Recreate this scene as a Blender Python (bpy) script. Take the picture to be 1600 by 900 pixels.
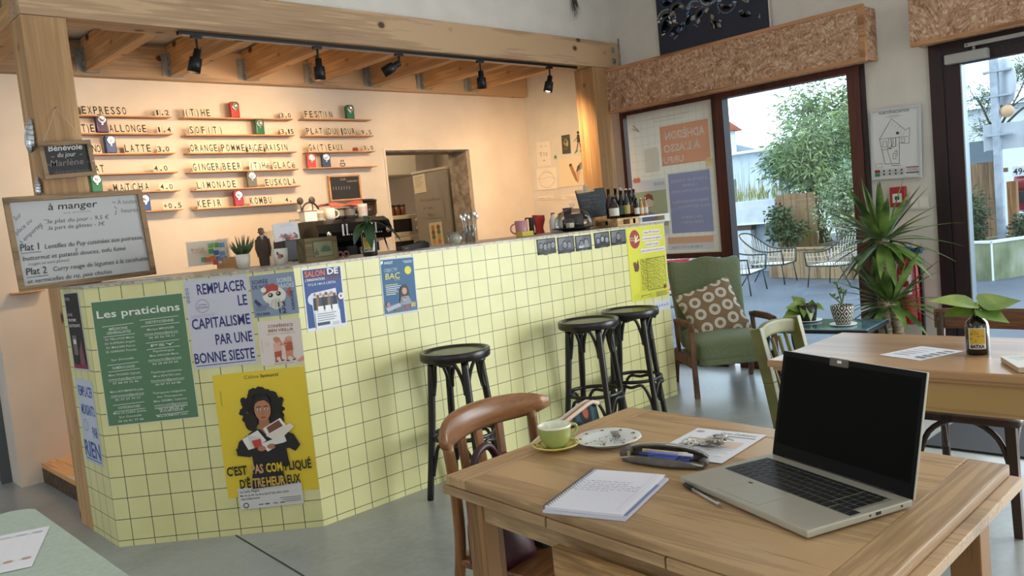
import bpy, bmesh, math, random
from mathutils import Vector as V3, Matrix
from math import sin, cos, pi, radians as RAD, atan2, sqrt
random.seed(7)
for o in list(bpy.data.objects): bpy.data.objects.remove(o)
SC = bpy.context.scene; COL = SC.collection
# ---------------------------------------------------------------- camera
HC, FPX = 1.33, 1278.96
YAW, PIT, ROL = 0.76035577, -0.08150312, -0.09710338
def cam_axes():
    fw = V3((sin(YAW)*cos(PIT), cos(YAW)*cos(PIT), sin(PIT)))
    r = V3((cos(YAW), -sin(YAW), 0)); u = r.cross(fw)
    c, s = cos(ROL), sin(ROL)
    return c*r+s*u, c*u-s*r, fw
CR, CU, CF = cam_axes()
cam = bpy.data.cameras.new('camera'); camo = bpy.data.objects.new('camera', cam); COL.objects.link(camo)
m = Matrix((CR, CU, -CF)).transposed().to_4x4(); m.translation = V3((0, 0, HC)); camo.matrix_world = m
cam.sensor_width = 36; cam.lens = FPX/1600*36; cam.clip_start = .05; cam.clip_end = 400
SC.camera = camo
# ---------------------------------------------------------------- exposure, world, lights
vs = SC.view_settings; vs.view_transform = 'Standard'; vs.look = 'None'; vs.exposure = 0.0; vs.gamma = 1; vs.use_curve_mapping = False
W = bpy.data.worlds.new('sky'); SC.world = W; W.use_nodes = True
nt = W.node_tree; nt.nodes.clear()
wo = nt.nodes.new('ShaderNodeOutputWorld'); bg = nt.nodes.new('ShaderNodeBackground')
tc = nt.nodes.new('ShaderNodeTexCoord'); nz = nt.nodes.new('ShaderNodeTexNoise'); nz.inputs['Scale'].default_value = 2.2; nz.inputs['Detail'].default_value = 5
rp = nt.nodes.new('ShaderNodeValToRGB'); rp.color_ramp.elements[0].position = .35; rp.color_ramp.elements[1].position = .7
rp.color_ramp.elements[0].color = (.62, .82, 1, 1); rp.color_ramp.elements[1].color = (.93, .97, 1, 1)
nt.links.new(tc.outputs['Generated'], nz.inputs['Vector']); nt.links.new(nz.outputs['Fac'], rp.inputs['Fac'])
nt.links.new(rp.outputs['Color'], bg.inputs['Color']); bg.inputs['Strength'].default_value = 3.3
nt.links.new(bg.outputs['Background'], wo.inputs['Surface'])
def area(name, loc, aim, sx, sy, power, col):
    l = bpy.data.lights.new(name, 'AREA'); l.shape = 'RECTANGLE'; l.size = sx; l.size_y = sy; l.energy = power; l.color = col
    o = bpy.data.objects.new(name, l); COL.objects.link(o); o.location = loc
    o.rotation_euler = (V3(aim)-V3(loc)).to_track_quat('-Z', 'Y').to_euler(); return o
area('daylight_terrace_doors', (5.55, -.85, 1.25), (0, -.4, 1.0), 3.6, 2.2, 240, (.92, .97, 1))
area('fill_light_rear', (-.3, -2.85, 1.7), (1.2, 2, 1.3), 4.0, 1.8, 26, (.95, .98, 1))  # added soft fill from behind the camera for the bent counter face
area('fill_light_left', (-2.4, .8, 1.7), (1.5, 2.2, 1.4), 3.0, 1.6, 3, (.95, .97, 1))  # faint fill lamp added on the left side of the room
for nm, y, z, sy, sz in (('portal_window', 3.42, 1.08, 2.0, 2.1), ('portal_door', 1.2, 1.08, 1.4, 2.1)):
    p = area(nm, (5.95, y, z), (0, y, z), sy, sz, 1, (1, 1, 1)); p.data.cycles.is_portal = True
# ---------------------------------------------------------------- pixel -> point on a known plane (for measuring)
def ray(x, y): return CR*((x-800)/FPX)+CU*((450-y)/FPX)+CF
def PZ(x, y, z): d = ray(x, y); return V3((0, 0, HC))+d*((z-HC)/d.z)
def PY(x, y, Y): d = ray(x, y); return V3((0, 0, HC))+d*(Y/d.y)
def PX(x, y, X): d = ray(x, y); return V3((0, 0, HC))+d*(X/d.x)
def PP(x, y, P0, N): d = ray(x, y); c = V3((0, 0, HC)); return c+d*((V3(P0)-c).dot(N)/d.dot(N))
# ---------------------------------------------------------------- materials
MATS = {}
def lin(c):
    if isinstance(c, str): c = [int(c[i:i+2], 16)/255 for i in (0, 2, 4)]
    return tuple(v/12.92 if v <= .04045 else ((v+.055)/1.055)**2.4 for v in c)+(1,)
def mk(name):
    mt = bpy.data.materials.new(name); mt.use_nodes = True
    return mt, mt.node_tree, mt.node_tree.nodes['Principled BSDF']
def flat(c, rough=.6, metal=0, **kw):
    k = (c, rough, metal, tuple(sorted(kw.items())))
    if k in MATS: return MATS[k]
    mt, t, b = mk('colour_'+(c if isinstance(c, str) else 'x')); b.inputs['Base Color'].default_value = lin(c)
    b.inputs['Roughness'].default_value = rough; b.inputs['Metallic'].default_value = metal
    for a, v in kw.items():
        if a == 'spec': b.inputs['Specular IOR Level'].default_value = v
        if a == 'coat': b.inputs['Coat Weight'].default_value = v
        if a == 'trans': b.inputs['Transmission Weight'].default_value = v
        if a == 'emit': b.inputs['Emission Color'].default_value = lin(c); b.inputs['Emission Strength'].default_value = v
        if a == 'sheen': b.inputs['Sheen Weight'].default_value = v
    MATS[k] = mt; return mt
def nd(t, kind, **kw):
    n = t.nodes.new('ShaderNode'+kind)
    for k, v in kw.items():
        if k in n.inputs: n.inputs[k].default_value = v
        else: setattr(n, k, v)
    return n
def ramp(t, fac, stops):
    r = nd(t, 'ValToRGB'); e = r.color_ramp.elements
    while len(e) < len(stops): e.new(.5)
    for i, (p, c) in enumerate(stops): e[i].position = p; e[i].color = lin(c)
    t.links.new(fac, r.inputs['Fac']); return r.outputs['Color']
def coords(t, scale=(1, 1, 1), kind='Object'):
    c = nd(t, 'TexCoord'); mp = nd(t, 'Mapping'); mp.inputs['Scale'].default_value = scale
    t.links.new(c.outputs[kind], mp.inputs['Vector']); return mp.outputs['Vector']
def bumpy(t, b, fac, strength=.2, dist=.01):
    bp = nd(t, 'Bump', Strength=strength, Distance=dist); t.links.new(fac, bp.inputs['Height']); t.links.new(bp.outputs['Normal'], b.inputs['Normal'])
def noisy(name, c1, c2, scale=8, rough=.7, stretch=(1, 1, 1), detail=5, bump=0, lo=.35, hi=.65, mid=None, spec=None, sheen=0):
    if name in MATS: return MATS[name]
    mt, t, b = mk(name); n = nd(t, 'TexNoise', Scale=scale, Detail=detail); t.links.new(coords(t, stretch), n.inputs['Vector'])
    st = [(lo, c1), (hi, c2)] if mid is None else [(lo, c1), ((lo+hi)/2, mid), (hi, c2)]
    t.links.new(ramp(t, n.outputs['Fac'], st), b.inputs['Base Color']); b.inputs['Roughness'].default_value = rough
    if spec is not None: b.inputs['Specular IOR Level'].default_value = spec
    if sheen: b.inputs['Sheen Weight'].default_value = sheen
    if bump: bumpy(t, b, n.outputs['Fac'], bump)
    MATS[name] = mt; return mt
def wood(name, light, dark, axis='X', scale=6, rough=.5, knots=None, grain=.5, spec=.4):
    """plank wood: long streaks along axis, fine pores, optional knots"""
    if name in MATS: return MATS[name]
    mt, t, b = mk(name); i = 'XYZ'.index(axis)
    s1 = [1, 1, 1]; s1[i] = .07; s2 = [9, 9, 9]; s2[i] = .35
    n1 = nd(t, 'TexNoise', Scale=scale*2.2, Detail=6, Distortion=.6); t.links.new(coords(t, s1), n1.inputs['Vector'])
    n2 = nd(t, 'TexNoise', Scale=scale*3, Detail=4); t.links.new(coords(t, s2), n2.inputs['Vector'])
    mx0 = nd(t, 'Math', operation='MULTIPLY_ADD'); t.links.new(n2.outputs['Fac'], mx0.inputs[0]); mx0.inputs[1].default_value = grain; t.links.new(n1.outputs['Fac'], mx0.inputs[2])
    s4 = [1, 1, 1]; s4[i] = .3; n4 = nd(t, 'TexNoise', Scale=scale*.9, Detail=3, Distortion=.4); t.links.new(coords(t, s4), n4.inputs['Vector'])
    mx = nd(t, 'Math', operation='MULTIPLY_ADD'); t.links.new(n4.outputs['Fac'], mx.inputs[0]); mx.inputs[1].default_value = .5; t.links.new(mx0.outputs[0], mx.inputs[2])
    o_ = .5+grain*.5+.25
    c = ramp(t, mx.outputs[0], [(o_-.36, tuple(v*.9 for v in dark)), (o_-.16, dark), (o_+.08, light), (o_+.25, tuple(min(1, v*1.08) for v in light))])
    if knots:
        s3 = [1, 1, 1]; s3[i] = .75
        v = nd(t, 'TexVoronoi', Scale=knots[0]); t.links.new(coords(t, s3), v.inputs['Vector'])
        kf = ramp(t, v.outputs['Distance'], [(.1, (1, 1, 1)), (.17, (.3, .3, .3)), (.24, (0, 0, 0))])
        mi = nd(t, 'Mix', data_type='RGBA'); t.links.new(kf, mi.inputs['Factor']); t.links.new(c, mi.inputs['A']); mi.inputs['B'].default_value = lin(knots[1]); c = mi.outputs['Result']
    t.links.new(c, b.inputs['Base Color']); b.inputs['Roughness'].default_value = rough; b.inputs['Specular IOR Level'].default_value = spec
    bumpy(t, b, mx.outputs[0], .12, .004)
    MATS[name] = mt; return mt
def osb_mat():
    mt, t, b = mk('oriented_strand_board')
    outs = []
    for s, d in (((14, 40, 40), 2.5), ((14, 46, 26), -3.0)):
        w_ = nd(t, 'TexNoise', Scale=2.2, Detail=2); vco = coords(t, (1, 1, 1)); t.links.new(vco, w_.inputs['Vector'])
        ad = nd(t, 'VectorMath', operation='MULTIPLY_ADD'); t.links.new(w_.outputs['Color'], ad.inputs[0]); ad.inputs[1].default_value = (.5, .5*d/2, .5); t.links.new(vco, ad.inputs[2])
        mp = nd(t, 'Mapping'); mp.inputs['Scale'].default_value = s; mp.inputs['Rotation'].default_value = (d*.3, 0, 0); t.links.new(ad.outputs[0], mp.inputs['Vector'])
        v = nd(t, 'TexVoronoi', Scale=1.6); t.links.new(mp.outputs['Vector'], v.inputs['Vector']); outs.append(v.outputs['Color'])
    mi = nd(t, 'Mix', data_type='RGBA'); mi.inputs['Factor'].default_value = .5; t.links.new(outs[0], mi.inputs['A']); t.links.new(outs[1], mi.inputs['B'])
    bw = nd(t, 'RGBToBW'); t.links.new(mi.outputs['Result'], bw.inputs['Color'])
    t.links.new(ramp(t, bw.outputs['Val'], [(.2, (.53, .39, .3)), (.42, (.68, .53, .42)), (.6, (.74, .59, .48)), (.8, (.84, .73, .62))]), b.inputs['Base Color'])
    b.inputs['Roughness'].default_value = .75; bumpy(t, b, bw.outputs['Val'], .12, .003); return mt
def tile_mat():
    mt, t, b = mk('pale_yellow_square_tiles'); uv = nd(t, 'UVMap'); sp = nd(t, 'SeparateXYZ'); t.links.new(uv.outputs['UV'], sp.inputs[0])
    fs = []
    for ax in 'XY':
        fr = nd(t, 'Math', operation='FRACT'); t.links.new(sp.outputs[ax], fr.inputs[0])
        lt = nd(t, 'Math', operation='LESS_THAN'); t.links.new(fr.outputs[0], lt.inputs[0]); lt.inputs[1].default_value = .032; fs.append(lt)
    mx = nd(t, 'Math', operation='MAXIMUM'); t.links.new(fs[0].outputs[0], mx.inputs[0]); t.links.new(fs[1].outputs[0], mx.inputs[1])
    n = nd(t, 'TexNoise', Scale=5, Detail=3); t.links.new(coords(t), n.inputs['Vector'])
    c = ramp(t, n.outputs['Fac'], [(.3, (.865, .845, .60)), (.7, (.905, .885, .655))])
    mi = nd(t, 'Mix', data_type='RGBA'); t.links.new(mx.outputs[0], mi.inputs['Factor']); t.links.new(c, mi.inputs['A']); mi.inputs['B'].default_value = lin((.2, .24, .13))
    t.links.new(mi.outputs['Result'], b.inputs['Base Color']); b.inputs['Roughness'].default_value = .38
    bp = nd(t, 'Bump', Strength=.25, Distance=.002); bp.invert = True; t.links.new(mx.outputs[0], bp.inputs['Height']); t.links.new(bp.outputs['Normal'], b.inputs['Normal']); return mt
def glass_mat(name, tint=(1, 1, 1), refl=.09, dens=.0):
    if name in MATS: return MATS[name]
    mt = bpy.data.materials.new(name); mt.use_nodes = True; t = mt.node_tree; t.nodes.clear()
    o = nd(t, 'OutputMaterial'); tr = nd(t, 'BsdfTransparent'); tr.inputs['Color'].default_value = tint+(1,)
    gl = nd(t, 'BsdfGlossy', Roughness=.02); fr = nd(t, 'LayerWeight', Blend=.25); ml = nd(t, 'Math', operation='MULTIPLY_ADD')
    t.links.new(fr.outputs['Fresnel'], ml.inputs[0]); ml.inputs[1].default_value = refl*4; ml.inputs[2].default_value = dens
    cl = nd(t, 'Clamp'); t.links.new(ml.outputs[0], cl.inputs[0]); mx = nd(t, 'MixShader'); t.links.new(cl.outputs[0], mx.inputs[0])
    t.links.new(tr.outputs[0], mx.inputs[1]); t.links.new(gl.outputs[0], mx.inputs[2]); t.links.new(mx.outputs[0], o.inputs['Surface'])
    MATS[name] = mt; return mt
def translucent(name, c, amt=.55):
    k = (name, tuple(c))
    if k in MATS: return MATS[k]
    mt = bpy.data.materials.new(name); mt.use_nodes = True; t = mt.node_tree; t.nodes.clear(); o = nd(t, 'OutputMaterial')
    d = nd(t, 'BsdfDiffuse'); d.inputs['Color'].default_value = lin(c); tl = nd(t, 'BsdfTranslucent'); tl.inputs['Color'].default_value = lin(c)
    mx = nd(t, 'MixShader'); mx.inputs[0].default_value = amt; t.links.new(d.outputs[0], mx.inputs[1]); t.links.new(tl.outputs[0], mx.inputs[2]); t.links.new(mx.outputs[0], o.inputs['Surface'])
    MATS[k] = mt; return mt
# ---------------------------------------------------------------- mesh builder
TXT = {}
def text_geo(s, bold=0, shear=0):
    k = (s, bold, shear)
    if k not in TXT:
        cu = bpy.data.curves.new('t', 'FONT'); cu.body = s; cu.size = 1; cu.offset = bold; cu.shear = shear; cu.resolution_u = 2; cu.fill_mode = 'FRONT'
        o = bpy.data.objects.new('t', cu); COL.objects.link(o)
        me = bpy.data.meshes.new_from_object(o.evaluated_get(bpy.context.evaluated_depsgraph_get()))
        vs_ = [v.co.copy() for v in me.vertices]; fs = [tuple(p.vertices) for p in me.polygons]
        bpy.data.objects.remove(o); bpy.data.curves.remove(cu); bpy.data.meshes.remove(me)
        if vs_:
            x0 = min(v.x for v in vs_); x1 = max(v.x for v in vs_); y0 = min(v.y for v in vs_); y1 = max(v.y for v in vs_)
        else: x0 = y0 = 0; x1 = y1 = 1
        TXT[k] = (vs_, fs, x0, x1, y0, y1)
    return TXT[k]
class G:
    def __init__(s, mat=None):
        s.v = []; s.f = []; s.mi = []; s.sm = []; s.mats = []; s.uv = {}; s.cur = 0
        if mat: s.use(mat)
    def use(s, mat):
        if mat not in s.mats: s.mats.append(mat)
        s.cur = s.mats.index(mat); return s
    def add(s, vs, fs, M=None, smooth=False):
        b = len(s.v); s.v += [tuple(M @ V3(p)) if M is not None else tuple(p) for p in vs]
        for f in fs: s.f.append(tuple(i+b for i in f)); s.mi.append(s.cur); s.sm.append(smooth)
        return s
    def box(s, a, b, M=None, bev=0):
        x0, y0, z0 = [min(p, q) for p, q in zip(a, b)]; x1, y1, z1 = [max(p, q) for p, q in zip(a, b)]
        if bev:
            bm = bmesh.new(); bmesh.ops.create_cube(bm, size=1)
            for v in bm.verts: v.co = V3(((x0+x1)/2+v.co.x*(x1-x0), (y0+y1)/2+v.co.y*(y1-y0), (z0+z1)/2+v.co.z*(z1-z0)))
            bmesh.ops.bevel(bm, geom=bm.edges[:], offset=min(bev, (x1-x0)*.49, (y1-y0)*.49, (z1-z0)*.49), segments=2, profile=.7, affect='EDGES')
            bm.verts.index_update(); s.add([v.co for v in bm.verts], [[v.index for v in f.verts] for f in bm.faces], M); bm.free(); return s
        vs_ = [(x, y, z) for z in (z0, z1) for y in (y0, y1) for x in (x0, x1)]
        return s.add(vs_, [(0, 2, 3, 1), (4, 5, 7, 6), (0, 1, 5, 4), (2, 6, 7, 3), (0, 4, 6, 2), (1, 3, 7, 5)], M)
    def prism(s, poly, h, M=None, z0=0):
        n = len(poly); vs_ = [(p[0], p[1], z0) for p in poly]+[(p[0], p[1], z0+h) for p in poly]
        fs = [tuple(range(n-1, -1, -1)), tuple(range(n, 2*n))]+[(i, (i+1) % n, n+(i+1) % n, n+i) for i in range(n)]
        return s.add(vs_, fs, M)
    def lathe(s, prof, n=24, M=None, smooth=True, a0=0, a1=2*pi, caps=True):
        vs_ = []; full = abs(a1-a0-2*pi) < 1e-6; k = n if full else n+1
        for r, z in prof:
            for i in range(k): a = a0+(a1-a0)*i/n; vs_.append((r*cos(a), r*sin(a), z))
        fs = []
        for j in range(len(prof)-1):
            for i in range(n):
                i2 = (i+1) % k; fs.append((j*k+i, j*k+i2, (j+1)*k+i2, (j+1)*k+i))
        full = full and caps and len(prof) > 2
        if full and prof[0][0] > 1e-4: fs.append(tuple(range(n-1, -1, -1)))
        if full and prof[-1][0] > 1e-4: fs.append(tuple((len(prof)-1)*k+i for i in range(n)))
        return s.add(vs_, fs, M, smooth)
    def tube(s, pts, r, n=8, closed=False, M=None, smooth=True, flat_=1.0):
        pts = [V3(p) for p in pts]; m_ = len(pts); rs = r if isinstance(r, (list, tuple)) else [r]*m_
        T = []
        for i in range(m_):
            a = pts[(i-1) % m_] if (closed or i > 0) else pts[i]; b = pts[(i+1) % m_] if (closed or i < m_-1) else pts[i]
            T.append((b-a).normalized())
        nrm = T[0].orthogonal().normalized()
        if abs(T[0].z) < .95: nrm = (V3((0, 0, 1))-T[0]*T[0].z).normalized()
        vs_ = []
        for i in range(m_):
            nrm = (nrm-T[i]*nrm.dot(T[i])).normalized(); bn = T[i].cross(nrm)
            for k in range(n): a = 2*pi*k/n; vs_.append(pts[i]+nrm*(rs[i]*cos(a))+bn*(rs[i]*flat_*sin(a)))
        fs = [(i*n+k, i*n+(k+1) % n, ((i+1) % m_)*n+(k+1) % n, ((i+1) % m_)*n+k) for i in range(m_ if closed else m_-1) for k in range(n)]
        if not closed: fs += [tuple(range(n-1, -1, -1)), tuple((m_-1)*n+k for k in range(n))]
        return s.add(vs_, fs, M, smooth)
    def beam(s, p, q, w, h, up=(0, 0, 1), bev=0, taper=1):
        p = V3(p); q = V3(q); d = q-p; L = d.length; d.normalize(); u = V3(up); sd = d.cross(u)
        if sd.length < 1e-4: sd = d.orthogonal()
        sd.normalize(); u = sd.cross(d); Mx = Matrix((d, sd, u)).transposed().to_4x4(); Mx.translation = p
        if taper != 1:
            vs_ = [(x, y*k, z*k) for x, k in ((0, 1), (L, taper)) for y in (-w/2, w/2) for z in (-h/2, h/2)]
            return s.add(vs_, [(0, 1, 3, 2), (4, 6, 7, 5), (0, 4, 5, 1), (2, 3, 7, 6), (0, 2, 6, 4), (1, 5, 7, 3)], Mx)
        return s.box((0, -w/2, -h/2), (L, w/2, h/2), Mx, bev)
    def ball(s, c, r, n=12, M=None, sq=(1, 1, 1)):
        pr = [(max(0, r*sin(pi*i/n)), -r*cos(pi*i/n)) for i in range(n+1)]
        T = Matrix.Translation(V3(c)) @ Matrix.Diagonal((sq[0], sq[1], sq[2], 1))
        return s.lathe(pr, max(8, n), (M @ T) if M is not None else T)
    def leaf(s, base, tip, w, n=5, droop=0, up=(0, 0, 1), fold=.25, shape=1.0):
        base = V3(base); tip = V3(tip); d = tip-base; sd = d.cross(V3(up))
        if sd.length < 1e-5: sd = d.orthogonal()
        sd.normalize(); nm = sd.cross(d).normalized(); vs_ = []; fs = []
        for i in range(n+1):
            t = i/n; ww = w*.5*(sin(pi*min(1, t**shape*.97+.03)))**.8 if i < n else .0005
            c = base+d*t+V3((0, 0, -droop*t*t)); vs_ += [c-sd*ww+nm*ww*fold, c, c+sd*ww+nm*ww*fold]
        for i in range(n): a = 3*i; fs += [(a, a+1, a+4, a+3), (a+1, a+2, a+5, a+4)]
        return s.add(vs_, fs, None, True)
    def text(s, t, x, y, h, w=None, M=None, bold=0, shear=0, align='L', z=0):
        """text with its cap box h high at x,y (baseline); squeezed to width w when given"""
        vs_, fs, x0, x1, y0, y1 = text_geo(t, bold, shear)
        if not vs_: return s
        k = h/.70; kx = k if w is None else w/(x1-x0); W_ = (x1-x0)*kx
        ox = x-{'L': 0, 'C': W_/2, 'R': W_}[align]
        return s.add([(ox+(v.x-x0)*kx, y+v.y*k, z) for v in vs_], fs, M)
    def build(s, name, parent=None, loc=None, M=None, label=None, cat=None, group=None, kind=None, smooth=None, origin=None, uvs=None):
        if origin is not None:
            O = V3(origin); s.v = [(p[0]-O.x, p[1]-O.y, p[2]-O.z) for p in s.v]; loc = O
        me = bpy.data.meshes.new(name); me.from_pydata(s.v, [], s.f); me.update()
        for mt in s.mats: me.materials.append(mt)
        me.polygons.foreach_set('material_index', s.mi); me.polygons.foreach_set('use_smooth', s.sm if smooth is None else [smooth]*len(s.f))
        o = bpy.data.objects.new(name, me); COL.objects.link(o)
        if parent is not None: o.parent = parent
        if M is not None: o.matrix_world = M
        if loc is not None: o.location = loc
        return tag(o, label, cat, group, kind)
def tag(o, label=None, cat=None, group=None, kind=None):
    if label: o['label'] = label
    if cat: o['category'] = cat
    if group: o['group'] = group
    if kind: o['kind'] = kind
    return o
def thing(name, label, cat, loc=(0, 0, 0), rz=0, group=None):
    o = bpy.data.objects.new(name, None); o.empty_display_size = .1; COL.objects.link(o); o.location = loc; o.rotation_euler = (0, 0, rz)
    return tag(o, label, cat, group)
def dup(o, parent=None, **kw):
    c = o.copy(); COL.objects.link(c)
    if parent is not None: c.parent = parent
    for ch in [x for x in COL.objects if x.parent == o]: dup(ch, c)
    return c
def again(o, loc, rz=None, label=None, group=None):
    c = dup(o); c.location = loc
    if rz is not None: c.rotation_euler = (0, 0, rz)
    if label: c['label'] = label
    if group: c['group'] = group
    return c
def struct(name, g, **kw): return g.build(name, kind='structure', **kw)
def arc(c, r, a0, a1, n, u=(1, 0, 0), v=(0, 0, 1)):
    c = V3(c); u = V3(u); v = V3(v); return [c+u*(r*cos(a0+(a1-a0)*i/n))+v*(r*sin(a0+(a1-a0)*i/n)) for i in range(n+1)]
def spline(pts, k=6):
    pts = [V3(p) for p in pts]; out = []
    for i in range(len(pts)-1):
        p0 = pts[max(0, i-1)]; p1 = pts[i]; p2 = pts[i+1]; p3 = pts[min(len(pts)-1, i+2)]
        for j in range(k):
            t = j/k; out.append(.5*((2*p1)+(p2-p0)*t+(2*p0-5*p1+4*p2-p3)*t*t+(3*p1-p0-3*p2+p3)*t**3))
    out.append(pts[-1]); return out
# printed sheet: x to the right 0..w, y down 0..h (fractions), every shape one layer nearer
class Sheet:
    def __init__(s, TL, TR, BL, base, rough=.55, thick=.0012, mirror=False, matf=None):
        TL, TR, BL = V3(TL), V3(TR), V3(BL); s.w = (TR-TL).length; s.h = (BL-TL).length
        U = (TR-TL).normalized(); Vd = (BL-TL); Vd = (Vd-U*Vd.dot(U)).normalized(); N = U.cross(-Vd)
        s.M = Matrix((U, -Vd, N)).transposed().to_4x4(); s.M.translation = TL; s.r = rough; s.mir = mirror; s.matf = matf or (lambda c: flat(c, s.r))
        s.g = G(s.matf(base)); s.z = thick; s.dz = .00016
        s.g.box((0, -s.h, 0), (s.w, 0, thick))
    def X(s, x): return (1-x if s.mir else x)*s.w
    def lay(s): s.z += s.dz; return s.z
    def rect(s, x0, y0, x1, y1, c): return s.poly([(x0, y0), (x1, y0), (x1, y1), (x0, y1)], c)
    def poly(s, pts, c):
        z = s.lay(); s.g.use(s.matf(c)); P = [(s.X(x), -y*s.h, z) for x, y in pts]
        ar = sum(P[i-1][0]*P[i][1]-P[i][0]*P[i-1][1] for i in range(len(P)))
        if ar < 0: P.reverse()
        s.g.add(P, [tuple(range(len(P)))]); return s
    def ell(s, x, y, rx, ry, c, n=20, rot=0, a0=0, a1=2*pi):
        """rx, ry as fractions of the width"""
        k = s.w/s.h; return s.poly([(x+(rx*cos(a)*cos(rot)-ry*sin(a)*sin(rot)), y+(rx*cos(a)*sin(rot)+ry*sin(a)*cos(rot))*k) for a in [a0+(a1-a0)*i/n for i in range(n if a1-a0 > 6.28 else n+1)]], c)
    def ring(s, x, y, r1, r2, c, n=20):
        k = s.w/s.h
        z = s.lay(); s.g.use(s.matf(c)); P = [(s.X(x+r*cos(2*pi*i/n)), -(y+r*k*sin(2*pi*i/n))*s.h, z) for r in (r1, r2) for i in range(n)]
        s.g.add(P, [(i, (i+1) % n, n+(i+1) % n, n+i) for i in range(n)]); return s
    def line(s, pts, wd, c):
        """stroke, wd fraction of width"""
        z = s.lay(); s.g.use(s.matf(c)); W_ = wd*s.w/2
        P = [V3((s.X(x), -y*s.h, z)) for x, y in pts]
        for a, b in zip(P, P[1:]):
            d = (b-a)
            if d.length < 1e-7: continue
            d.normalize(); nn = V3((-d.y, d.x, 0))*W_; e = d*W_*.4; s.g.add([a-nn-e, b-nn+e, b+nn+e, a+nn-e], [(0, 1, 2, 3)])
        return s
    def text(s, t, x, y, h, c, w=None, al='L', bold=0, shear=0, rot=0):
        """baseline at y, cap height h as a fraction of the sheet height, w fraction of the width"""
        z = s.lay(); s.g.use(s.matf(c)); Mx = Matrix.Translation((s.X(x), -y*s.h, z))
        if s.mir: Mx = Mx @ Matrix.Diagonal((-1, 1, 1, 1))
        if rot: Mx = Mx @ Matrix.Rotation(rot, 4, 'Z')
        s.g.text(t, 0, 0, h*s.h, None if w is None else w*s.w, Mx, bold, shear, al); return s
    def build(s, name, label, cat, group=None, parent=None): return s.g.build(name, M=s.M, label=label, cat=cat, group=group, parent=parent)
# ================================================================ ROOM SHELL
YB, XW, CY = 5.70, 5.71, 3.376          # back wall, window wall, long counter face
m_wall = noisy('painted_plaster_wall', (.84, .82, .79), (.87, .85, .82), 6, .85, bump=.03)
m_warmwall = noisy('painted_bar_wall', (.87, .82, .76), (.9, .85, .79), 4, .85, bump=.03)
m_rough = noisy('bare_grey_render', (.5, .46, .42), (.68, .64, .58), 14, .95, bump=.5)
m_pine = wood('pine_timber', (.71, .59, .46), (.62, .5, .38), 'X', 2.2, .6, (6.5, (.33, .21, .14)))
m_piney = wood('pine_timber_along_depth', (.79, .63, .44), (.70, .53, .36), 'Y', 2.2, .6, (6.0, (.33, .2, .12)))
m_pinez = wood('pine_timber_upright', (.74, .59, .42), (.65, .5, .34), 'Z', 2.2, .6, (6.5, (.27, .16, .1)))
m_frame = wood('red_brown_window_timber', (.33, .17, .14), (.26, .12, .1), 'Z', 5, .45)
m_dark = flat((.17, .1, .11), .5)
m_osb = osb_mat(); m_tile = tile_mat()
m_galv = noisy('galvanised_steel', (.5, .5, .49), (.64, .64, .62), 18, .42); 
m_black = flat('141416', .42); m_black.node_tree.nodes['Principled BSDF'].inputs['Specular IOR Level'].default_value = .4
m_glass = glass_mat('window_glass', (.93, .97, .985), .05, .03)
m_pack = flat('c9a57c', .75)
def floor_mat():
    mt, t, b = mk('polished_concrete'); n = nd(t, 'TexNoise', Scale=1.3, Detail=7, Roughness=.62); t.links.new(coords(t), n.inputs['Vector'])
    n2 = nd(t, 'TexNoise', Scale=30, Detail=3); t.links.new(coords(t), n2.inputs['Vector'])
    mx = nd(t, 'Math', operation='MULTIPLY_ADD'); t.links.new(n2.outputs['Fac'], mx.inputs[0]); mx.inputs[1].default_value = .25; t.links.new(n.outputs['Fac'], mx.inputs[2])
    t.links.new(ramp(t, mx.outputs[0], [(.42, (.5, .51, .505)), (.6, (.575, .585, .575)), (.8, (.63, .64, .63))]), b.inputs['Base Color'])
    b.inputs['Roughness'].default_value = .28; b.inputs['Specular IOR Level'].default_value = .5; return mt
g = G(floor_mat()); g.box((-3, -3.2, -.2), (XW+.1, 6.1, 0)); g.box((3.5, 6.1, -.2), (6.6, 8.4, 0))
g.use(flat('2c2e2c', .8))
for a, b in ((PZ(365, 832, .0008), PZ(475, 900, .0008)), (PZ(420, 815, .0008), PZ(365, 832, .0008))): pass
a = PZ(368, 836, .001); b = PZ(475, 900, .001); d = (b-a).normalized(); n_ = V3((-d.y, d.x, 0))*.004; b = a+d*4.5
g.add([a-n_, b-n_, b+n_, a+n_], [(0, 1, 2, 3)])
struct('floor', g)
# back wall with the kitchen doorway
DX0, DX1, DZ = 4.11, 5.05, 2.02
g = G(m_warmwall); g.box((1.14, YB, 0), (DX0, YB+.3, 3.3)); g.box((DX1, YB, 0), (6.2, YB+.3, 3.3)); g.box((DX0, YB, DZ), (DX1, YB+.3, 3.3))
g.use(m_rough); g.box((DX1-.012, YB+.035, 0), (DX1+.01, YB+.29, DZ)); g.box((DX0, YB+.035, DZ-.01), (DX1, YB+.29, DZ+.01))
struct('wall_back', g)
g = G(m_warmwall); g.box((DX0-.02, YB-.004, 0), (DX0, YB+.3, DZ+.02)); struct('trim_1', g)
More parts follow.
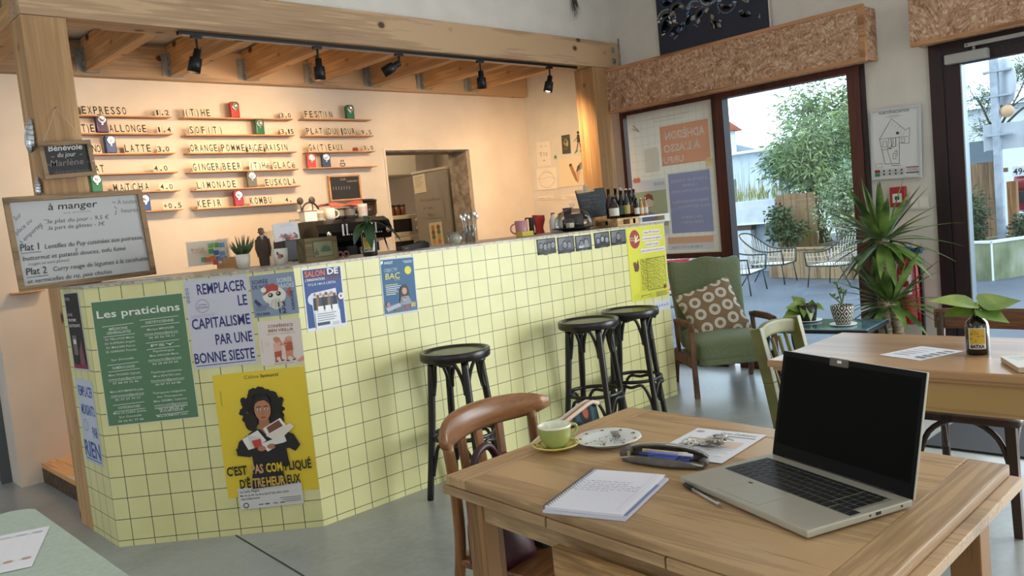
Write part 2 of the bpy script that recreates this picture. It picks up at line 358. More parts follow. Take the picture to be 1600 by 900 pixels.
# wall beside and behind the far left edge: a grey door in its dark frame
g = G(m_warmwall); g.box((-3, 5.92, 2.1), (1.14, 6.1, 3.3)); g.box((-3, 5.92, 0), (.1, 6.1, 2.1)); struct('wall_left_back', g)
dr = thing('door_1', None, None, (.62, 5.97, 0)); dr['kind'] = 'structure'
g = G(flat('55565a', .5)); g.box((-.52, -.05, 0), (-.46, .08, 2.1)); g.box((.46, -.05, 0), (.52, .08, 2.1)); g.box((-.46, -.05, 2.04), (.46, .08, 2.1)); g.build('frame', dr)
g = G(flat('8d97a3', .55)); g.box((-.455, .0, .01), (.455, .045, 2.035), bev=.004); g.build('door_leaf', dr)
g = G(flat('9a9a9a', .3, .8)); g.tube([(.38, -.001, 1.02), (.38, -.05, 1.02), (.27, -.055, 1.02)], .009, 8); g.build('handle', dr)
# upper wall standing on the front beam
g = G(m_wall); g.box((1.16, 4.47, 2.72), (XW, 4.6, 4.2)); struct('wall_upper', g)
# window wall
g = G(m_wall)
WY0, WY1, WZ, DY0, DY1, DZ2 = 2.372, 4.43, 2.17, .30, 1.925, 2.19
g.box((XW, -3.2, 0), (XW+.22, DY0, 4.2)); g.box((XW, DY0, DZ2), (XW+.22, DY1, 4.2)); g.box((XW, DY1, 0), (XW+.22, WY0, 4.2))
g.box((XW, WY0, WZ), (XW+.22, WY1, 4.2)); g.box((XW, WY1, 0), (XW+.22, 4.6, 4.2)); g.box((5.83, 4.6, 0), (XW+.22, YB+.3, 4.2)); struct('wall_right', g)
g = G(m_wall); g.box((-3.1, -3.2, 0), (-3, .3, 3.6)); g.box((-3.1, 1.5, 0), (-3, 6.1, 3.6)); g.box((-3.1, .3, 0), (-3, 1.5, 1.0)); g.box((-3.1, .3, 2.4), (-3, 1.5, 3.6)); struct('wall_left', g)
g = G(m_wall); g.box((-3.1, -3.3, 0), (XW+.2, -3.2, .9)); g.box((-3.1, -3.3, 2.4), (XW+.2, -3.2, 3.6)); g.box((-3.1, -3.3, .9), (.2, -3.2, 2.4)); g.box((1.8, -3.3, .9), (XW+.2, -3.2, 2.4)); struct('wall_front', g)
g = G(flat('e6e2da', .9)); g.box((-3.1, -3.3, 3.6), (XW, 4.5, 3.7)); g.box((.2, 4.5, 2.75), (5.83, YB, 2.8)); struct('ceiling', g)
# kitchen beyond the doorway
g = G(m_warmwall); g.box((3.6, 7.75, 0), (6.4, 7.85, 2.7)); g.box((3.5, YB+.3, 0), (3.6, 7.85, 2.7)); g.box((6.3, YB+.3, 0), (6.4, 7.85, 2.7)); struct('wall_kitchen', g)
g = G(flat('e6e2da', .9)); g.box((3.5, YB+.3, 2.6), (6.4, 7.85, 2.7)); struct('ceiling_kitchen', g)
# raised plywood floor behind the bar
g = G(wood('worn_plywood', (.82, .62, .42), (.68, .47, .29), 'Y', 3, .6)); g.box((1.262, 4.62, .09), (5.7, YB, .12), bev=.003)
g.use(noisy('dark_board_edge', (.25, .19, .14), (.42, .34, .26), 30, .9)); g.box((1.262, 4.62, 0), (5.7, YB, .09))
g.use(flat('d8c4ae', .8)); g.prism([(1.262, 5.18), (1.30, 5.1), (1.285, 4.98), (1.30, 4.86), (1.275, 4.8), (1.2625, 4.79)], .0012, z0=.12); g.build('floor_platform', kind='structure')
# window 1
def framebox(g, y0, y1, z0, z1, x0=XW-.035, x1=XW+.065): g.box((x0, y0, z0), (x1, y1, z1), bev=.004)
wr = thing('window_1', None, None, (0, 0, 0)); wr['kind'] = 'structure'
g = G(m_frame); framebox(g, WY1-.035, WY1, 0, WZ); framebox(g, WY0, WY0+.085, 0, WZ); framebox(g, WY0+.085, WY1-.035, WZ-.06, WZ); framebox(g, 3.44, 3.545, .07, WZ-.06)
framebox(g, WY0+.085, 3.44, 0, .07); framebox(g, 3.545, WY1-.035, 0, .07); framebox(g, 3.545, WY1-.035, .885, .94); g.build('frame', wr)
g = G(m_dark); g.box((XW-.02, WY0-.03, 0), (XW+.06, WY0, WZ)); g.box((XW-.03, 3.432, .07), (XW+.06, 3.442, WZ-.06)); g.build('frame_edge', wr)
for y0, y1, z0, z1 in ((WY0+.085, 3.44, .07, WZ-.06), (3.545, WY1-.035, .94, WZ-.06), (3.545, WY1-.035, .07, .885)):
    g = G(m_glass); g.box((XW+.012, y0-.01, z0-.01), (XW+.02, y1+.01, z1+.01)); g.build('pane', wr)
# door 2 with closer
dr = thing('door_2', None, None, (0, 0, 0)); dr['kind'] = 'structure'
m_door = wood('dark_plum_door_timber', (.17, .09, .1), (.13, .065, .075), 'Z', 4, .4)
g = G(m_door); g.box((XW-.03, 1.845, 0), (XW+.07, DY1, DZ2), bev=.003); g.box((XW-.03, DY0, 2.10), (XW+.07, 1.845, DZ2), bev=.003); g.box((XW-.03, DY0, 0), (XW+.07, DY0+.08, 2.1), bev=.003); g.build('frame', dr)
g = G(m_door); g.box((XW-.022, 1.745, .02), (XW+.05, 1.84, 2.095), bev=.003); g.box((XW-.022, DY0+.085, 2.03), (XW+.05, 1.745, 2.095), bev=.003); g.box((XW-.022, DY0+.085, .02), (XW+.05, 1.745, .14), bev=.003); g.box((XW-.022, DY0+.085, .14), (XW+.05, DY0+.18, 2.03), bev=.003)
g.use(flat('aeb6bc', .3, .6)); g.box((XW-.024, 1.738, .1), (XW+.052, 1.7455, 2.03)); g.build('door_leaf', dr)
g = G(m_glass); g.box((XW+.01, DY0+.18, .13), (XW+.018, 1.74, 2.035)); g.build('pane', dr)
g = G(flat('a9a9a6', .4, .3)); g.box((XW-.085, 1.575, 2.035), (XW-.023, 1.815, 2.093), bev=.004); g.box((XW-.075, .9, 2.118), (XW-.045, 1.70, 2.142), bev=.003)
g.tube([(XW-.05, 1.655, 2.09), (XW-.05, 1.655, 2.135)], .009, 8); g.use(flat('333333')); g.tube([(XW-.076, 1.685, 2.13), (XW-.0755, 1.685, 2.13)], .005, 6); g.build('door_closer', dr)
# strand-board blind boxes over window and door
for nm, y0, y1, z0, z1, lb in (('blind_box', 2.25, 4.40, 2.155, 2.497, 'long chipboard pelmet box above the window with the translucent poster'),
                               ('blind_box', .2, 1.965, 2.178, 2.53, 'chipboard pelmet box above the glass door with the closer')):
    g = G(m_osb); x0 = 5.50
    g.box((x0, y0, z0), (x0+.018, y1, z1)); g.box((x0+.018, y0, z0), (XW-.001, y1, z0+.018)); g.box((x0+.018, y0, z1-.018), (XW-.001, y1, z1))
    g.box((x0+.018, y0, z0+.018), (XW-.001, y0+.018, z1-.018)); g.box((x0+.018, y1-.018, z0+.018), (XW-.001, y1, z1-.018))
    b_ = g.build(nm, origin=(x0, (y0+y1)/2, z0), label=lb, cat='pelmet')
    g = G(wood('pelmet_edge_strip', (.68, .5, .36), (.55, .38, .26), 'Y', 5, .7)); x = 0
    for zz in (0, z1-z0): g.box((-.006, -(y1-y0)/2-.004, zz-.012), (.03, (y1-y0)/2, zz+.012))
    g.box((-.006, -(y1-y0)/2-.006, .012), (.03, -(y1-y0)/2+.03, z1-z0-.012)); g.build('edge_strip', b_)
# ================================================================ TIMBER FRAME
def post(x0, lb):
    t = thing('timber_post', lb, 'post', (x0+.1, 4.5, 0)); g = G(m_pinez); g.box((-.1, -.1, 0), (.1, .1, 2.528), bev=.006); g.build('shaft', t); return t
post(1.157, 'thick pine post at the left end of the bar counter'); post(5.335, 'pine post at the right end of the bar beside the window')
t = thing('timber_beam', 'long pine front beam over the bar carrying the black light track', 'beam', (1.157, 4.40, 2.53))
g = G(m_pine); g.box((0, 0, 0), (XW-1.159, .18, .215), bev=.006); g.build('timber', t)
g = G(m_galv); g.box((XW-1.17, -.012, -.02), (XW-1.158, -.0, .25)); g.build('steel_plate', t)
for x, z in ((.165, .135), (4.47, .15), (4.47, .06)):
    g = G(m_galv); g.tube([(x, .001, z), (x, -.004, z)], .026, 14); g.tube([(x, -.004, z), (x, -.013, z)], .013, 6); g.build('bolt', t)
t = thing('timber_beam', 'pine side beam running back from the top of the left post', 'beam', (1.157, 4.583, 2.53)); g = G(m_piney); g.box((0, 0, 0), (.14, YB-.075-4.585, .215), bev=.005); g.build('timber', t)
g = G(m_galv); g.tube([(.001, .12, .12), (-.012, .12, .12)], .02, 8); g.build('bolt', t)
t = thing('ledger_beam', 'pine ledger beam fixed along the top of the back wall', 'beam', (.2, YB-.07, 2.51)); g = G(m_pine); g.box((0, 0, 0), (5.62, .069, .21), bev=.004); g.build('timber', t)
orr = ['first', 'second', 'third', 'fourth', 'fifth', 'sixth', 'seventh', 'eighth', 'ninth', 'tenth', 'eleventh', 'twelfth']
t = None
for k in range(7):
    lb = f'pine ceiling joist over the bar with steel hanger, {orr[k]} from the left post'; x = 1.80+.541*k
    if t is None:
        t = j0 = thing('ceiling_joist', lb, 'joist', (x, 4.583, 2.53), group='ceiling joists over the bar')
        g = G(m_piney); g.box((0, 0, 0), (.075, YB-.072-4.585, .205), bev=.004); g.build('timber', t); L = YB-.072-4.585
        g = G(m_galv); g.box((-.003, L-.06, -.004), (.078, L, -.001)); g.box((-.004, L-.05, -.001), (-.001, L-.001, .15)); g.box((.076, L-.05, -.001), (.079, L-.001, .15))
        g.box((-.045, L-.004, .0), (-.004, L-.001, .15)); g.box((.079, L-.004, 0), (.12, L-.001, .15))
        g.use(flat('70706e', .4, .6)); [g.ball((-.005, L-.025, zz), .005, 6) for zz in (.03, .07, .11)]; g.build('joist_hanger', t)
    else: again(j0, (x, 4.583, 2.53), label=lb)
# ================================================================ TRACK LIGHTS
tr = thing('light_track', 'long black lighting track under the front beam', 'light track', (1.93, 4.46, 2.51))
g = G(m_black); g.box((0, -.017, 0), (3.27, .017, .019), bev=.002); g.use(flat('b9b9b9', .4)); g.box((.02, -.006, -.0006), (3.25, .006, .0004)); g.build('rail', tr)
sp0 = None
WARM = (1, .67, .36)
aims = [((2.03, 4.46), (2.0, 5.7, 1.6), 42), ((2.79, 4.46), (2.95, 5.7, 1.75), 46), ((3.41, 4.46), (2.6, 5.7, 1.5), 42), ((4.14, 4.46), (4.7, 5.7, 1.55), 58), ((4.88, 4.46), (5.5, 5.2, 1.6), 80)]
for k, ((x, y), aim, pw) in enumerate(aims):
    lb = f'black track spotlight over the bar, {orr[k]} from the left' + (' and tilted sideways' if k == 2 else '')
    t = thing('track_spotlight', lb, 'spotlight', (x, y, 2.51), group='track spotlights over the bar')
    vis = {0: (-.25, .15, -1), 1: (.05, .12, -1), 2: (-.62, .7, -.42), 3: (.1, .15, -1), 4: (-.25, .1, -1)}[k]
    d = V3(vis).normalized(); j = V3((0, 0, -.075)) if k != 2 else V3((.0, 0, -.06))
    g = G(m_black); g.box((-.03, -.012, -.016), (.03, .012, 0), bev=.002); g.tube([(0, 0, -.01), j], .0065, 8); g.build('stem', t)
    Q = d.to_track_quat('-Z', 'Y').to_matrix().to_4x4(); Q.translation = j
    g = G(m_black); g.lathe([(.004, .005), (.02, .004), (.021, -.042), (.034, -.046), (.036, -.125), (.031, -.125), (.029, -.112), (.0, -.112)], 20, Q); g.build('head', t)
    g = G(flat('ffe2b0', .3, 0, emit=7.0)); g.lathe([(.0, -.1155), (.028, -.1145)], 18, Q); g.build('lamp_lens', t)
    l = bpy.data.lights.new('track_spot_light', 'SPOT'); l.energy = pw; l.color = WARM; l.spot_size = RAD(118); l.spot_blend = 1.0; l.shadow_soft_size = .03
    lo = bpy.data.objects.new('track_spot_light', l); COL.objects.link(lo); p = V3((x, y, 2.51))+j+d*.135; lo.location = p; lo.rotation_euler = (V3(aim)-p).to_track_quat('-Z', 'Y').to_euler()
l = bpy.data.lights.new('kitchen_ceiling_lamp', 'POINT'); l.energy = 16; l.color = (1, .8, .55); l.shadow_soft_size = .15; lo = bpy.data.objects.new('kitchen_ceiling_lamp', l); COL.objects.link(lo); lo.location = (4.7, 6.9, 2.45)
# ================================================================ BAR COUNTER
t = thing('bar_counter', 'bar counter clad in pale yellow square tiles with a bent left corner', 'bar counter', (2.9, 3.6, 0)); T0 = V3((2.9, 3.6, 0))
PTS = [V3((1.159, 4.398, 0)), V3((1.157, 4.025, 0)), V3((1.857, CY, 0)), V3((4.72, CY, 0)), V3((4.72, 4.02, 0))]; CT = 1.212
g = G(m_tile); uvs = []; ph = [.35, .33, .28, .0]
for i in range(4):
    a, b = PTS[i]-T0, PTS[i+1]-T0; L = (b-a).length; g.add([a, b, b+V3((0, 0, CT)), a+V3((0, 0, CT))], [(0, 1, 2, 3)])
    uvs += [(ph[i], .73), (L*10+ph[i], .73), (L*10+ph[i], CT*10+.73), (ph[i], CT*10+.73)]
inn = [V3((4.72, 4.02, 0)), V3((2.12, 4.02, 0)), V3((1.80, 4.32, 0)), V3((1.80, 4.398, 0)), V3((1.159, 4.398, 0))]
g.use(flat('8b6b4a', .7))
for i in range(4): a, b = inn[i]-T0, inn[i+1]-T0; g.add([a, b, b+V3((0, 0, CT)), a+V3((0, 0, CT))], [(0, 1, 2, 3)])
o = g.build('tiled_front', t); ul = o.data.uv_layers.new(name='UVMap')
for li, lp in enumerate(o.data.loops):
    if lp.vertex_index < len(uvs): ul.data[li].uv = uvs[lp.vertex_index]
out = PTS[:4]; poly = [(p.x-2.9, p.y-3.6) for p in [V3((1.158, 4.395, 0)), V3((1.153, 4.022, 0)), V3((1.855, CY-.004, 0)), V3((4.724, CY-.004, 0)), V3((4.724, 4.03, 0)), V3((2.12, 4.03, 0)), V3((1.80, 4.33, 0)), V3((1.80, 4.395, 0))]]
g = G(noisy('pale_speckled_worktop', (.58, .54, .5), (.78, .74, .68), 40, .35)); g.prism(poly, .012, z0=CT); g.build('worktop', t)
CT += .0125
# ================================================================ MENU ON THE BACK WALL
m_shelf = wood('menu_shelf_wood', (.8, .6, .42), (.7, .5, .34), 'X', 8, .6)
m_tilep = flat('e3d3bb', .35); m_ink = flat('1b1512', .6)
LT = {}
def letter_mesh(ch, hh=.05):
    k = (ch, hh)
    if k not in LT:
        w_ = .033 if ch not in '.,\'1Ié' else (.018 if ch in ".,'" else .028)
        g = G(m_tilep); g.box((-w_/2, 0, 0), (w_/2, .002, hh+.012)); g.use(m_ink); s = ch
        big = {'.': .01, ',': .014, "'": .014}.get(ch)
        Mx = Matrix(((1, 0, 0, 0), (0, 0, 1, -.0008), (0, 1, 0, 0), (0, 0, 0, 1)))
        if ch == "'": g.text('.', 0, hh*.85, .6*.05, None, Mx, .02, 0, 'C')
        elif ch in '.,': g.text(ch, 0, .008, .05, None, Mx, .02, 0, 'C')
        elif ch == 'é': g.text('é', 0, .007, hh*.9, None, Mx, .012, 0, 'C')
        else: g.text(ch, 0, .007, hh, {'I': .006, '1': .012}.get(ch, .024 if ch not in '()' else .012), Mx, .012, 0, 'C')
        o = g.build('letter_tile'); LT[k] = (o, [False])
    return LT[k]
def put_letter(ch, x, z, label, group, hh=.05):
    o, used = letter_mesh(ch, hh); r = o
    if used[0]: r = o.copy(); COL.objects.link(r)
    used[0] = True; r.location = (x, YB-.083, z+.0005); r.rotation_euler = (RAD(-9), 0, RAD(random.uniform(-3, 3)))
    tag(r, label, 'letter tile', group); return r
def row(x0, y0, x1, y1, items, nm, skip=0):
    a = PY(x0, y0, YB-.085); b = PY(x1, y1, YB-.085); z = (a.z+b.z)/2
    g = G(m_shelf); L = b.x-a.x; g.box((0, -.045, -.008), (L, .046, 0), bev=.0015)
    t = g.build('menu_shelf', loc=(a.x, YB-.047, z), label=f'thin wooden menu shelf carrying the {nm} line', cat='shelf', group='menu shelves on the back wall')
    for s, p0, p1, what in items:
        n = len(s); cnt = {}
        for i, ch in enumerate(s):
            px = p0+(p1-p0)*(i+.5)/n
            if ch == ' ': continue
            cnt[ch] = cnt.get(ch, 0)+1; o_ = '' if s.count(ch) == 1 else orr[cnt[ch]-1]+' '
            if what == 'price': lb = f'{o_}small price tile "{ch}" at the right end of the {nm} menu line'
            else: lb = f'{o_}letter tile "{ch}" of the word {s} in the {nm} menu line'
            fx = y0+(y1-y0)*(px-x0)/(x1-x0); put_letter(ch, PY(px, fx, YB-.085).x, z, lb, f'letters of the {nm} menu line', .036 if what == 'price' else .05)
    return z
P = 'price'
row(118, 179, 267, 182, [('EXPRESSO', 128, 200, 0), ('1.2', 243, 266, P)], 'EXPRESSO')
row(120, 208, 270, 208, [('(T)E', 122, 149, 0), ('ALLONGE', 171, 231, 0), ('1.4', 246, 269, P)], 'ALLONGE')
row(122, 240, 274, 238.5, [('NO', 145, 159, 0), ('LATTE', 195, 238, 0), ('3.0', 247, 266, P)], 'LATTE')
row(124, 272, 278, 268, [('AT', 149, 165, 0), ('4.0', 241, 264, P)], 'AT')
row(140, 302, 282, 297, [('MATCHA', 177, 236, 0), ('4.0', 251, 272, P)], 'MATCHA')
row(150, 333, 286, 327, [('+0.5', 256, 286, P)], 'supplement')
row(286, 183, 457, 185, [('(T)HE', 289, 331, 0), ('3.0', 439, 456, P)], 'THE')
row(289, 210, 460, 210.5, [('SOF(T)', 296, 351, 0), ('3,15', 440, 460, P)], 'SOFT')
row(294, 239, 463, 236, [('ORANGE', 298, 342, 0), ('POMME', 346, 385, 0), ('ACE', 388, 413, 0), ('RAISIN', 416, 451, 0)], 'ORANGE POMME')
row(297, 269, 466, 263, [('GINGER', 302, 345, 0), ('BEER', 348, 379, 0), ('(T)Hé', 391, 423, 0), ('GLACé', 427, 463, 0)], 'GINGER BEER')
row(305, 298, 469, 288.5, [('LIMONADE', 308, 371, 0), ('EUSKOLA', 415, 464, 0)], 'LIMONADE')
row(307, 327, 473, 315, [('KEFIR', 309, 348, 0), ("KOMBU'", 391, 434, 0), ('4.', 446, 458, P)], 'KEFIR')
row(474, 185, 580, 186, [('FESTIN', 476, 522, 0)], 'FESTIN')
row(477, 211.5, 583, 211, [('PLAT', 479, 506, 0), ('DU', 513, 527, 0), ('JOUR', 531, 557, 0), ('9.5', 565, 582, P)], 'PLAT DU JOUR')
row(481, 237.5, 586, 235, [('GA(T)EAUX', 483, 538, 0), ('3.0', 568, 585, P)], 'GATEAUX')
row(482, 263, 589, 258, [], 'smiling face')
row(20, 458, 71, 452, [], 'lowest, nearly hidden')
g = G(m_ink); Mx = Matrix(((1, 0, 0, 0), (0, 0, 1, -.0008), (0, 1, 0, 0), (0, 0, 0, 1))); z = PY(536, 260, YB-.085).z
g.box((-.012, -.002, .034), (-.006, .002, .052)); g.box((.006, -.002, .034), (.012, .002, .052)); g.tube([(-.02, 0, .024), (-.02, 0, .008), (-.012, 0, .002), (.012, 0, .002), (.02, 0, .008), (.02, 0, .024)], .0032, 6); g.box((-.021, -.002, .02), (.021, .002, .026))
g.build('smiley_tile', loc=(PY(536, 260, YB-.085).x, YB-.082, z+.001), label='black smiling face made of menu letters on the lowest right shelf', cat='menu sign')
g = G(flat('8c2a22', .5)); g.prism([(-.022, 0), (-.026, .014), (-.02, .03), (.016, .032), (.026, .018), (.022, 0)], .006, Matrix.Rotation(pi/2, 4, 'X')); g.build('raspberry_cutout', loc=(PY(556, 236, YB-.085).x, YB-.078, PY(556, 236.5, YB-.085).z), label='small dark red cutout between GATEAUX and its price', cat='ornament')
# pocket torches standing on the shelves
m_chr = flat('d8d8d6', .18, 1.0)
def torch(x, y, c, lb):
    p = PY(x, y, YB-.085); t = thing('pocket_torch', lb, 'torch', (p.x, YB-.07, p.z+.0005), RAD(random.uniform(-12, 12)), 'vintage pocket torches on the menu shelves')
    g = G(flat(c, .35, .2)); g.box((-.034, -.014, 0), (.034, .018, .083), bev=.006); g.prism([(-.034, .07), (-.034, .098), (-.022, .112), (.022, .112), (.034, .098), (.034, .07)], .03, Matrix.Translation((0, .017, 0)) @ Matrix.Rotation(pi/2, 4, 'X')); g.build('case', t)
    g = G(m_chr); Q = Matrix.Translation((0, -.0145, .082)) @ Matrix.Rotation(pi/2, 4, 'X'); g.lathe([(.027, -.002), (.027, .006), (.024, .007), (.0, .001)], 20, Q); g.build('reflector', t)
    g = G(flat('f3e3b4', .1)); g.ball((0, -.019, .082), .006, 8); g.build('bulb', t)
    g = G(m_chr); g.box((-.006, -.0175, .045), (.006, -.0138, .055), bev=.001); g.build('switch', t)
    return t
for a in ((161, 206, '4b3152', 'purple pocket torch between (T)E and ALLONGE'), (175, 239, '2f4676', 'blue pocket torch left of LATTE'), (153, 300, '1f6a3a', 'green pocket torch left of MATCHA'),
          (229, 330, '2f4a80', 'blue pocket torch on the +0.5 supplement line'), (369, 183.5, 'a82c2a', 'red pocket torch on the topmost THE line'), (408, 210, '2b6a44', 'green pocket torch on the SOFT line'),
          (396, 292, '6d6a5c', 'grey pocket torch between LIMONADE and EUSKOLA'), (375, 322, 'a92a33', 'red pocket torch between KEFIR and KOMBU'), (549, 186, '1d6b49', 'green pocket torch right of FESTIN'),
          (489, 263, 'c8402c', 'orange red pocket torch on the smiling face line'), (512, 262, '33415e', 'blue pocket torch beside the orange red one')): torch(*a)
# ================================================================ SIGNS, BOARDS AND DRAWINGS ON THE BAR WALLS
def corners(f, tl, tr, bl, *k): return f(*tl, *k), f(*tr, *k), f(*bl, *k)
def framed_board(name, lb, cat, TL, TR, BL, fw, fc, base, draw, depth=.018, rough=.5):
    TL, TR, BL = V3(TL), V3(TR), V3(BL); S = Sheet(TL, TR, BL, base, rough, .006); w, h = S.w, S.h
    o = thing(name, lb, cat); o.matrix_world = S.M
    S.rect(0, 0, 1, 1, base); draw(S); S.g.build('panel', o)
    g = G(fc)
    g.box((-.001, -fw, 0), (w+.001, .001, depth), bev=.002); g.box((-.001, -h-.001, 0), (w+.001, -h+fw, depth), bev=.002); g.box((-.001, -h+fw, 0), (fw, -fw, depth), bev=.002); g.box((w-fw, -h+fw, 0), (w+.001, -fw, depth), bev=.002)
    g.build('frame', o); return o
m_greyoak = wood('greyed_oak_frame', (.56, .46, .35), (.42, .34, .26), 'X', 9, .7)
def dr(S):
    for t, x, y, h, w in (('Café', .38, .2, .1, .18), ('suspendus', .58, .27, .08, .36)): S.text(t, x, y, h, 'a9a49a', w, shear=.3)
    for i in range(7): S.line([(.14+i*.085, .44), (.135+i*.085, .56)], .012, 'b9b4a8')
framed_board('chalkboard', 'small blackboard with tally strokes on the back wall above the coffee grinder', 'blackboard', *corners(PY, (511, 275), (560, 273), (515, 315), YB-.016), .012, m_shelf, '1d1a19', dr)
def dr(S):
    c = '57524e'
    S.text('Bénévole', .5, .24, .16, 'c6c5c2', .66, 'C', .02, .15); S.text('du jour', .5, .42, .13, 'b4b3b0', .36, 'C', .012, .25)
    S.line([(.2, .4), (.26, .4)], .01, 'aaaaaa'); S.line([(.75, .39), (.8, .38)], .01, 'aaaaaa')
    S.text('-Marlène -', .5, .66, .17, '77736f', .84, 'C', .004, .2); S.text('diététicienne', .55, .9, .13, '5f5b58', .74, 'C', 0, .25)
t = framed_board('chalkboard', 'small blackboard reading du jour hung by a string on the left post', 'blackboard', PY(58, 224, 4.368), PY(139, 219, 4.368), PY(66, 281, 4.368), .019, m_greyoak, '18181a', dr)
w = (PY(139, 219, 4.375)-PY(58, 224, 4.375)).length
g = G(flat('c9bfae', .8)); nl = t.matrix_world.inverted() @ PY(88, 168, 4.39); g.tube([(.025, 0, .009), nl, (w-.03, 0, .009)], .0014, 5); g.build('hanging_string', t)
g = G(flat('44403a', .5)); g.tube([nl, nl-V3((0, 0, .012))], .003, 6); g.build('nail', t); 
g = G(flat('e8e6e0', .4)); g.ball((w-.008, -.105, .019), .004, 8); g.build('white_pin', t)
def dr(S):
    ink = '32302f'; bl = '59616f'
    S.text('à manger', .47, .16, .075, ink, .36, 'C', .012, .15); S.text('aux environs', .49, .215, .03, '8b8985', .2, 'C', 0, .2)
    S.text('.le plat du jour - 9,5 €', .26, .305, .045, ink, .46, 'L', 0, .2); S.text('.la part de gâteau - 3€', .26, .375, .043, ink, .42, 'L', 0, .2)
    for i, (s, x, y) in enumerate((('Sur', .06, .25), ('place ou', .05, .4), ('à emporter', .07, .5))): S.text(s, x, y, .045, bl, None, 'L', 0, .2, RAD(38))
    S.text('À toutes', .80, .15, .05, '77767a', .15, 'L', 0, .1); S.text('heures', .82, .25, .05, '77767a', .13, 'L', 0, .1)
    for a in (((.76, .12), (.79, .13)), ((.77, .17), (.79, .20)), ((.25, .26), (.28, .27)), ((.23, .31), (.225, .36)), ((.78, .22), (.77, .27))): S.line(a, .004, bl)
    S.text('Plat 1', .055, .575, .075, ink, .13, 'L', .008, .1); S.line([(.055, .6), (.19, .6)], .005, bl)
    S.text('Lentilles du Puy cuisinées aux poireaux,', .22, .575, .05, ink, .73, 'L', 0, .2)
    S.text('butternut et patates douces, tofu fumé', .06, .68, .048, ink, .74, 'L', 0, .2); S.text('(vegan et sans gluten)', .09, .735, .03, '77767a', .28, 'L', 0, .2)
    S.text('Plat 2', .065, .835, .075, ink, .14, 'L', .008, .1); S.line([(.065, .86), (.21, .86)], .005, bl)
    S.text('Curry rouge de légumes à la cacahuète', .25, .825, .05, ink, .71, 'L', 0, .2); S.text('et vermicelles de riz, pois chiches', .065, .925, .046, ink, .6, 'L', 0, .2); S.text('(vegan et sans gluten)', .07, .965, .026, '77767a', .27, 'L', 0, .2)
    S.line([(.44, .6), (.435, .64), (.44, .66)], .008, '8b8985'); S.line([(.435, .63), (.43, .67)], .006, '9b9995')
A, B, C_ = PY(3, 310, 4.355), PY(219, 297, 4.355), PY(24, 457, 4.325)
framed_board('whiteboard', 'wood framed whiteboard with the handwritten dishes leaning on the left post', 'whiteboard', A, B, C_, .023, m_greyoak, 'b9babb', dr, .022, .28)
for i, (x, y, h, rz) in enumerate(((45, 212, .17, 8), (57, 292, .1, 5))):
    g = G(flat('b9bcc0', .22, .9)); p = PY(x, y, 4.43)
    pr = [(.001, -.5), (.12, -.42), (.2, -.25), (.22, 0), (.18, .25), (.1, .42), (.002, .5)]
    g.lathe([(r*h*.8, z*h) for r, z in pr], 14, Matrix.Rotation(RAD(rz), 4, 'Y') @ Matrix.Diagonal((1, .35, 1, 1)))
    for s in range(5): zz = (-.3+.15*s)*h; g.tube([(-.14*h, -.03*h, zz+.05*h), (0, -.07*h, zz), (.14*h, -.03*h, zz+.05*h)], .003, 5)
    g.build('silver_fish_charm', loc=(1.14, 4.43, p.z), label=('upper' if i == 0 else 'lower')+' crinkled silver charm hanging on the side of the left post', cat='ornament', group='silver charms on the left post')
# childrens drawings on the side wall
XS = 5.828
def draw_sheet(name, lb, q, base, fn, cat='drawing'):
    S = Sheet(*corners(PX, *q, XS-.003), base, .8, .0008); fn(S); return S.build(name, lb, cat, 'drawings pinned on the bar side wall')
def dA(S):
    for pts in ([(.3, .2), (.35, .17), (.4, .2)], [(.65, .18), (.7, .2)], [(.2, .5), (.3, .42), (.33, .55), (.25, .6)], [(.45, .45), (.55, .48), (.5, .58)], [(.65, .45), (.75, .5), (.7, .6), (.62, .55)], [(.4, .8), (.5, .76), (.6, .82)]): S.line(pts, .025, '6b5d52')
draw_sheet('child_drawing', 'tall white sheet of small pencil doodles on the side wall', ((838, 223), (859, 220), (841, 260)), 'e9e2d6', dA)
def dB(S):
    S.line([(.5+.38*cos(a/20*6.3)*(1+.08*sin(a*1.9)), .55+.36*sin(a/20*6.3)) for a in range(21)], .012, 'a8927c'); S.line([(.05, .45), (.3, .5), (.6, .42), (.95, .5)], .01, 'b29c86'); S.line([(.3, .2), (.5, .1), (.75, .25)], .01, 'b29c86')
draw_sheet('child_drawing', 'white sheet with a faint scribbled circle below the doodles', ((838, 264), (869, 261), (841, 297)), 'ebe4d8', dB)
def dC(S):
    S.poly([(.42, .25), (.52, .22), (.66, .62), (.72, .9), (.62, .8), (.5, .5)], 'a9805a'); S.line([(.42, .25), (.5, .5), (.62, .8), (.72, .9)], .015, '6a4a35'); S.poly([(.41, .25), (.5, .2), (.52, .27), (.44, .32)], '4a342c')
    for i in range(7): S.line([(.55+i*.02, .55+i*.045), (.85-i*.015, .5+i*.05)], .012, 'c0584a')
    for i in range(6): S.line([(.68+i*.01, .5-i*.03), (.92, .42-i*.04)], .014, '3d4a55')
    S.line([(.85, .2), (.72, .5), (.74, .85)], .01, '6a4a35')
draw_sheet('child_drawing', 'large torn drawing of a brown and red bird on the side wall', ((872, 249), (912, 243), (875, 293)), 'e2d4b8', dC)
def dD(S):
    S.ell(.5, .4, .3, .3, '8f8a72'); S.ell(.45, .35, .1, .1, '34342a'); S.ell(.65, .5, .12, .2, 'aca68c'); S.ell(.45, .72, .3, .14, '5d5c46'); S.line([(.1, .1), (.4, .2), (.9, .1)], .05, '75745a')
draw_sheet('photo_card', 'dark green photo card pinned on the side wall left of the post', ((877, 212), (890, 210), (878, 241)), '4b4d3b', dD, 'photo')
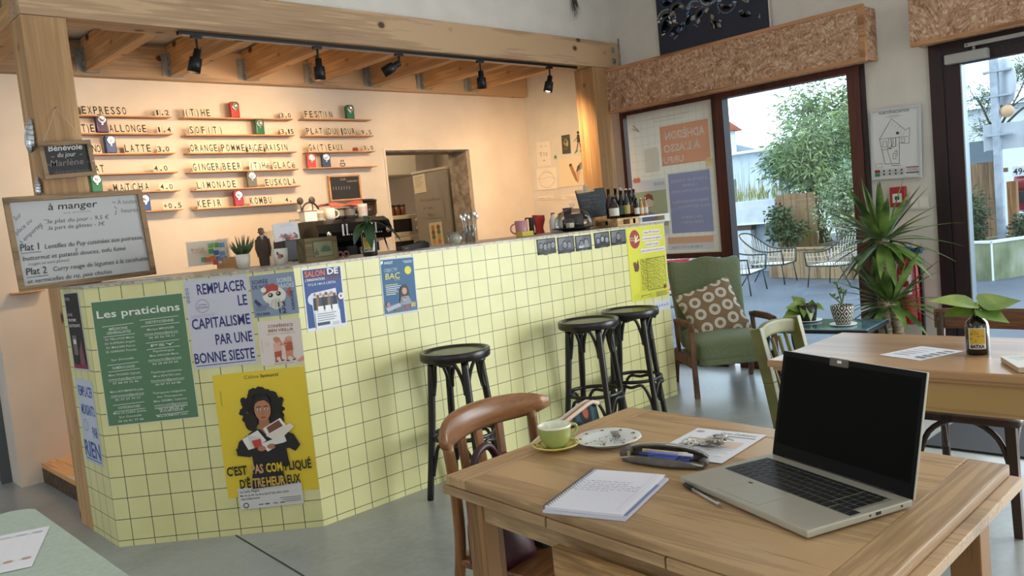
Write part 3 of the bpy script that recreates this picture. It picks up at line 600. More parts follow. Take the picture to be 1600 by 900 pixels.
def dE(S):
    S.ell(.55, .12, .1, .1, '40343a'); S.poly([(.45, .2), (.65, .2), (.7, .5), (.4, .5)], '4a4148'); S.line([(.5, .5), (.35, .8)], .08, '46404a'); S.line([(.62, .5), (.75, .8)], .08, '46404a'); S.poly([(.1, .95), (.35, .72), (.45, .85)], '4f8f62'); S.poly([(.6, .9), (.72, .75), (.95, .9)], 'd4683f'); S.line([(.45, .3), (.15, .45)], .06, '5b8a60')
draw_sheet('child_drawing', 'drawing of a diver with green and orange fins beside the post', ((893, 204), (911, 201), (896, 243)), 'dcd0c0', dE)
def dF(S): S.ell(.5, .5, .3, .3, '4b6a52')
draw_sheet('paper_scrap', 'tiny green scrap between the two drawings on the side wall', ((865, 242), (870, 241), (866, 250)), 'b8c9a4', dF, 'note')
def dG(S):
    S.text('bonjour a tous', .06, .7, .34, '6b5648', .8); S.text('*', .9, .7, .5, '2c2620')
draw_sheet('paper_note', 'narrow strip note under the scribbled circle on the side wall', ((840, 307), (864, 305), (841, 313)), 'e9e2d6', dG, 'note')
def dH(S):
    S.text('merci', .1, .45, .26, 'c46b50', .5); S.text('a bientot', .3, .8, .24, '6b5648', .6)
draw_sheet('paper_note', 'small note strip beside the blackboard on the side wall', ((878, 305), (899, 302), (879, 312)), 'e9e2d6', dH, 'note')
# ================================================================ POSTERS ON THE COUNTER
CN = V3((-.649, -.700, 0)).normalized(); CN = V3((-(4.025-CY), -.700, 0)).normalized(); CP0 = V3((1.157, 4.025, 0))+CN*.0012
def on_bend(x, y): return PP(x, y, CP0, CN)
def poster(name, lb, cat, f, q, base, fn, *k, group=None, rough=.5):
    S = Sheet(*corners(f, *q, *k), base, rough, .0009); fn(S); return S.build(name, lb, cat, group)
GRP = 'posters taped on the counter front'
def dr(S):
    w = 'dfe6da'; S.rect(.008, .006, .992, .994, '5b7f5e'); S.text('Les praticiens', .5, .135, .058, 'e9ece4', .9, 'C', .014)
    def head(x, y, s, wd=.34):
        S.line([(x-wd/2, y-.018), (x+wd/2, y-.022)], .006, w); S.text(s, x, y+.016, .02, w, wd*.72, 'C', .006); S.line([(x-wd/2, y+.034), (x+wd/2, y+.03)], .006, w)
    def lines(x, y, ls, u=()):
        for i, s in enumerate(ls):
            S.text(s, x, y+i*.033, .016, w, min(.36, .017*len(s)+.04), 'C', .003)
            if i in u: S.line([(x-.18, y+i*.033+.008), (x+.18, y+i*.033+.006)], .003, w)
    S.line([(.09, .205), (.43, .199)], .006, w); S.text('MÉDECINS', .26, .238, .02, w, .2, 'C', .006); S.text('GÉNÉRALISTES', .26, .268, .02, w, .26, 'C', .006); S.line([(.09, .286), (.43, .282)], .006, w)
    lines(.26, .315, ['Dr PELLOUX Marie', 'Dr SUFFRAN Angelo', 'Dr MAZARI Pierre', 'Dr SARRAIN Thomas', '', 'Sur Doctolib'])
    head(.26, .53, 'NUMÉROLOGUES'); lines(.26, .6, ['Mme THUARD Ophelie', 'numerologie@gmail.com', '07 88 04 72 46', '', 'Mme BOUMARIYA Julia', 'juliaboumariya@gmail.com', '06 37 29 70 37'], (1, 5))
    head(.26, .85, 'OSTÉOPATHES'); lines(.26, .905, ['Mme LE CLERC Justine', 'Sur Doctolib', '06 26 81 77 46'])
    head(.72, .2, 'DIÉTÉTICIENNE', .42); lines(.72, .27, ['Moriane MÉNAGER', 'moriane.dietetique@gmail.com', '06 40 56 94 51'], (1,))
    head(.72, .385, 'PSY', .36); lines(.72, .445, ['Psychologue', 'Mme AGULAR Maria', 'maria.psycho@gmail.com', '06 28 68 09 04', '', 'Psychopraticienne', 'Mme BOUTIN Léna', 'lena.boutin@gmail.com', '06 87 97 64 88', '', 'Thérapeute intégrative', 'Art Thérapeute', 'Mme CEREMIC Catherine', 'cereme.cath@gmail.com', '06 11 88 62 21'], (2, 7, 13))
    head(.72, .955-.045, 'AYURVEDA', .36); lines(.72, .962, ['Mme DURMONT Laura'])
poster('poster', 'green poster headed Les praticiens on the left of the counter', 'poster', on_bend, ((141, 472), (285, 457), (170, 667)), 'd9ddcb', dr, group=GRP)
def dr(S):
    n = '2a2d6b'
    for s, x, y, w, in (('REMPLACER', .97, .17, .79), ('LE', .965, .335, .15), ('CAPITALISME', .97, .55, .95), ('PAR UNE', .97, .745, .6), ('BONNE SIESTE', .97, .935, .98)): S.text(s, x-.005, y, .115, n, w*.97, 'R', .018)
    S.line([(.03, .965), (.97, .962)], .012, n); S.ring(.25, .3, .105, .1, n); S.text('LE FORUM', .25, .295, .016, n, .13, 'C'); S.text('DÉSCOLARISÉ', .25, .325, .016, n, .16, 'C')
    for i in range(3): S.line([(.05, .4+i*.012), (.42, .39+i*.012)], .004, '9a9ab8')
    for i in range(4): S.ring(.045, .1+i*.045, .025, .017, n, 10)
poster('poster', 'white poster reading REMPLACER LE CAPITALISME PAR UNE BONNE SIESTE', 'poster', on_bend, ((286, 439), (385, 428.5), (302, 578)), 'cfcdda', dr, group=GRP)
def dr(S):
    d = '27304a'; S.text('SOIRÉE', .04, .2, .09, d, .36, 'L', .015); S.text('DE NOËL', .04, .32, .09, d, .4, 'L', .015); S.text('SOIRÉE', .6, .22, .1, 'd9dfe6', .34, 'L', .015); S.text('KARAOKÉ', .55, .36, .1, 'd9dfe6', .42, 'L', .015)
    S.ell(.5, .52, .26, .2, 'e8e4da'); S.poly([(.25, .5), (.3, .3), (.5, .22), (.62, .3), (.6, .42), (.45, .4)], 'b24a3c'); S.ell(.28, .36, .06, .06, 'eceae4'); S.ell(.42, .5, .055, .05, '2b2b2b'); S.ell(.6, .48, .055, .05, '2b2b2b'); S.ell(.41, .49, .02, .02, 'e8d9a0'); S.ell(.59, .47, .02, .02, 'e8d9a0'); S.poly([(.45, .6), (.6, .58), (.7, .78), (.5, .86), (.35, .75)], 'd8d2c4')
    for i in range(5): S.line([(.36+i*.08, .62), (.3+i*.1, .82)], .01, 'a8a294')
    S.poly([(.78, .45), (.86, .35), (.9, .42), (.82, .6)], 'c0564a'); S.poly([(.08, .55), (.2, .7), (.14, .76), (.04, .62)], '3d4760')
    for i in range(4): S.rect(.05, .72+i*.035, .36-.03*i, .735+i*.035, '6f7f9e')
    S.text('DU BAR', .06, .955, .06, d, .3, 'L', .015); S.text('13', .56, .8, .12, d, .16, 'L', .02); S.text('12', .57, .955, .12, d, .16, 'L', .02); S.text('KARAOKE', .92, .9, .07, d, .42, 'L', .012, 0, RAD(90))
poster('poster', 'blue grey poster with a white owl-like Christmas face and 13 12', 'poster', on_bend, ((389, 432), (459, 424), (397.5, 497)), '8d9bb4', dr, group=GRP)
def dr(S):
    b = '8a3f34'; S.text('CONFÉRENCE', .53, .16, .065, b, .58, 'C', .018); S.text('BIEN VIEILLIR', .53, .26, .065, b, .58, 'C', .018); S.text('MERCREDI 11 DECEMBRE 18H', .52, .32, .025, 'b07a6a', .66, 'C')
    for x, hair, top, bot, sg in ((.42, 'c98a6a', 'e3b1a0', 'b4553d', 1), (.68, 'd8a58c', 'b65a40', 'd88a70', -1)):
        S.ell(x, .45, .075, .075, 'd58f70'); S.ell(x-.02*sg, .42, .07, .05, hair); S.poly([(x-.1, .52), (x+.08, .5), (x+.09, .7), (x-.08, .72)], top); S.line([(x+.06*sg, .57), (x+.16*sg, .54), (x+.18*sg, .48)], .035, 'd58f70'); S.poly([(x-.09, .71), (x+.08, .69), (x+.07, .82), (x-.09, .83)], bot); S.line([(x-.06, .82), (x-.07, .92)], .035, bot); S.line([(x+.04, .82), (x+.07*(1 if sg > 0 else 1.8), .91)], .035, bot); S.line([(x-.08, .925), (x-.02, .92)], .025, '38282a'); S.line([(x+.06, .915), (x+.12, .905)], .025, '38282a')
    for i in range(3): S.line([(.3, .955+i*.016), (.75, .945+i*.016)], .006, 'c9a79a')
    S.poly([(.84, .93), (1, .83), (1, .95), (.86, .97)], 'dd9a80'); S.text('DIETÉTIQUE', .08, .7, .03, 'c9a79a', .3, 'L', 0, 0, RAD(90)); S.rect(.14, .5, .22, .505, 'b9a49a'); S.rect(.14, .53, .24, .535, 'b9a49a'); S.rect(.14, .56, .22, .565, 'b9a49a')
poster('poster', 'pale pink conference poster with two dancing old people', 'poster', on_bend, ((401.5, 502.5), (469, 497), (404.5, 572)), 'e6d8cf', dr, group=GRP)
def dr(S):
    k = '221d18'; S.text('Céline', .5, .055, .028, k, .16, 'R', 0); S.text('Iannucci', .52, .055, .028, k, .19, 'L', .02); S.rect(.06, .13, .07, .25, 'b3a02c')
    S.ell(.5, .27, .19, .17, '1d1714')
    rnd = random.Random(3)
    for i in range(46):
        a = 2*pi*i/46; r = .17+rnd.uniform(-.012, .05); S.ell(.5+r*cos(a)*(1.05), .275+r*sin(a)*.66+.03*abs(cos(a)), rnd.uniform(.025, .045), rnd.uniform(.025, .04), '1d1714', 10)
    S.ell(.36, .4, .07, .1, '1d1714'); S.ell(.65, .41, .07, .1, '1d1714')
    S.poly([(.45, .38), (.55, .38), (.57, .47), (.43, .47)], 'a9714e'); S.poly([(.2, .55), (.4, .455), (.5, .48), (.6, .455), (.8, .53), (.86, .62), (.8, .67), (.7, .62), (.72, .78), (.33, .79), (.32, .62), (.24, .66), (.16, .63)], '1f1c1e')
    S.poly([(.44, .455), (.5, .51), (.57, .455)], 'b37a56'); S.ell(.5, .31, .088, .125, 'b98059'); S.poly([(.41, .27), (.45, .2), (.57, .2), (.6, .28), (.53, .235), (.46, .24)], '1d1714')
    for x in (.462, .54): S.ell(x, .305, .02, .011, 'f2ece4', 12); S.ell(x, .305, .01, .01, '2a1a12', 10); S.line([(x-.024, .286), (x+.024, .284)], .009, '2a1a12')
    S.line([(.5, .31), (.493, .345), (.508, .347)], .006, '8a5a3e'); S.ell(.5, .372, .028, .009, '93473e', 12)
    for pts, c in (([(.24, .53), (.42, .47), (.5, .56), (.3, .63)], 'e9e4dc'), ([(.48, .46), (.68, .39), (.74, .46), (.52, .53)], 'efe9e0'), ([(.52, .455), (.66, .405), (.7, .455), (.54, .505)], '7a4a3a'), ([(.3, .5), (.44, .53), (.46, .63), (.34, .64)], 'd8d0cc'), ([(.5, .52), (.78, .44), (.82, .47), (.62, .58)], 'e6dccb'), ([(.34, .55), (.44, .54), (.46, .64), (.38, .65)], 'c4453c'), ([(.44, .58), (.7, .53), (.72, .58), (.5, .65)], 'e7e2da')): S.poly(pts, c)
    S.poly([(.16, .6), (.3, .62), (.44, .6), (.46, .645), (.3, .68), (.17, .66)], '1f1c1e'); S.ell(.44, .62, .045, .03, 'b37a56', 12); S.ell(.55, .61, .05, .03, 'b37a56', 12); S.poly([(.58, .6), (.8, .58), (.85, .63), (.6, .645)], '1f1c1e')
    S.poly([(.31, .77), (.63, .77), (.66, .93), (.285, .94)], '1f1c1e')
    for t, x0, x1, y, c in (("C'EST", .03, .25, .815, k), ('PAS', .3, .43, .815, 'd0a070'), ('COM', .46, .635, .815, 'e6c02c'), ('PLIQUÉ', .665, .955, .815, k), ("D'Ê", .155, .272, .925, k), ('TRE', .3, .43, .925, 'c9a25a'), ('HEUR', .445, .65, .925, 'd9b040'), ('EUX', .675, .82, .925, k)): S.text(t, x0, y, .07, c, x1-x0, 'L', .03)
poster('poster', 'big yellow show poster of a curly-haired woman hugging papers', 'poster', on_bend, ((331.5, 587), (475, 572), (351, 779)), 'e9cb36', dr, group=GRP)
def dr(S):
    k = '2b2a2c'; S.text('La Luna Negra', .03, .24, .13, k, .3, 'L', .012); S.text('Mer 04, Jeu 05, Ven 06 et Sam 07 Déc 2024 à 20h30', .03, .42, .1, k, .76, 'L', .01); S.text('ONE WOMAN SHOW', .03, .58, .09, k, .3, 'L', .01)
    S.ring(.1, .83, .045, .03, '4a484c', 14)
    for x, c in ((.3, '77757a'), (.4, '33425f'), (.53, '8a878c'), (.64, 'a2504a')): S.rect(x, .82, x+.07, .87, c)
    for i in range(3): S.rect(.64+.04*i, .62+.09*i, .97, .655+.09*i, '8b898f')
poster('caption_sheet', 'white caption strip with show dates below the big yellow poster', 'notice', (lambda x, y: on_bend(x, y)+CN*.006), ((372, 762.5), (471, 752), (373.5, 796)), 'd9d5d3', dr, group=GRP)
K1 = CY-.0012
def dr(S):
    S.rect(.03, .02, .97, .95, '2f4f8e'); S.rect(.03, .02, .97, .2, '23376b'); S.text('SALON', .07, .135, .095, 'd9694a', .5, 'L', .03); S.text('DE', .63, .125, .095, 'f0eee8', .28, 'L', .03); S.text("L'INNOVATION", .07, .205, .042, 'f0eee8', .48, 'L', .015); S.text('BASQUE', .58, .2, .042, '9c4a52', .33, 'L', .015); S.text("7/12 À 14H À L'ESTIA", .12, .28, .038, 'dfe4ee', .7, 'L', .01)
    S.poly([(.17, .4), (.8, .36), (.86, .98), (.2, .98)], 'dfe3ec'); S.ell(.2, .5, .12, .12, 'd5dbe8')
    rnd = random.Random(5)
    for i in range(8): x = .26+.07*i; S.ell(x, .43+.03*(i % 2), .035, .04, ['b48a6a', '7a5240', 'c49a7a'][i % 3], 10); S.poly([(x-.05, .48), (x+.05, .48), (x+.06, .68), (x-.06, .68)], ['2c3038', '8a6a4e', '3b4a66', '27262a'][i % 4])
    for i in range(3): S.rect(.3+.18*i, .62, .44+.18*i, .71, 'f2f2f0')
    S.rect(.22, .71, .84, .97, 'e9ebf0'); 
    for i in range(4): S.rect(.26, .74+i*.035, .74-.05*(i % 2), .75+i*.035, '5a5f70')
    S.rect(.25, .88, .56, .93, '3c4a60'); S.ring(.9, .5, .075, .06, 'e4e6ea'); S.ell(.9, .5, .06, .06, 'f2efec'); S.poly([(.9, .46), (.93, .5), (.9, .53), (.87, .5)], 'b33a3a')
    for i in range(3): S.rect(.62, .9+i*.018, .8, .907+i*.018, '9a9ca6')
poster('poster', 'blue and white poster reading SALON DE with a group of people', 'poster', PY, ((470, 421), (532.5, 414), (480, 519)), 'e3e5ea', dr, K1, group=GRP)
def dr(S):
    S.rect(.025, .02, .975, .965, '1d5a85'); S.poly([(.025, .05), (.09, .03), (.09, .085), (.025, .1)], 'e8edf2'); S.text('ANGLET', .12, .1, .045, 'f2f4f6', .25, 'L', .01); S.text('OBJECTIF', .1, .235, .06, 'b8c9d9', .38, 'L', -.004); S.text('BAC', .12, .365, .105, 'e3d95a', .42, 'L', .004, .1); S.text('2025', .38, .4, .03, 'c9b95a', .16, 'L')
    S.ell(.79, .24, .1, .1, 'd8d64a'); S.rect(.66, .07, .93, .08, 'cfdbe6'); S.rect(.7, .095, .93, .105, 'cfdbe6')
    for i, (x1, c) in enumerate(((.46, 'e3d95a'), (.55, 'dfe6ec'), (.5, 'dfe6ec'), (.42, 'dfe6ec'), (.46, 'e3d95a'), (.38, 'dfe6ec'))): S.rect(.1, .46+i*.033, x1, .472+i*.033, c)
    S.rect(.025, .8, .975, .965, '4f6a84'); S.poly([(.5, .6), (.56, .5), (.7, .48), (.76, .6), (.8, .84), (.46, .84)], '2a1e1c'); S.ell(.63, .6, .07, .085, 'c59a80'); S.poly([(.5, .58), (.56, .5), (.7, .49), (.75, .56), (.6, .54)], '2a1e1c'); S.poly([(.46, .84), (.52, .7), (.74, .69), (.84, .84)], '8a93a2'); S.ell(.62, .74, .07, .04, 'c9a186'); S.line([(.58, .72), (.66, .73)], .02, '2a2a30')
    for i in range(3): S.line([(.5, .74+.03*i), (.56, .73+.03*i)], .012, '2f3648')
    S.poly([(.05, .86), (.45, .8), (.5, .86), (.1, .93)], 'a9b4c0'); S.poly([(.08, .78), (.16, .76), (.18, .83), (.1, .85)], 'c8786a'); S.ell(.66, .89, .06, .05, 'b04040'); S.rect(.78, .82, .92, .9, 'b9a878'); S.rect(.3, .9, .55, .93, '7a5a5a')
poster('poster', 'blue tutoring poster with a girl under yellow lettering', 'poster', PY, ((592.5, 405), (646, 400), (600.5, 494.5)), 'c9d4dd', dr, K1, group=GRP)
# five black and white photographs
def photo(i, q, heads):
    def dr(S):
        S.rect(.03, .035, .97, .97, '17181a'); S.rect(.06, .06, .94, .82, '5a5d62'); S.poly([(.06, .06), (.5, .06), (.3, .4), (.06, .5)], '74777c')
        for x, y, r, c, b in heads: S.ell(x, y+.3, r*1.6, r*1.5, b); S.ell(x, y, r*1.25, r*1.35, '17171a'); S.ell(x+.01, y+.04, r, r*1.1, c); S.ell(x-.035, y+.03, .018, .013, '2a2a2c', 8); S.ell(x+.045, y+.03, .018, .013, '2a2a2c', 8); S.line([(x-.02, y+.13), (x+.04, y+.13)], .015, '5a4a4a')
        S.rect(.03, .82, .97, .97, '141416'); S.text('- 2024 -', .5, .93, .05, '8a8a8c', .5, 'C')
    lb = ['black and white photo of four smiling people, leftmost of five', 'black and white photo of two people, second of five', 'black and white photo of a couple, middle of five', 'dark black and white group photo, fourth of five', 'photo of one person in dark clothes with green, rightmost of five'][i]
    poster('photo_print', lb, 'photo', PY, q, '0f1012', dr, K1, group='photos along the counter edge')
photo(0, ((838, 374.5), (867, 371), (840.5, 399)), [(.2, .42, .09, '8a8a8c', '3a3b3e'), (.42, .5, .1, '929294', '2a2b2e'), (.62, .46, .1, '858587', '46474a'), (.82, .42, .1, '8f8f91', '2e2f32')])
photo(1, ((870, 371.5), (896, 368), (872, 397)), [(.42, .45, .11, '929294', '3f4044'), (.68, .5, .11, '88888a', '57585c')])
photo(2, ((898, 369), (923, 366), (900, 393)), [(.36, .5, .1, '808082', 'c9c9ca'), (.64, .44, .11, '949496', '8f9094')])
photo(3, ((927.5, 364.5), (951, 361), (929.5, 388.5)), [(.22, .5, .1, '97979a', '27282b'), (.5, .42, .1, 'a5a5a8', '1f2022'), (.78, .5, .1, '9b9b9e', '2c2d30')])
photo(4, ((953, 361), (976.5, 358), (955, 384)), [(.5, .4, .12, '8f7f76', '1c1d20')])
def dr(S):
    p = '8c2f52'; S.ell(.2, .16, .135, .15, 'a53035'); S.line([(.2, .2), (.28, .12)], .03, 'e9e2b8'); S.line([(.2, .2), (.32, .17)], .025, 'e9e2b8'); S.text('BON', .08, .15, .018, 'e9e2b8', .1, 'L', .01); S.text('PLAN', .08, .18, .018, 'e9e2b8', .12, 'L', .01); S.line([(.22, .2), (.21, .11)], .03, 'e9e2b8')
    for i, s in enumerate(("Aidez PPI l'Amicale", 'à retrouver son gland,', "jusqu'à ce que", 'notre monde se trouve gourou.')):
        y = .1+i*.082; wd = (.42, .5, .34, .62)[i]; S.rect(.65-wd/2-.02, y-.042, .65+wd/2+.02, y+.016, 'e7dfdf'); S.text(s, .65, y, .03, p, wd, 'C', .012)
    S.poly([(.12, .53), (.16, .47), (.2, .5), (.24, .44), (.25, .55), (.22, .6), (.14, .6)], '6b3a24'); S.ell(.15, .5, .04, .04, '7a4630'); S.poly([(.87, .86), (.93, .83), (.94, .88), (.9, .91)], '5d3320')
    rnd = random.Random(11); n = 15; x0, y0, x1, y1 = .3, .445, .8, .87; cx = (x1-x0)/n; m_ = 19; cy = (y1-y0)/m_
    for i in range(n):
        for j in range(m_):
            x = x0+i*cx; y = y0+j*cy
            S.line([(x, y), (x+cx, y)] if rnd.random() < .5 else [(x, y), (x, y+cy)], .008, '5a5420')
    S.line([(x0, y0), (x1, y0-.01), (x1, y1), (x0, y1), (x0, y0)], .01, '5a5420')
    S.text('gland', .1, .935, .022, '3a3518', .25, 'L', .01); S.text('pour en savoir plus', .08, .96, .014, '3a3518', .33)
    for i in range(4): S.rect(.5, .915+i*.017, .85-.06*(i % 2), .922+i*.017, '4c471e')
poster('poster', 'bright yellow maze poster with a red round badge at the counter end', 'poster', PY, ((978, 357), (1036, 350.5), (986.5, 472.5)), 'dcd83c', dr, K1, group=GRP)
def dr(S):
    for i in range(5): S.rect(.15+.16*i, .35+.06*(i % 2), .24+.16*i, .6, '8f9cb8')
poster('paper_label', 'small white label below the yellow maze poster', 'label', PY, ((1021, 472), (1046, 467), (1022.5, 487)), 'd8dbe4', dr, K1)
KX = 1.1565
def dr(S):
    S.rect(.06, .015, .94, .97, '1f1d20'); S.text('POIL', .1, .1, .035, 'c9c4c0', .3, 'L', .01)
    for i, s in enumerate(('ROUGE', 'PRINTEMPS', 'DES ÉTUDIANTS')): S.text(s, .12, .3+.07*i, .035, 'd5b9b4' if i == 0 else 'e2dedc', (.3, .5, .7)[i], 'L', .015)
    S.rect(.2, .55, .46, .8, '77706c'); S.rect(.24, .6, .42, .66, 'd8d4d0'); S.poly([(.55, .75), (.75, .6), (.85, .92), (.5, .92)], '7a4a58'); S.rect(.06, .92, .94, .97, '8c2a48')
poster('poster', 'black poster wrapped on the narrow left side of the counter', 'poster', PX, ((98.5, 458), (122, 455.5), (118, 578)), 'c9c6c2', dr, KX, group=GRP)
def dr(S):
    n = '2f4f9c'
    for i, (s, w) in enumerate((('REMPLACER', .86), ('MONSANTO', .8), ('PAR', .3), ('RIEN', .92))): S.text(s, .95, (.2, .42, .67, .93)[i], .12 if i < 3 else .19, n, w, 'R', .02)
    S.line([(.06, .96), (.95, .96)], .02, n); S.ring(.3, .55, .12, .11, n)
poster('poster', 'white poster with blue letters ending in RIEN on the counter side', 'poster', PX, ((117.5, 590), (143, 596), (137, 719)), 'c4cbda', dr, KX, group=GRP)
# ================================================================ THINGS ON AND BEHIND THE BAR
m_white = flat('e9e6df', .3); m_cream = flat('e0dccb', .35)
g = G(flat('d9d4c8', .4)); g.box((2.35, 5.06, 0), (4.0, YB-.002, .87)); g.use(flat('9a9488', .3)); g.box((2.33, 5.03, .87), (4.02, YB-.002, .90), bev=.004)
g.build('back_counter', origin=(3.1, 5.35, 0), label='low back counter under the espresso machine behind the bar', cat='counter')
g = G(flat('cfc9bc', .45)); g.box((1.66, 3.93, .12), (1.7, 4.3, .3)); 
# espresso machine
t = thing('espresso_machine', 'black two-group espresso machine with cups on top behind the bar', 'coffee machine', (3.27, 5.27, .90)); t.scale = (.79, 1, 1)
m_gloss = flat('0d0e11', .24, 0, spec=.35)
g = G(m_gloss); Rx = Matrix.Rotation(pi/2, 4, 'Z') @ Matrix.Rotation(pi/2, 4, 'X')
g.prism([(-.27, .40), (-.29, .47), (-.26, .53), (-.2, .56), (.1, .56), (.12, .5), (.12, .05), (-.0, .05), (-.0, .36)], .78, Rx, -.39); g.build('body', t)
g = G(flat('2b2c2f', .3, .5)); g.box((-.4, -.26, .04), (.4, .0, .1), bev=.01); g.box((-.34, -.24, .1), (.34, -.02, .108)); [g.tube([(x, y, .0), (x, y, .05)], .02, 10) for x in (-.35, .35) for y in (-.22, .22)]; g.build('drip_tray', t)
for x in (-.17, .16):
    g = G(m_chr); g.lathe([(.0, .38), (.045, .38), (.05, .34), (.042, .3), (.03, .27), (.0, .27)], 16, Matrix.Translation((x, -.15, 0))); g.build('group_head', t)
    g = G(m_black); g.tube([(x, -.18, .29), (x+.01, -.3, .275), (x+.015, -.36, .265)], [.011, .014, .016], 10); g.build('portafilter_handle', t)
for i, x in enumerate((-.14, -.1, .17, .21)):
    g = G(m_chr); g.beam((x, -.292, .52), (x-.01, -.3, .44), .014, .01); g.build('paddle', t)
for x in (-.3, .33):
    g = G(m_chr); g.tube([(x, -.28, .46), (x, -.31, .455)], .021, 12); g.tube([(x, -.31, .455), (x, -.32, .453)], .012, 10); g.build('steam_knob', t)
    g = G(m_chr); g.tube([(x*1.1, -.2, .42), (x*1.13, -.24, .3), (x*1.13, -.22, .16)], .007, 8); g.build('steam_wand', t)
g = G(flat('cfccc4', .4)); g.box((.0, -.296, .455), (.07, -.288, .495)); g.build('badge', t)
g = G(flat('c9c9c4', .3)); [g.ball((x0+.025*i, -.287, .445), .005, 6) for x0 in (-.13, .17) for i in range(5)]; g.build('buttons', t)
g = G(m_chr); g.tube([(-.38, .09, .558), (-.38, .1, .585), (.38, .1, .585), (.38, .09, .558)], .005, 8); g.build('cup_rail', t)
ZM = .90+.5605
def mug(x, y, z, r, h, c, lb, rz=0, grp='cups on the espresso machine', band=None, cat='cup', name='mug'):
    t = thing(name, lb, cat, (x, y, z), rz, grp); g = G(flat(c, .3)); g.lathe([(0, .002), (r*.8, 0), (r*.96, h*.15), (r, h), (r*.93, h), (r*.88, h*.2), (0, .006)], 20)
    if band: g.use(flat(band, .4)); g.lathe([(r*.985+.001, h*.3), (r*1.0+.001, h*.8)], 20)
    g.build('cup_body', t); g = G(flat(c, .3)); g.tube(arc((r*.95, 0, h*.5), h*.32, -pi/2, pi/2, 8), .006, 7); g.build('handle', t); return t
mug(3.085, 5.15, ZM, .03, .07, 'e5e0d6', 'small white cup with a dark band on the machine, left of the big white mug', .3, band='b9a58a')
mug(3.16, 5.13, ZM, .038, .085, 'ece8df', 'plain big white mug standing on the espresso machine', -.4)
mug(3.245, 5.15, ZM, .04, .08, '3a3733', 'dark patterned mug under the red cloth on the machine', 2.8, band='8a8578')
mug(3.333, 5.15, ZM, .045, .08, '4a4a4a', 'grey speckled mug under the right of the red cloth', -.3, band='77736c')
mug(3.437, 5.13, ZM, .038, .1, 'ebe5da', 'white mug with small red dots at the right end of the machine', 2.9, band='e2cfc6')
t = thing('sugar_caddy', 'white caddy box with two round-headed spoons on the espresso machine', 'caddy', (2.995, 5.15, ZM))
g = G(m_white); g.box((-.05, -.04, 0), (.05, .04, .075), bev=.006); g.build('box', t); g = G(flat('b07060', .5)); g.box((-.052, -.042, .07), (.052, .042, .078)); g.build('lid_edge', t)
for x in (-.045, .04): g = G(flat('4a4038', .4)); g.tube([(x, 0, .06), (x*1.1, 0, .13)], .004, 6); g.ball((x*1.1, 0, .15), .026, 10, sq=(1, .5, 1)); g.build('spoon', t)
g = G(flat('b8675a', .9)); n = 12
vs_ = []; fs = []
for i in range(n+1):
    for j in range(7):
        u = i/n; v = j/6; vs_.append((3.17+.29*u, 5.12+.2*v+.01*sin(u*9), ZM+.108+.012*sin(u*7+.6)+.008*sin(v*6+u*5)+.012*u-(.022+.018*sin(u*8) if j == 0 else 0)))
for i in range(n):
    for j in range(6): fs.append((i*7+j, i*7+j+7, i*7+j+8, i*7+j+1))
g.add(vs_, fs, None, True); o = g.build('tea_towel', origin=(3.4, 5.2, ZM+.08), label='crumpled red tea towel thrown over the mugs on the machine', cat='towel'); md = o.modifiers.new('thick', 'SOLIDIFY'); md.thickness = .005
t = thing('teapot', 'white teapot with dark handle arch behind the mugs on the machine', 'teapot', (3.10, 5.29, ZM)); g = G(m_white); g.lathe([(0, 0), (.05, 0), (.07, .04), (.06, .085), (.02, .1), (.012, .115), (0, .118)], 18); g.build('pot', t)
g = G(flat('3a3632', .4)); g.tube(arc((0, 0, .075), .068, .2, pi-.2, 10), .007, 7); g.build('handle', t); g = G(m_white); g.tube([(-.05, 0, .04), (-.09, 0, .07), (-.1, 0, .095)], [.014, .01, .007], 8); g.build('spout', t)
# grinder
t = thing('coffee_grinder', 'black coffee grinder with a clear bean hopper right of the espresso machine', 'coffee grinder', (3.73, 5.55, .9))
g = G(m_gloss); g.box((-.08, -.13, 0), (.08, .14, .03), bev=.008); g.box((-.07, -.02, .03), (.07, .13, .5), bev=.02); g.box((-.045, -.1, .3), (.045, 0, .42), bev=.01); g.build('body', t)
g = G(glass_mat('smoked_hopper', (.55, .5, .45), .08, .05)); g.lathe([(.05, .5), (.06, .52), (.105, .6), (.11, .7), (.106, .7), (.1, .6), (.055, .52), (.046, .5)], 20); g.build('hopper', t)
g = G(flat('1c1b1b', .35)); g.lathe([(0, .715), (.08, .714), (.113, .705), (.113, .695), (0, .695)], 20); g.build('hopper_lid', t)
# things left of the machine
for i, (x, y, c) in enumerate(((2.56, 5.2, 'd9cdb8'), (2.66, 5.36, 'e2d8c6'), (2.42, 5.24, 'd6cbb9'))): mug(x, y, .9, .042, .1, c, ['pale cup on the back counter left of the machine', 'cream cup beside the espresso machine on the back counter', 'far left pale cup on the back counter'][i], 1, 'cups on the back counter')
t = thing('cup_stack', 'stack of turned-over pale bowls beside the espresso machine', 'bowls', (2.80, 5.32, .9)); g = G(flat('a8a294', .4))
g.lathe([(.09, .0), (.1, .1), (.1, .42), (.085, .48), (.05, .52), (0, .525)], 20); g.build('bowls', t)
# ---- items on the counter from the left
T1 = CT+.0006
S = Sheet((1.36, 4.12, T1), (1.56, 4.02, T1), (1.30, 3.98, T1), 'd8d0c4', .6, .003); S.build('paper_pile', 'loose papers lying on the counter beside the whiteboard', 'papers')
g = G(flat('c8ab84', .8)); g.add([(-.12, -.05, 0), (.09, -.08, .0), (.11, .03, .008), (.03, .07, .01), (-.08, .06, .004)], [(0, 1, 2, 3, 4)]); o = g.build('kraft_sheet', loc=(1.70, 3.86, T1+.0005), label='curled kraft paper sheet lying under the brochure stand', cat='paper'); o.modifiers.new('thick', 'SOLIDIFY').thickness = .002
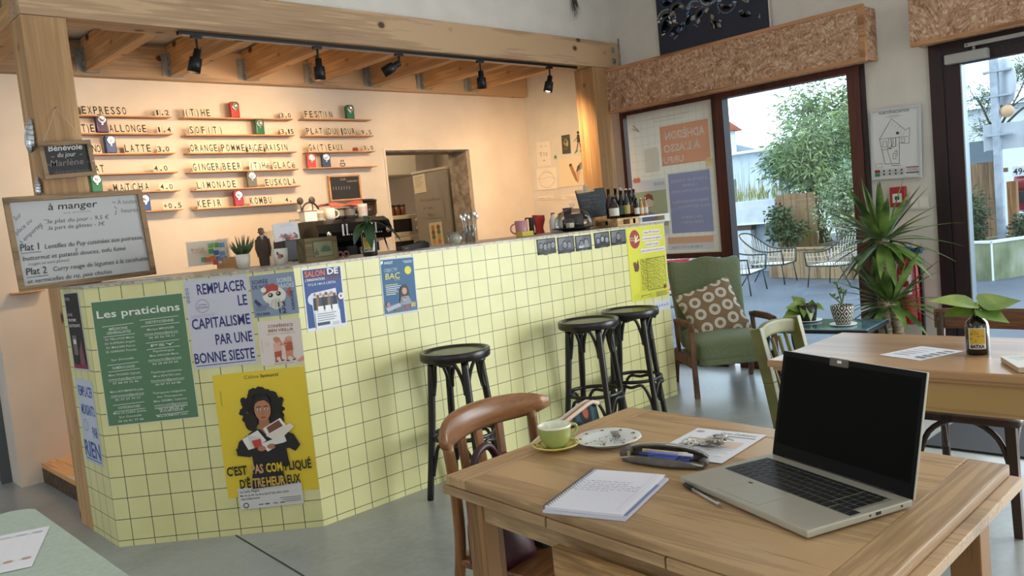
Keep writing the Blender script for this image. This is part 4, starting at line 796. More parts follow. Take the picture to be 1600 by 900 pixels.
# brochure holder
def br(S):
    S.text('BE.LA.C.A.', .1, .38, .1, 'b5402e', .3, 'L', .012); S.rect(.1, .44, .42, .455, 'b5402e'); S.rect(.1, .49, .36, .5, 'c9a090')
    for x, y, c in ((.5, .12, '5fa044'), (.64, .12, '4f9a3e'), (.78, .14, '4a86b8'), (.5, .36, '4f9a3e'), (.62, .44, '3a6fae'), (.76, .5, '3f79b5'), (.3, .68, '3f8a44'), (.4, .7, 'd9673a'), (.52, .66, 'e07a3c'), (.66, .7, '3a5d94'), (.8, .72, '4d83b4'), (.58, .84, 'c9573a')): S.rect(x, y, x+.13, y+.2, c)
y0 = 4.0
t = thing('brochure_stand', 'clear acrylic stand with a colourful mosaic brochure on the counter', 'brochure stand'); A, B, C_ = PY(290, 379, y0), PY(355, 373, y0), PY(293, 417, y0)
S = Sheet(A, B, C_, 'dcc9b0', .5, .002); br(S); t.matrix_world = S.M; S.g.build('brochure', t); w, h = S.w, S.h
g = G(glass_mat('clear_acrylic', (.97, .97, .97), .1, .02)); g.box((-.006, -h-.004, .005), (w+.006, .006, .008)); g.box((-.006, -h-.006, -.03), (w+.006, -h-.002, .012)); g.build('acrylic_holder', t)
g = G(flat('b98a5c', .8)); g.box((-.06, -.04, 0), (.06, .04, .06), bev=.002); g.use(flat('caa57a', .8)); g.box((-.061, -.005, .0601), (.061, .005, .0606)); g.build('cardboard_box', loc=(1.87, 4.03, T1), label='small brown cardboard box behind the little aloe pot', cat='box')
def potted(name, lb, p, prof, c, grp=None, fol=None, rz=0, soil=None, pc='pot', cat='plant'):
    t = thing(name, lb, cat, p, rz, grp); g = G(c if not isinstance(c, str) else flat(c, .4)); g.lathe(prof, 24); g.build(pc, t)
    if soil: g = G(flat('3a2c20', .95)); g.lathe([(0, soil[1]+.004), (soil[0], soil[1])], 16); g.build('soil', t)
    if fol: fol(t)
    return t
m_aloe = noisy('aloe_green', (.17, .24, .14), (.3, .38, .2), 30, .5)
def aloe(t):
    g = G(m_aloe); r = random.Random(4)
    for i in range(22):
        a = i*2.4; el = r.uniform(.35, 1.25); L = r.uniform(.06, .1); d = V3((cos(a)*cos(el), sin(a)*cos(el), sin(el))); b = V3((cos(a)*.012, sin(a)*.012, .065)); g.tube([b, b+d*L*.5, b+d*L+V3((0, 0, .012))], [.007, .006, .0008], 6)
    g.build('leaves', t)
potted('potted_aloe', 'small spiky aloe in a white pot with a pink motif on the counter', PZ(388, 419, T1)+V3((-.005, .035, 0)), [(0, 0), (.028, 0), (.036, .07), (.032, .07), (.03, .06), (0, .058)], 'd9d2c8', None, aloe, soil=(.031, .06))
# cutout figurine of a man in a suit
def figure(p, h, lb, rz):
    t = thing('standing_figurine', lb, 'figurine', p, rz); k = h/.24; g = G(flat('4a382c', .7))
    ol = [(-.03, 0), (-.034, .09), (-.042, .15), (-.03, .185), (-.012, .195), (.012, .195), (.03, .185), (.042, .15), (.034, .09), (.03, 0)]
    g.prism([(x*k, z*k) for x, z in ol], .012, Matrix.Translation((0, .006, 0)) @ Matrix.Rotation(pi/2, 4, 'X')); g.build('suit', t)
    g = G(flat('7a5844', .6)); g.ball((0, 0, .217*k), .021*k, 12, sq=(.85, .8, 1.15)); g.ball((-.019*k, 0, .215*k), .004*k, 6); g.ball((.019*k, 0, .215*k), .004*k, 6); g.ball((0, -.018*k, .214*k), .005*k, 6); g.build('head', t)
    g = G(flat('2d221c', .8)); g.ball((0, .004, .229*k), .02*k, 10, sq=(.92, .85, .7)); g.build('hair', t)
    g = G(flat('d8cfc4', .6)); g.add([(-.01*k, -.0068, .195*k), (.01*k, -.0068, .195*k), (0, -.0068, .15*k)], [(0, 2, 1)]); g.use(flat('5a2a26')); g.box((-.002, -.0085, .155*k), (.002, -.0068, .19*k)); g.build('shirt', t)
    for sx in (-1, 1): g = G(flat('4a382c', .7)); g.tube([(sx*.036*k, -.004, .17*k), (sx*.043*k, -.008, .11*k), (sx*.036*k, -.012, .07*k)], [.009*k, .008*k, .006*k], 8); g.use(flat('7a5844', .6)); g.ball((sx*.036*k, -.012, .064*k), .007*k, 8); g.build('arm', t)
p = PZ(410, 415.5, T1); figure((p.x-.005, p.y-.04, T1), .19, 'small figurine of a man in a brown suit on the counter', -.35)
t = thing('espresso_cup', 'square white cup printed with a face on the counter edge', 'cup', PZ(437, 413.5, T1)+V3((0, -.02, 0)), -.5)
g = G(m_white); g.lathe([(0, 0), (.032, 0), (.037, .08), (.034, .08), (.03, .01), (0, .008)], 22); g.build('cup_body', t)
g = G(flat('9a5d4a', .6)); 
for a0, a1, z0, z1, c in ((-.35, .1, .03, .055, 'b77a5e'), (-.45, -.2, .05, .065, '6a4438'), (.1, .35, .035, .05, '5d4a44')):
    g.use(flat(c, .6)); g.lathe([(.0345+z0*.06, z0), (.0345+z1*.06, z1)], 6, Matrix.Rotation(-1.6, 4, 'Z'), a0=a0, a1=a1)
g.build('printed_face', t)
g = G(flat('1a1a1c', .45)); p = PZ(452, 408, T1); g.box((-.16, -.06, 0), (.1, .07, .118), bev=.006); g.use(flat('2c2c30', .3)); g.box((-.08, -.0612, .02), (.08, -.0598, .07)); TIL = (p.x+.1, p.y-.02, T1)
g.build('card_reader_dock', loc=TIL, label='black box behind the face cup carrying the printed card', cat='till box')
def dr(S):
    S.rect(.02, .02, .98, .97, 'd5d3d6'); S.text('A.T.C.A.R.E', .35, .12, .05, '8f8d92', .4); S.text('INSTANTS & SAVEURS', .25, .2, .04, '8f8d92', .6)
    for x, y, r, c in ((.3, .8, .12, 'c48a80'), (.45, .72, .1, '6a5a54'), (.6, .84, .13, 'b5655a'), (.75, .75, .1, 'd9b8a8'), (.85, .86, .09, '8a5a50'), (.22, .88, .09, 'e0cfc6'), (.5, .9, .1, '4a4442'), (.7, .92, .08, 'c0706a')): S.ell(x, y, r, r*.7, c, 12)
    for i in range(4): S.poly([(.25+.17*i, .62), (.29+.17*i, .58), (.42+.17*i, .8), (.38+.17*i, .84)], ['7a6a62', 'a5625a', 'c9a898', '54504e'][i])
yy = TIL[1]-.03
A, B, C_ = PY(424.5, 351, yy), PY(464, 345.5, yy), PY(428, 379, yy)
S = Sheet(A, B, C_, 'c9c8cc', .5, .003); dr(S); dz = T1+.106-(S.M @ V3((0, -S.h, 0))).z; S.M.translation = S.M.translation+V3((0, 0, dz)) if False else S.M.translation
S.build('menu_card', 'white card with pink pastry pictures standing on the black box', 'card')
# wooden box with leaf label
t = thing('soap_box', 'olive green wooden box with a palm leaf label on the counter', 'box', PZ(500, 408, T1)+V3((.02, .045, 0)), -.1); m_ol = wood('olive_box_wood', (.42, .36, .24), (.33, .28, .18), 'X', 8, .7)
g = G(m_ol); w = .085; g.box((-w, -.05, 0), (w, .05, .008)); g.box((-w, -.05, .008), (w, -.042, .115)); g.box((-w, .042, .008), (w, .05, .115)); g.box((-w, -.042, .008), (-w+.008, .042, .115)); g.box((w-.008, -.042, .008), (w, .042, .115)); g.box((-w, -.045, .108), (w, .045, .116), bev=.002); g.build('box', t)
g = G(flat('2e3320', .6)); g.box((-.045, -.0512, .02), (.06, -.0498, .098)); g.use(flat('6f6a48', .6)); g.box((-.042, -.0518, .023), (.057, -.051, .095)); g.use(flat('2f4a2a', .6))
for i in range(9): a = pi*(i+.5)/9; g.leaf((.02, -.0524, .045), (.02+.034*cos(a), -.0526, .045+.036*sin(a)), .009, 4, 0, (0, 1, 0), 0)
g.use(flat('262a1a')); [g.box((-.038+.007*i, -.0524, .03), (-.034+.007*i, -.0518, .03+.02+.012*(i % 2))) for i in range(3)]; g.build('leaf_label', t)
# batxa bottles with cuttings
m_brown = flat('1c110c', .12, 0, coat=.5)
def batxa(lb, p, rz, k, leaves, lc, label_rot, sc=1.0):
    t = thing('bottle_vase', lb, 'vase', p, rz); t.scale = (sc,)*3
    g = G(m_brown); g.lathe([(0, .002), (.034, 0), (.037, .006), (.037, .098), (.033, .113), (.02, .126), (.0155, .134), (.0155, .15), (.017, .151), (.017, .158), (.013, .158), (.012, .14), (0, .13)], 28); g.build('bottle', t)
    g = G(flat('d8d3c4', .6)); R_ = .0374; a0, a1 = label_rot-.75, label_rot+.75; g.lathe([(R_, .022), (R_, .095)], 14, a0=a0, a1=a1); g.use(flat('c8a234', .6)); g.lathe([(R_+.0004, .04), (R_+.0004, .093)], 14, a0=a0+.1, a1=a1-.1)
    r = random.Random(8); g.use(flat('6d5a2a', .6))
    for i in range(16): a = r.uniform(a0+.15, a1-.25); z = r.uniform(.045, .086); g.lathe([(R_+.0007, z), (R_+.0007, z+r.uniform(.002, .006))], 2, a0=a, a1=a+r.uniform(.04, .12))
    g.use(flat('15120f', .6)); vs_, fs, x0, x1, y0, y1 = text_geo('BATXA', .05, 0); W_ = 1.15
    pv = []
    for v in vs_: a = label_rot-W_/2+(v.x-x0)/(x1-x0)*W_; pv.append(((R_+.0009)*cos(a), (R_+.0009)*sin(a), .026+v.y*.016))
    g.add(pv, fs); g.build('label', t); leaves(t); return t
m_dleaf = noisy('dark_glossy_leaf', (.09, .2, .1), (.16, .3, .14), 20, .3)
def dark_leaves(t):
    g = G(m_dleaf)
    for b, tip, w, dr_ in (((0, 0, .16), (-.085, -.04, .16), .05, .11), ((0, 0, .16), (.11, -.06, .2), .055, .13), ((0, 0, .17), (.06, .07, .24), .045, .06), ((0, 0, .16), (-.055, .02, .2), .045, .12), ((0, 0, .16), (-.02, -.07, .15), .04, .13), ((0, 0, .17), (.15, -.01, .2), .045, .16)): g.leaf(b, V3(tip)*1.0+V3((V3(tip).x*.15, V3(tip).y*.15, .01)), w*1.4, 7, dr_, fold=.2)
    g.build('leaves', t); g = G(flat('3a5a2a')); g.tube([(0, 0, .05), (0, 0, .17)], .004, 6); g.tube([(0, 0, .15), (.02, -.01, .185)], .003, 6); g.build('stem', t)
batxa('small dark bottle with drooping dark leaves on the bar counter', PZ(582, 400, T1)+V3((.02, .045, 0)), -.2, 0, dark_leaves, None, -2.1, 1.0)
t = thing('card_terminal', 'black card payment terminal lying on the counter right of the leafy bottle', 'card terminal', PZ(637, 391, T1)+V3((.02, .03, 0)), -.15); g = G(m_black)
g.prism([(-.05, 0), (.12, 0), (.12, .03), (.09, .045), (.06, .03), (-.05, .022)], .075, Matrix.Translation((0, .037, 0)) @ Matrix.Rotation(pi/2, 4, 'X')); g.build('body', t); g = G(flat('8a3a2c', .5)); g.box((-.035, -.0385, .006), (-.012, -.0375, .016)); g.build('badge', t)
g = G(flat('2a2a2d', .5)); [g.box((-.04+.018*i, -.025+.018*j, .0225), (-.028+.018*i, -.013+.018*j, .026)) for i in range(4) for j in range(3)]; g.build('keypad', t)
S = Sheet((2.74, 3.62, T1), (2.98, 3.57, T1), (2.71, 3.45, T1), 'd9cfc2', .6, .002); S.build('paper_pile', 'flat white papers on the counter right of the card terminal', 'papers')
t = thing('ball_charm', 'pair of curled brown pretzel-like shapes on the counter by the wooden box', 'ornament', PZ(540, 402, T1)+V3((0, .02, .0))); g = G(flat('6b3f2e', .6)); [g.tube(arc((x, 0, .016), .014, 0, 2*pi, 14)[:-1], .005, 6, True) for x in (-.018, .018)]; g.build('rings', t)
m_clear = glass_mat('clear_glassware', (.93, .95, .94), .16, .05)
t = thing('ice_bowl', 'small clear glass bowl with pale contents on the counter', 'bowl', PZ(721, 383, T1)+V3((.01, .055, 0))); g = G(m_clear); g.lathe([(.0, .0), (.03, 0), (.04, .02), (.052, .075), (.049, .075), (.037, .022), (.0, .005)], 22); g.build('bowl', t)
g = G(flat('ded8c4', .5)); g.ball((0, 0, .035), .036, 10, sq=(1, 1, .75)); g.build('contents', t)
t = thing('spoon_jar', 'glass jar of upright shiny spoons on the counter by the doorway', 'jar', PZ(742, 380, T1)+V3((.02, .06, 0))); g = G(m_clear); g.lathe([(0, 0), (.03, 0), (.033, .1), (.03, .1), (.028, .006), (0, .005)], 20); g.build('jar', t)
r = random.Random(2)
for i in range(9):
    a = i*.7; x, y = .016*cos(a), .016*sin(a); x2, y2 = .042*cos(a)+r.uniform(-.01, .01), .036*sin(a); g = G(m_chr); zt = r.uniform(.12, .15); g.tube([(x, y, .008), (x2, y2, zt)], .0025, 6); g.ball((x2*1.1, y2*1.1, zt+.016), .013, 8, sq=(.8, .45, 1.4)); g.build('spoon', t)
# right end: cup, red pouch, bottles, cake dome, blackboard, pallet, drinks
t = mug(*(PZ(828, 368, T1)+V3((.03, .1, .0))), .042, .1, 'c9929a', 'pink mug beside the yellow box on the counter', 2.5, 'things at the right end of the counter')
g = G(flat('d6bc48', .6)); g.box((-.05, -.03, 0), (.05, .03, .03), bev=.002); p = PZ(822, 369, T1); g.build('yellow_box', loc=(p.x+.02, p.y+.03, T1), label='flat yellow box in front of the pink mug', cat='box')
t = thing('tamper_stand', 'black upright stand with a hook before the pink mug', 'stand', PZ(837, 366.5, T1)+V3((.01, .04, 0))); g = G(m_black); g.box((-.02, -.02, 0), (.02, .02, .012), bev=.003); g.box((-.014, -.01, .012), (.014, .01, .115), bev=.003); g.build('column', t); g = G(m_black); g.tube([(0, 0, .11), (-.05, 0, .112), (-.055, 0, .1)], .005, 6); g.build('hook', t)
g = G(flat('b93a34', .85)); p = PZ(852, 364, T1); pts = []
for j in range(7):
    z = .115*j/6; w = .052-.012*sin(j*.9); pts.append([(-w, .0, z+.015*(j == 6)), (0, -.03+.003*j, z), (w, 0, z+.008*(j == 6)), (0, .03-.003*j, z)])
vs_ = [q for c in pts for q in c]; fs = [(j*4+k, j*4+(k+1) % 4, j*4+4+(k+1) % 4, j*4+4+k) for j in range(6) for k in range(4)]+[(24, 25, 26, 27)]; g.add(vs_, fs, None, True); g.build('red_pouch', loc=(p.x+.05, p.y+.1, T1), label='bright red cloth pouch behind the cake dome', cat='pouch')
t = thing('cake_dome', 'black plate with cakes under a clear glass dome on the counter', 'cake stand', (4.07, 3.63, T1))
g = G(m_black); g.lathe([(0, .0), (.07, 0), (.09, .012), (.145, .018), (.146, .023), (.0, .02)], 32); g.build('plate', t)
g = G(m_clear); g.lathe([(.13, .0235), (.13, .05), (.12, .09), (.09, .125), (.04, .145), (0, .148)], 32); g.build('glass_dome', t); g = G(m_clear); g.lathe([(.008, .147), (.008, .158), (.018, .166), (.018, .178), (0, .182)], 16); g.build('dome_knob', t)
m_cake = noisy('dark_cake', (.1, .07, .06), (.2, .13, .1), 50, .8, bump=.4)
g = G(m_cake); g.lathe([(0, .022), (.038, .022), (.04, .07), (.03, .082), (0, .085)], 18, Matrix.Translation((-.05, .0, 0))); g.build('cake', t); g = G(m_cake); g.lathe([(0, .022), (.05, .022), (.05, .1), (.04, .11), (0, .112)], 20, Matrix.Translation((.05, .02, 0))); g.build('cake', t); g = G(flat('d8cbb2', .7)); g.box((-.1, -.05, .022), (-.05, -.02, .055), bev=.006); g.build('cake_slice', t)
def bottle(x, y, z, r, h, neck, gl, lab, lb, grp, cap='d8d4c8', name='drink_bottle', liquid=None):
    t = thing(name, lb, 'bottle', (x, y, z), 0, grp); g = G(gl); hs = h*(1-neck)
    g.lathe([(0, .002), (r*.9, 0), (r, r*.15), (r, hs*.86), (r*.8, hs), (r*.42, hs+h*neck*.35), (r*.38, h*.97), (r*.45, h*.975), (r*.45, h), (0, h)], 18); g.build('glass', t)
    if lab: g = G(flat(lab, .6)); g.lathe([(r+.0006, h*.12), (r+.0006, hs*.72)], 18); g.build('label', t)
    if cap: g = G(flat(cap, .35, .3)); g.lathe([(r*.48, h*.96), (r*.48, h+.003), (0, h+.003)], 14); g.build('cap', t)
    return t
for x, y, r, h, c, cap, lb in ((866, 362, .03, .13, 'e3ded4', 'b8352e', 'white plastic bottle with red cap behind the cake dome'), (876, 359, .022, .12, 'dcd6ca', '2a2620', 'white bottle with dark cap right beside the red-capped one')):
    p = PY(x, y, 3.9); bottle(p.x, 3.9, T1, r, h, .3, flat(c, .4), None, lb, 'white bottles behind the cake dome', cap)
t = thing('purple_tumbler', 'purple tumbler standing on a white tub behind the cake dome', 'tumbler', (4.34, 3.92, T1)); g = G(flat('ddd6ca', .5)); g.lathe([(0, 0), (.04, 0), (.042, .07), (0, .07)], 18); g.build('white_tub', t); g = G(flat('4a3f72', .4)); g.lathe([(0, .07), (.024, .07), (.032, .15), (.034, .152), (.034, .158), (.03, .158), (.022, .08), (0, .08)], 18); g.build('cup', t)
# pallet
PYF = 3.42
t = thing('wooden_pallet', 'small half white wooden pallet carrying the drinks at the counter end', 'pallet', (4.46, 3.55, T1)); m_pal = wood('raw_pallet_wood', (.78, .64, .46), (.62, .47, .31), 'X', 7, .8)
x0, x1 = 4.245-4.46, .37
for y in (-.12, -.04, .04, .12):
    g = G(m_pal); g.box((x0, y-.03, .042), (x1, y+.03, .052), bev=.001); g.build('slat', t)
for i, x in enumerate((x0+.03, x0+.16, -.02, x1-.03)):
    for y in (-.12, .12): g = G(flat('dedad0', .6) if x > 0 else m_pal); g.box((x-.03, y-.03, .01), (x+.03, y+.03, .042)); g.build('block', t)
for y in (-.12, .12):
    g = G(m_pal); g.box((x0, y-.03, 0), (.02, y+.03, .01)); g.use(flat('dedad0', .6)); g.box((.02, y-.03, 0), (x1, y+.03, .01)); g.box((.02, y-.032, .042), (x1+.001, y-.03, .053)); g.build('runner', t)
PT = T1+.0525
def dr(S):
    for i, (s, w, x) in enumerate((('BISCUIT', .4, .1), ('fait maison', .4, .4), ('Brownie, noix', .5, .12), ('chocolat noir', .45, .35), ('cookie, granola', .6, .1), ('3€', .2, .4), ('la part', .24, .66))): S.text(s, x, .14+i*.12, .06 if i != 5 else .09, '6d675f', w, 'L', 0, .25)
t = framed_board('chalkboard', 'blackboard with faint chalk writing clipped beside the drink bottles', 'blackboard', PY(898.5, 299, 3.79), PY(942, 293.5, 3.79), PY(904, 343, 3.755), .004, flat('1a1a1c', .6), '171719', dr, .008)
g = G(m_pal); g.box((0, -.02, -.002), (.185, .004, .014), bev=.002); g.build('top_strip', t); g = G(flat('9a8f82', .5, .3)); g.box((.075, -.012, .013), (.112, .02, .02), bev=.002); g.box((.085, .018, .012), (.102, .034, .02), bev=.002); g.build('clip', t)
g = G(m_pal); [g.box((x, -h-(w_ if False else .06), -.03), (x+.03, -h+.002, .004)) for w_, h in ((0, (PY(898.5, 299, 3.79)-PY(904, 343, 3.755)).length),) for x in (.02, .13)]; g.build('foot', t)
g = G(m_pal); g.box((-.01, -.01, 0), (.01, .01, .11), bev=.002); g.build('wood_stick', loc=(4.345, 3.79, T1), label='upright bit of pale wood just left of the blackboard', cat='stick')
gb = flat('2a150b', .1, 0, coat=.4); gd = flat('14100f', .1, 0, coat=.4); gc = glass_mat('clear_bottle_glass', (.9, .9, .86), .12, .06); ga = flat('b98a4e', .12, 0, coat=.4)
DG = 'drink bottles on the pallet'
for (px, top, y, r, gl, lab, nk, cap, lb) in (
    (950, 296, 3.66, .026, gb, None, .42, '2a2622', 'tall brown bottle at the back left of the drinks, mostly hidden by the big one'),
    (957.5, 307, 3.53, .034, gb, 'd8d3c6', .35, '6a5a48', 'wide brown bottle with a big white label, first of the drinks'),
    (961, 295, 3.66, .026, gd, None, .42, '2a2622', 'dark tall bottle behind the wide brown one'),
    (970, 296.5, 3.57, .022, gd, '5d7a6a', .4, 'cfcac0', 'slim dark bottle with a grey green label'),
    (977, 295.5, 3.53, .022, gd, 'a8a25a', .4, 'cfcac0', 'slim dark bottle with a yellow green label'),
    (983.5, 295, 3.56, .021, gd, 'a8473c', .4, 'cfcac0', 'slim dark bottle with a red label'),
    (989.5, 294, 3.54, .022, gd, '6a8a5a', .4, 'cfcac0', 'slim dark bottle with a leaf green label'),
    (993.5, 310, 3.50, .018, gd, 'd9d6cc', .35, '3a3a3a', 'short dark bottle with a white label'),
    (1000.5, 310, 3.53, .018, ga, 'd9cbb0', .35, 'e0dccf', 'short amber bottle, second from the right end'),
    (1007, 309, 3.55, .018, ga, 'd9d2c2', .35, 'e0dccf', 'short amber bottle at the right end of the drinks'),
    (968, 294, 3.61, .02, gb, None, .42, 'cfcac0', 'tall brown bottle in the back row behind the slim ones')):
    p = PY(px, top, y); bottle(p.x, y, PT, r, p.z-PT, nk, gl, lab, lb, DG, cap)
# ================================================================ KITCHEN
t = thing('fridge', 'tall grey fridge with notes seen through the kitchen doorway', 'fridge', (5.35, 6.36, 0)); g = G(flat('8f8a82', .5)); g.box((-.28, -.26, .03), (.28, .26, 1.885), bev=.01); g.build('cabinet', t); g = G(flat('b9b2a4', .5)); g.box((-.285, -.265, 1.885), (.285, .265, 1.91), bev=.004); g.build('top', t)
for i, s in enumerate((('Fer la vaisselle pour', 640), ('un 1 temps', 650), ('Merci !', 657))): pass
XF = 5.068
def dr(S):
    for i in range(6): S.rect(.12, .12+.1*i, .85-.1*(i % 3), .15+.1*i, '9a917f')
S = Sheet(*corners(PX, (645, 275), (663, 271), (649, 303), XF), 'cfc6b0', .7, .001); dr(S); S.build('paper_note', 'white paper note high on the fridge side', 'note', 'notes on the fridge')
def dr(S):
    for i in range(4):
        for j in range(2): S.ell(.28+.42*j, .22+.2*i, .14, .14, ['b8863a', '8a5a3a', '5a7a4a', 'c9a24a'][(i+j) % 4], 10)
S = Sheet(*corners(PX, (670, 349), (690, 346), (673, 385), XF), 'cdc4ae', .7, .001); dr(S); S.build('paper_note', 'sheet with round coloured pictures low on the fridge side', 'note', 'notes on the fridge')
S = Sheet(*corners(PX, (655, 307), (692, 303), (662, 341), XF-.0005), '8f8a82', .5, .0006)
for s, x, y, w in (('Fer la vaisselle pour', .05, .25, .85), ('un 1 temps', .15, .6, .4), ('Merci !', .3, .92, .35)): S.text(s, x, y, .14, '4a453e', w, 'L', 0, .25)
S.build('magnet_sheet', 'grey magnetic sheet with handwriting on the fridge side', 'note', 'notes on the fridge')
g = G(flat('cfc6b4', .5)); g.box((4.3, 6.9, 0), (5.75, 7.5, 1.05)); g.box((4.3, 7.2, 1.05), (5.75, 7.5, 1.07)); g.build('kitchen_cabinet', origin=(5, 7.2, 0), label='pale kitchen cabinet under the ovens beyond the doorway', cat='cabinet')
def oven(z, lb, h):
    t = thing('microwave_oven', lb, 'microwave', (5.17, 7.15, z), 0, 'white ovens in the kitchen'); g = G(flat('d6ccb4', .4)); g.box((-.23, -.2, .01), (.23, .2, h), bev=.012); g.build('case', t)
    g = G(flat('2a2724', .2)); g.box((-.2, -.204, .05), (.08, -.199, h-.04), bev=.004); g.build('window', t); g = G(flat('c9bfa6', .4)); g.tube([(.15, -.2, .07), (.15, -.215, .07)], .022, 14); g.tube([(.15, -.2, h-.07), (.15, -.215, h-.07)], .022, 14); g.build('knobs', t)
oven(1.071, 'white lower oven seen through the doorway under the microwave', .2); oven(1.275, 'white microwave stacked on the lower oven in the kitchen', .225)
for i in range(3):
    t = thing('spice_jar', f'dark jar on top of the microwave, {["left", "middle", "right"][i]} of three', 'jar', (5.08+.075*i, 7.06, 1.502), 0, 'jars on the microwave'); g = G(flat('6a3f28', .3)); g.lathe([(0, 0), (.033, 0), (.034, .09), (0, .09)], 16); g.build('jar', t); g = G(flat('2e2a26', .4)); g.lathe([(0, .115), (.035, .113), (.035, .09), (0, .09)], 16); g.build('lid', t)
t = thing('wall_cupboard', 'white wall cupboard with a dark gap above the kitchen microwave', 'cupboard', (5.2, 7.55, 1.94)); g = G(flat('d9cfb8', .5)); g.box((-.5, -.19, 0), (.5, .19, .6), bev=.004); g.build('carcass', t)
for x0, x1 in ((-.49, -.08), (.02, .49)): g = G(flat('e0d6c0', .5)); g.box((x0, -.21, .01), (x1, -.191, .59), bev=.003); g.build('door', t)
g = G(flat('1a1816')); g.box((-.075, -.2, .01), (.015, -.1905, .59)); g.build('gap', t)
# ================================================================ BAR STOOLS
m_stool = noisy('dark_bentwood_lacquer', (.085, .07, .065), (.12, .095, .085), 9, .3)
m_stool2 = noisy('dark_seat_veneer', (.16, .15, .13), (.22, .2, .17), 12, .32)
def make_stool(lb):
    t = thing('bar_stool', lb, 'bar stool', group='bentwood bar stools along the counter'); H = .725
    g = G(m_stool); g.lathe([(.15, H-.045), (.168, H-.045), (.175, H-.038), (.176, H-.004), (.172, H), (.158, H), (.154, H-.008), (.15, H-.012)], 40); g.build('seat_ring', t)
    g = G(m_stool2); g.lathe([(0, H-.007), (.1, H-.008), (.152, H-.01), (.152, H-.02), (0, H-.02)], 32); g.build('seat', t)
    foot = []; top = []
    for k in range(4):
        a = pi/4+k*pi/2; p = V3((.128*cos(a), .128*sin(a), H-.044)); q = V3((.205*cos(a), .205*sin(a), 0)); top.append(p); foot.append(q)
        g = G(m_stool); mid = p.lerp(q, .5)-V3((cos(a), sin(a), 0))*.006; g.tube(spline([p, mid, q], 6), [.0185]*6+[.017]*6+[.016], 10); g.build('leg', t)
    L = lambda k, z: top[k % 4].lerp(foot[k % 4], (H-.044-z)/(H-.044))
    for k in range(4):
        for nm, zt, zb in (('upper_arch', H-.055, H-.21), ('lower_arch', .27, .12)):
            a0 = pi/4+k*pi/2; pa = L(k, zb); pb = L(k+1, zb); pa2 = L(k, zb+.07); pb2 = L(k+1, zb+.07); am = a0+pi/4; rr = (.15 if nm == 'upper_arch' else .165)
            tp = V3((rr*cos(am), rr*sin(am), zt)); u = (pb-pa).normalized(); ins = .018
            pts = spline([pa+u*ins, pa2.lerp(pb2, .06)+u*.012+V3((0, 0, 0)), tp.lerp(pa2, .5)+V3((0, 0, .045)), tp, tp.lerp(pb2, .5)+V3((0, 0, .045)), pb2.lerp(pa2, .06)-u*.012, pb-u*ins], 5)
            g = G(m_stool); g.tube(pts, .0095, 8); g.build(nm, t)
    r_ = L(0, .30).xy.length-.012; g = G(m_stool); g.tube(arc((0, 0, .30), r_, 0, 2*pi, 36, (1, 0, 0), (0, 1, 0))[:-1], .011, 8, True, flat_=.75); g.build('foot_ring', t)
    return t
st = make_stool('dark bentwood bar stool standing alone near the blue posters'); st.location = (2.55, 3.135, 0); st.rotation_euler.z = RAD(24)
again(st, (3.525, 3.10, 0), RAD(20), 'dark bentwood bar stool in front of the other at the right end')
again(st, (3.945, 3.125, 0), RAD(28), 'dark bentwood bar stool nearest the yellow maze poster')
# ================================================================ ARMCHAIR AND CUSHION
m_gfab = noisy('sage_green_upholstery', (.41, .45, .33), (.46, .495, .37), 90, .95, bump=.04, sheen=.2)
m_walnut = wood('walnut_chair_frame', (.42, .29, .21), (.3, .19, .13), 'Z', 8, .5)
ac = thing('armchair', 'green upholstered armchair with wooden arms in front of the window', 'armchair', (5.08, 3.21, 0), RAD(-41.8))
def cushion_block(w, d, h, n=10, crown=.02, rr=.03):
    """soft box: top bulges, edges rounded"""
    vs_ = []; fs = []; 
    bm = bmesh.new(); bmesh.ops.create_cube(bm, size=1); bmesh.ops.subdivide_edges(bm, edges=bm.edges[:], cuts=n, use_grid_fill=True)
    for v in bm.verts:
        x, y, z = v.co*2; p = V3((x*w/2, y*d/2, z*h/2)); q = V3((max(-w/2+rr, min(w/2-rr, p.x)), max(-d/2+rr, min(d/2-rr, p.y)), max(-h/2+rr, min(h/2-rr, p.z)))); e = p-q
        if e.length > 1e-6: p = q+e.normalized()*rr
        k = (1-x*x)*(1-y*y); p.z += crown*k*(1 if z > 0 else -.3); v.co = p
    bm.verts.index_update(); r = ([v.co.copy() for v in bm.verts], [[v.index for v in f.verts] for f in bm.faces]); bm.free(); return r
def soft(g, w, d, h, M, crown=.02, rr=.03, n=10):
    a, b = cushion_block(w, d, h, n, crown, rr); g.add(a, b, M, True)
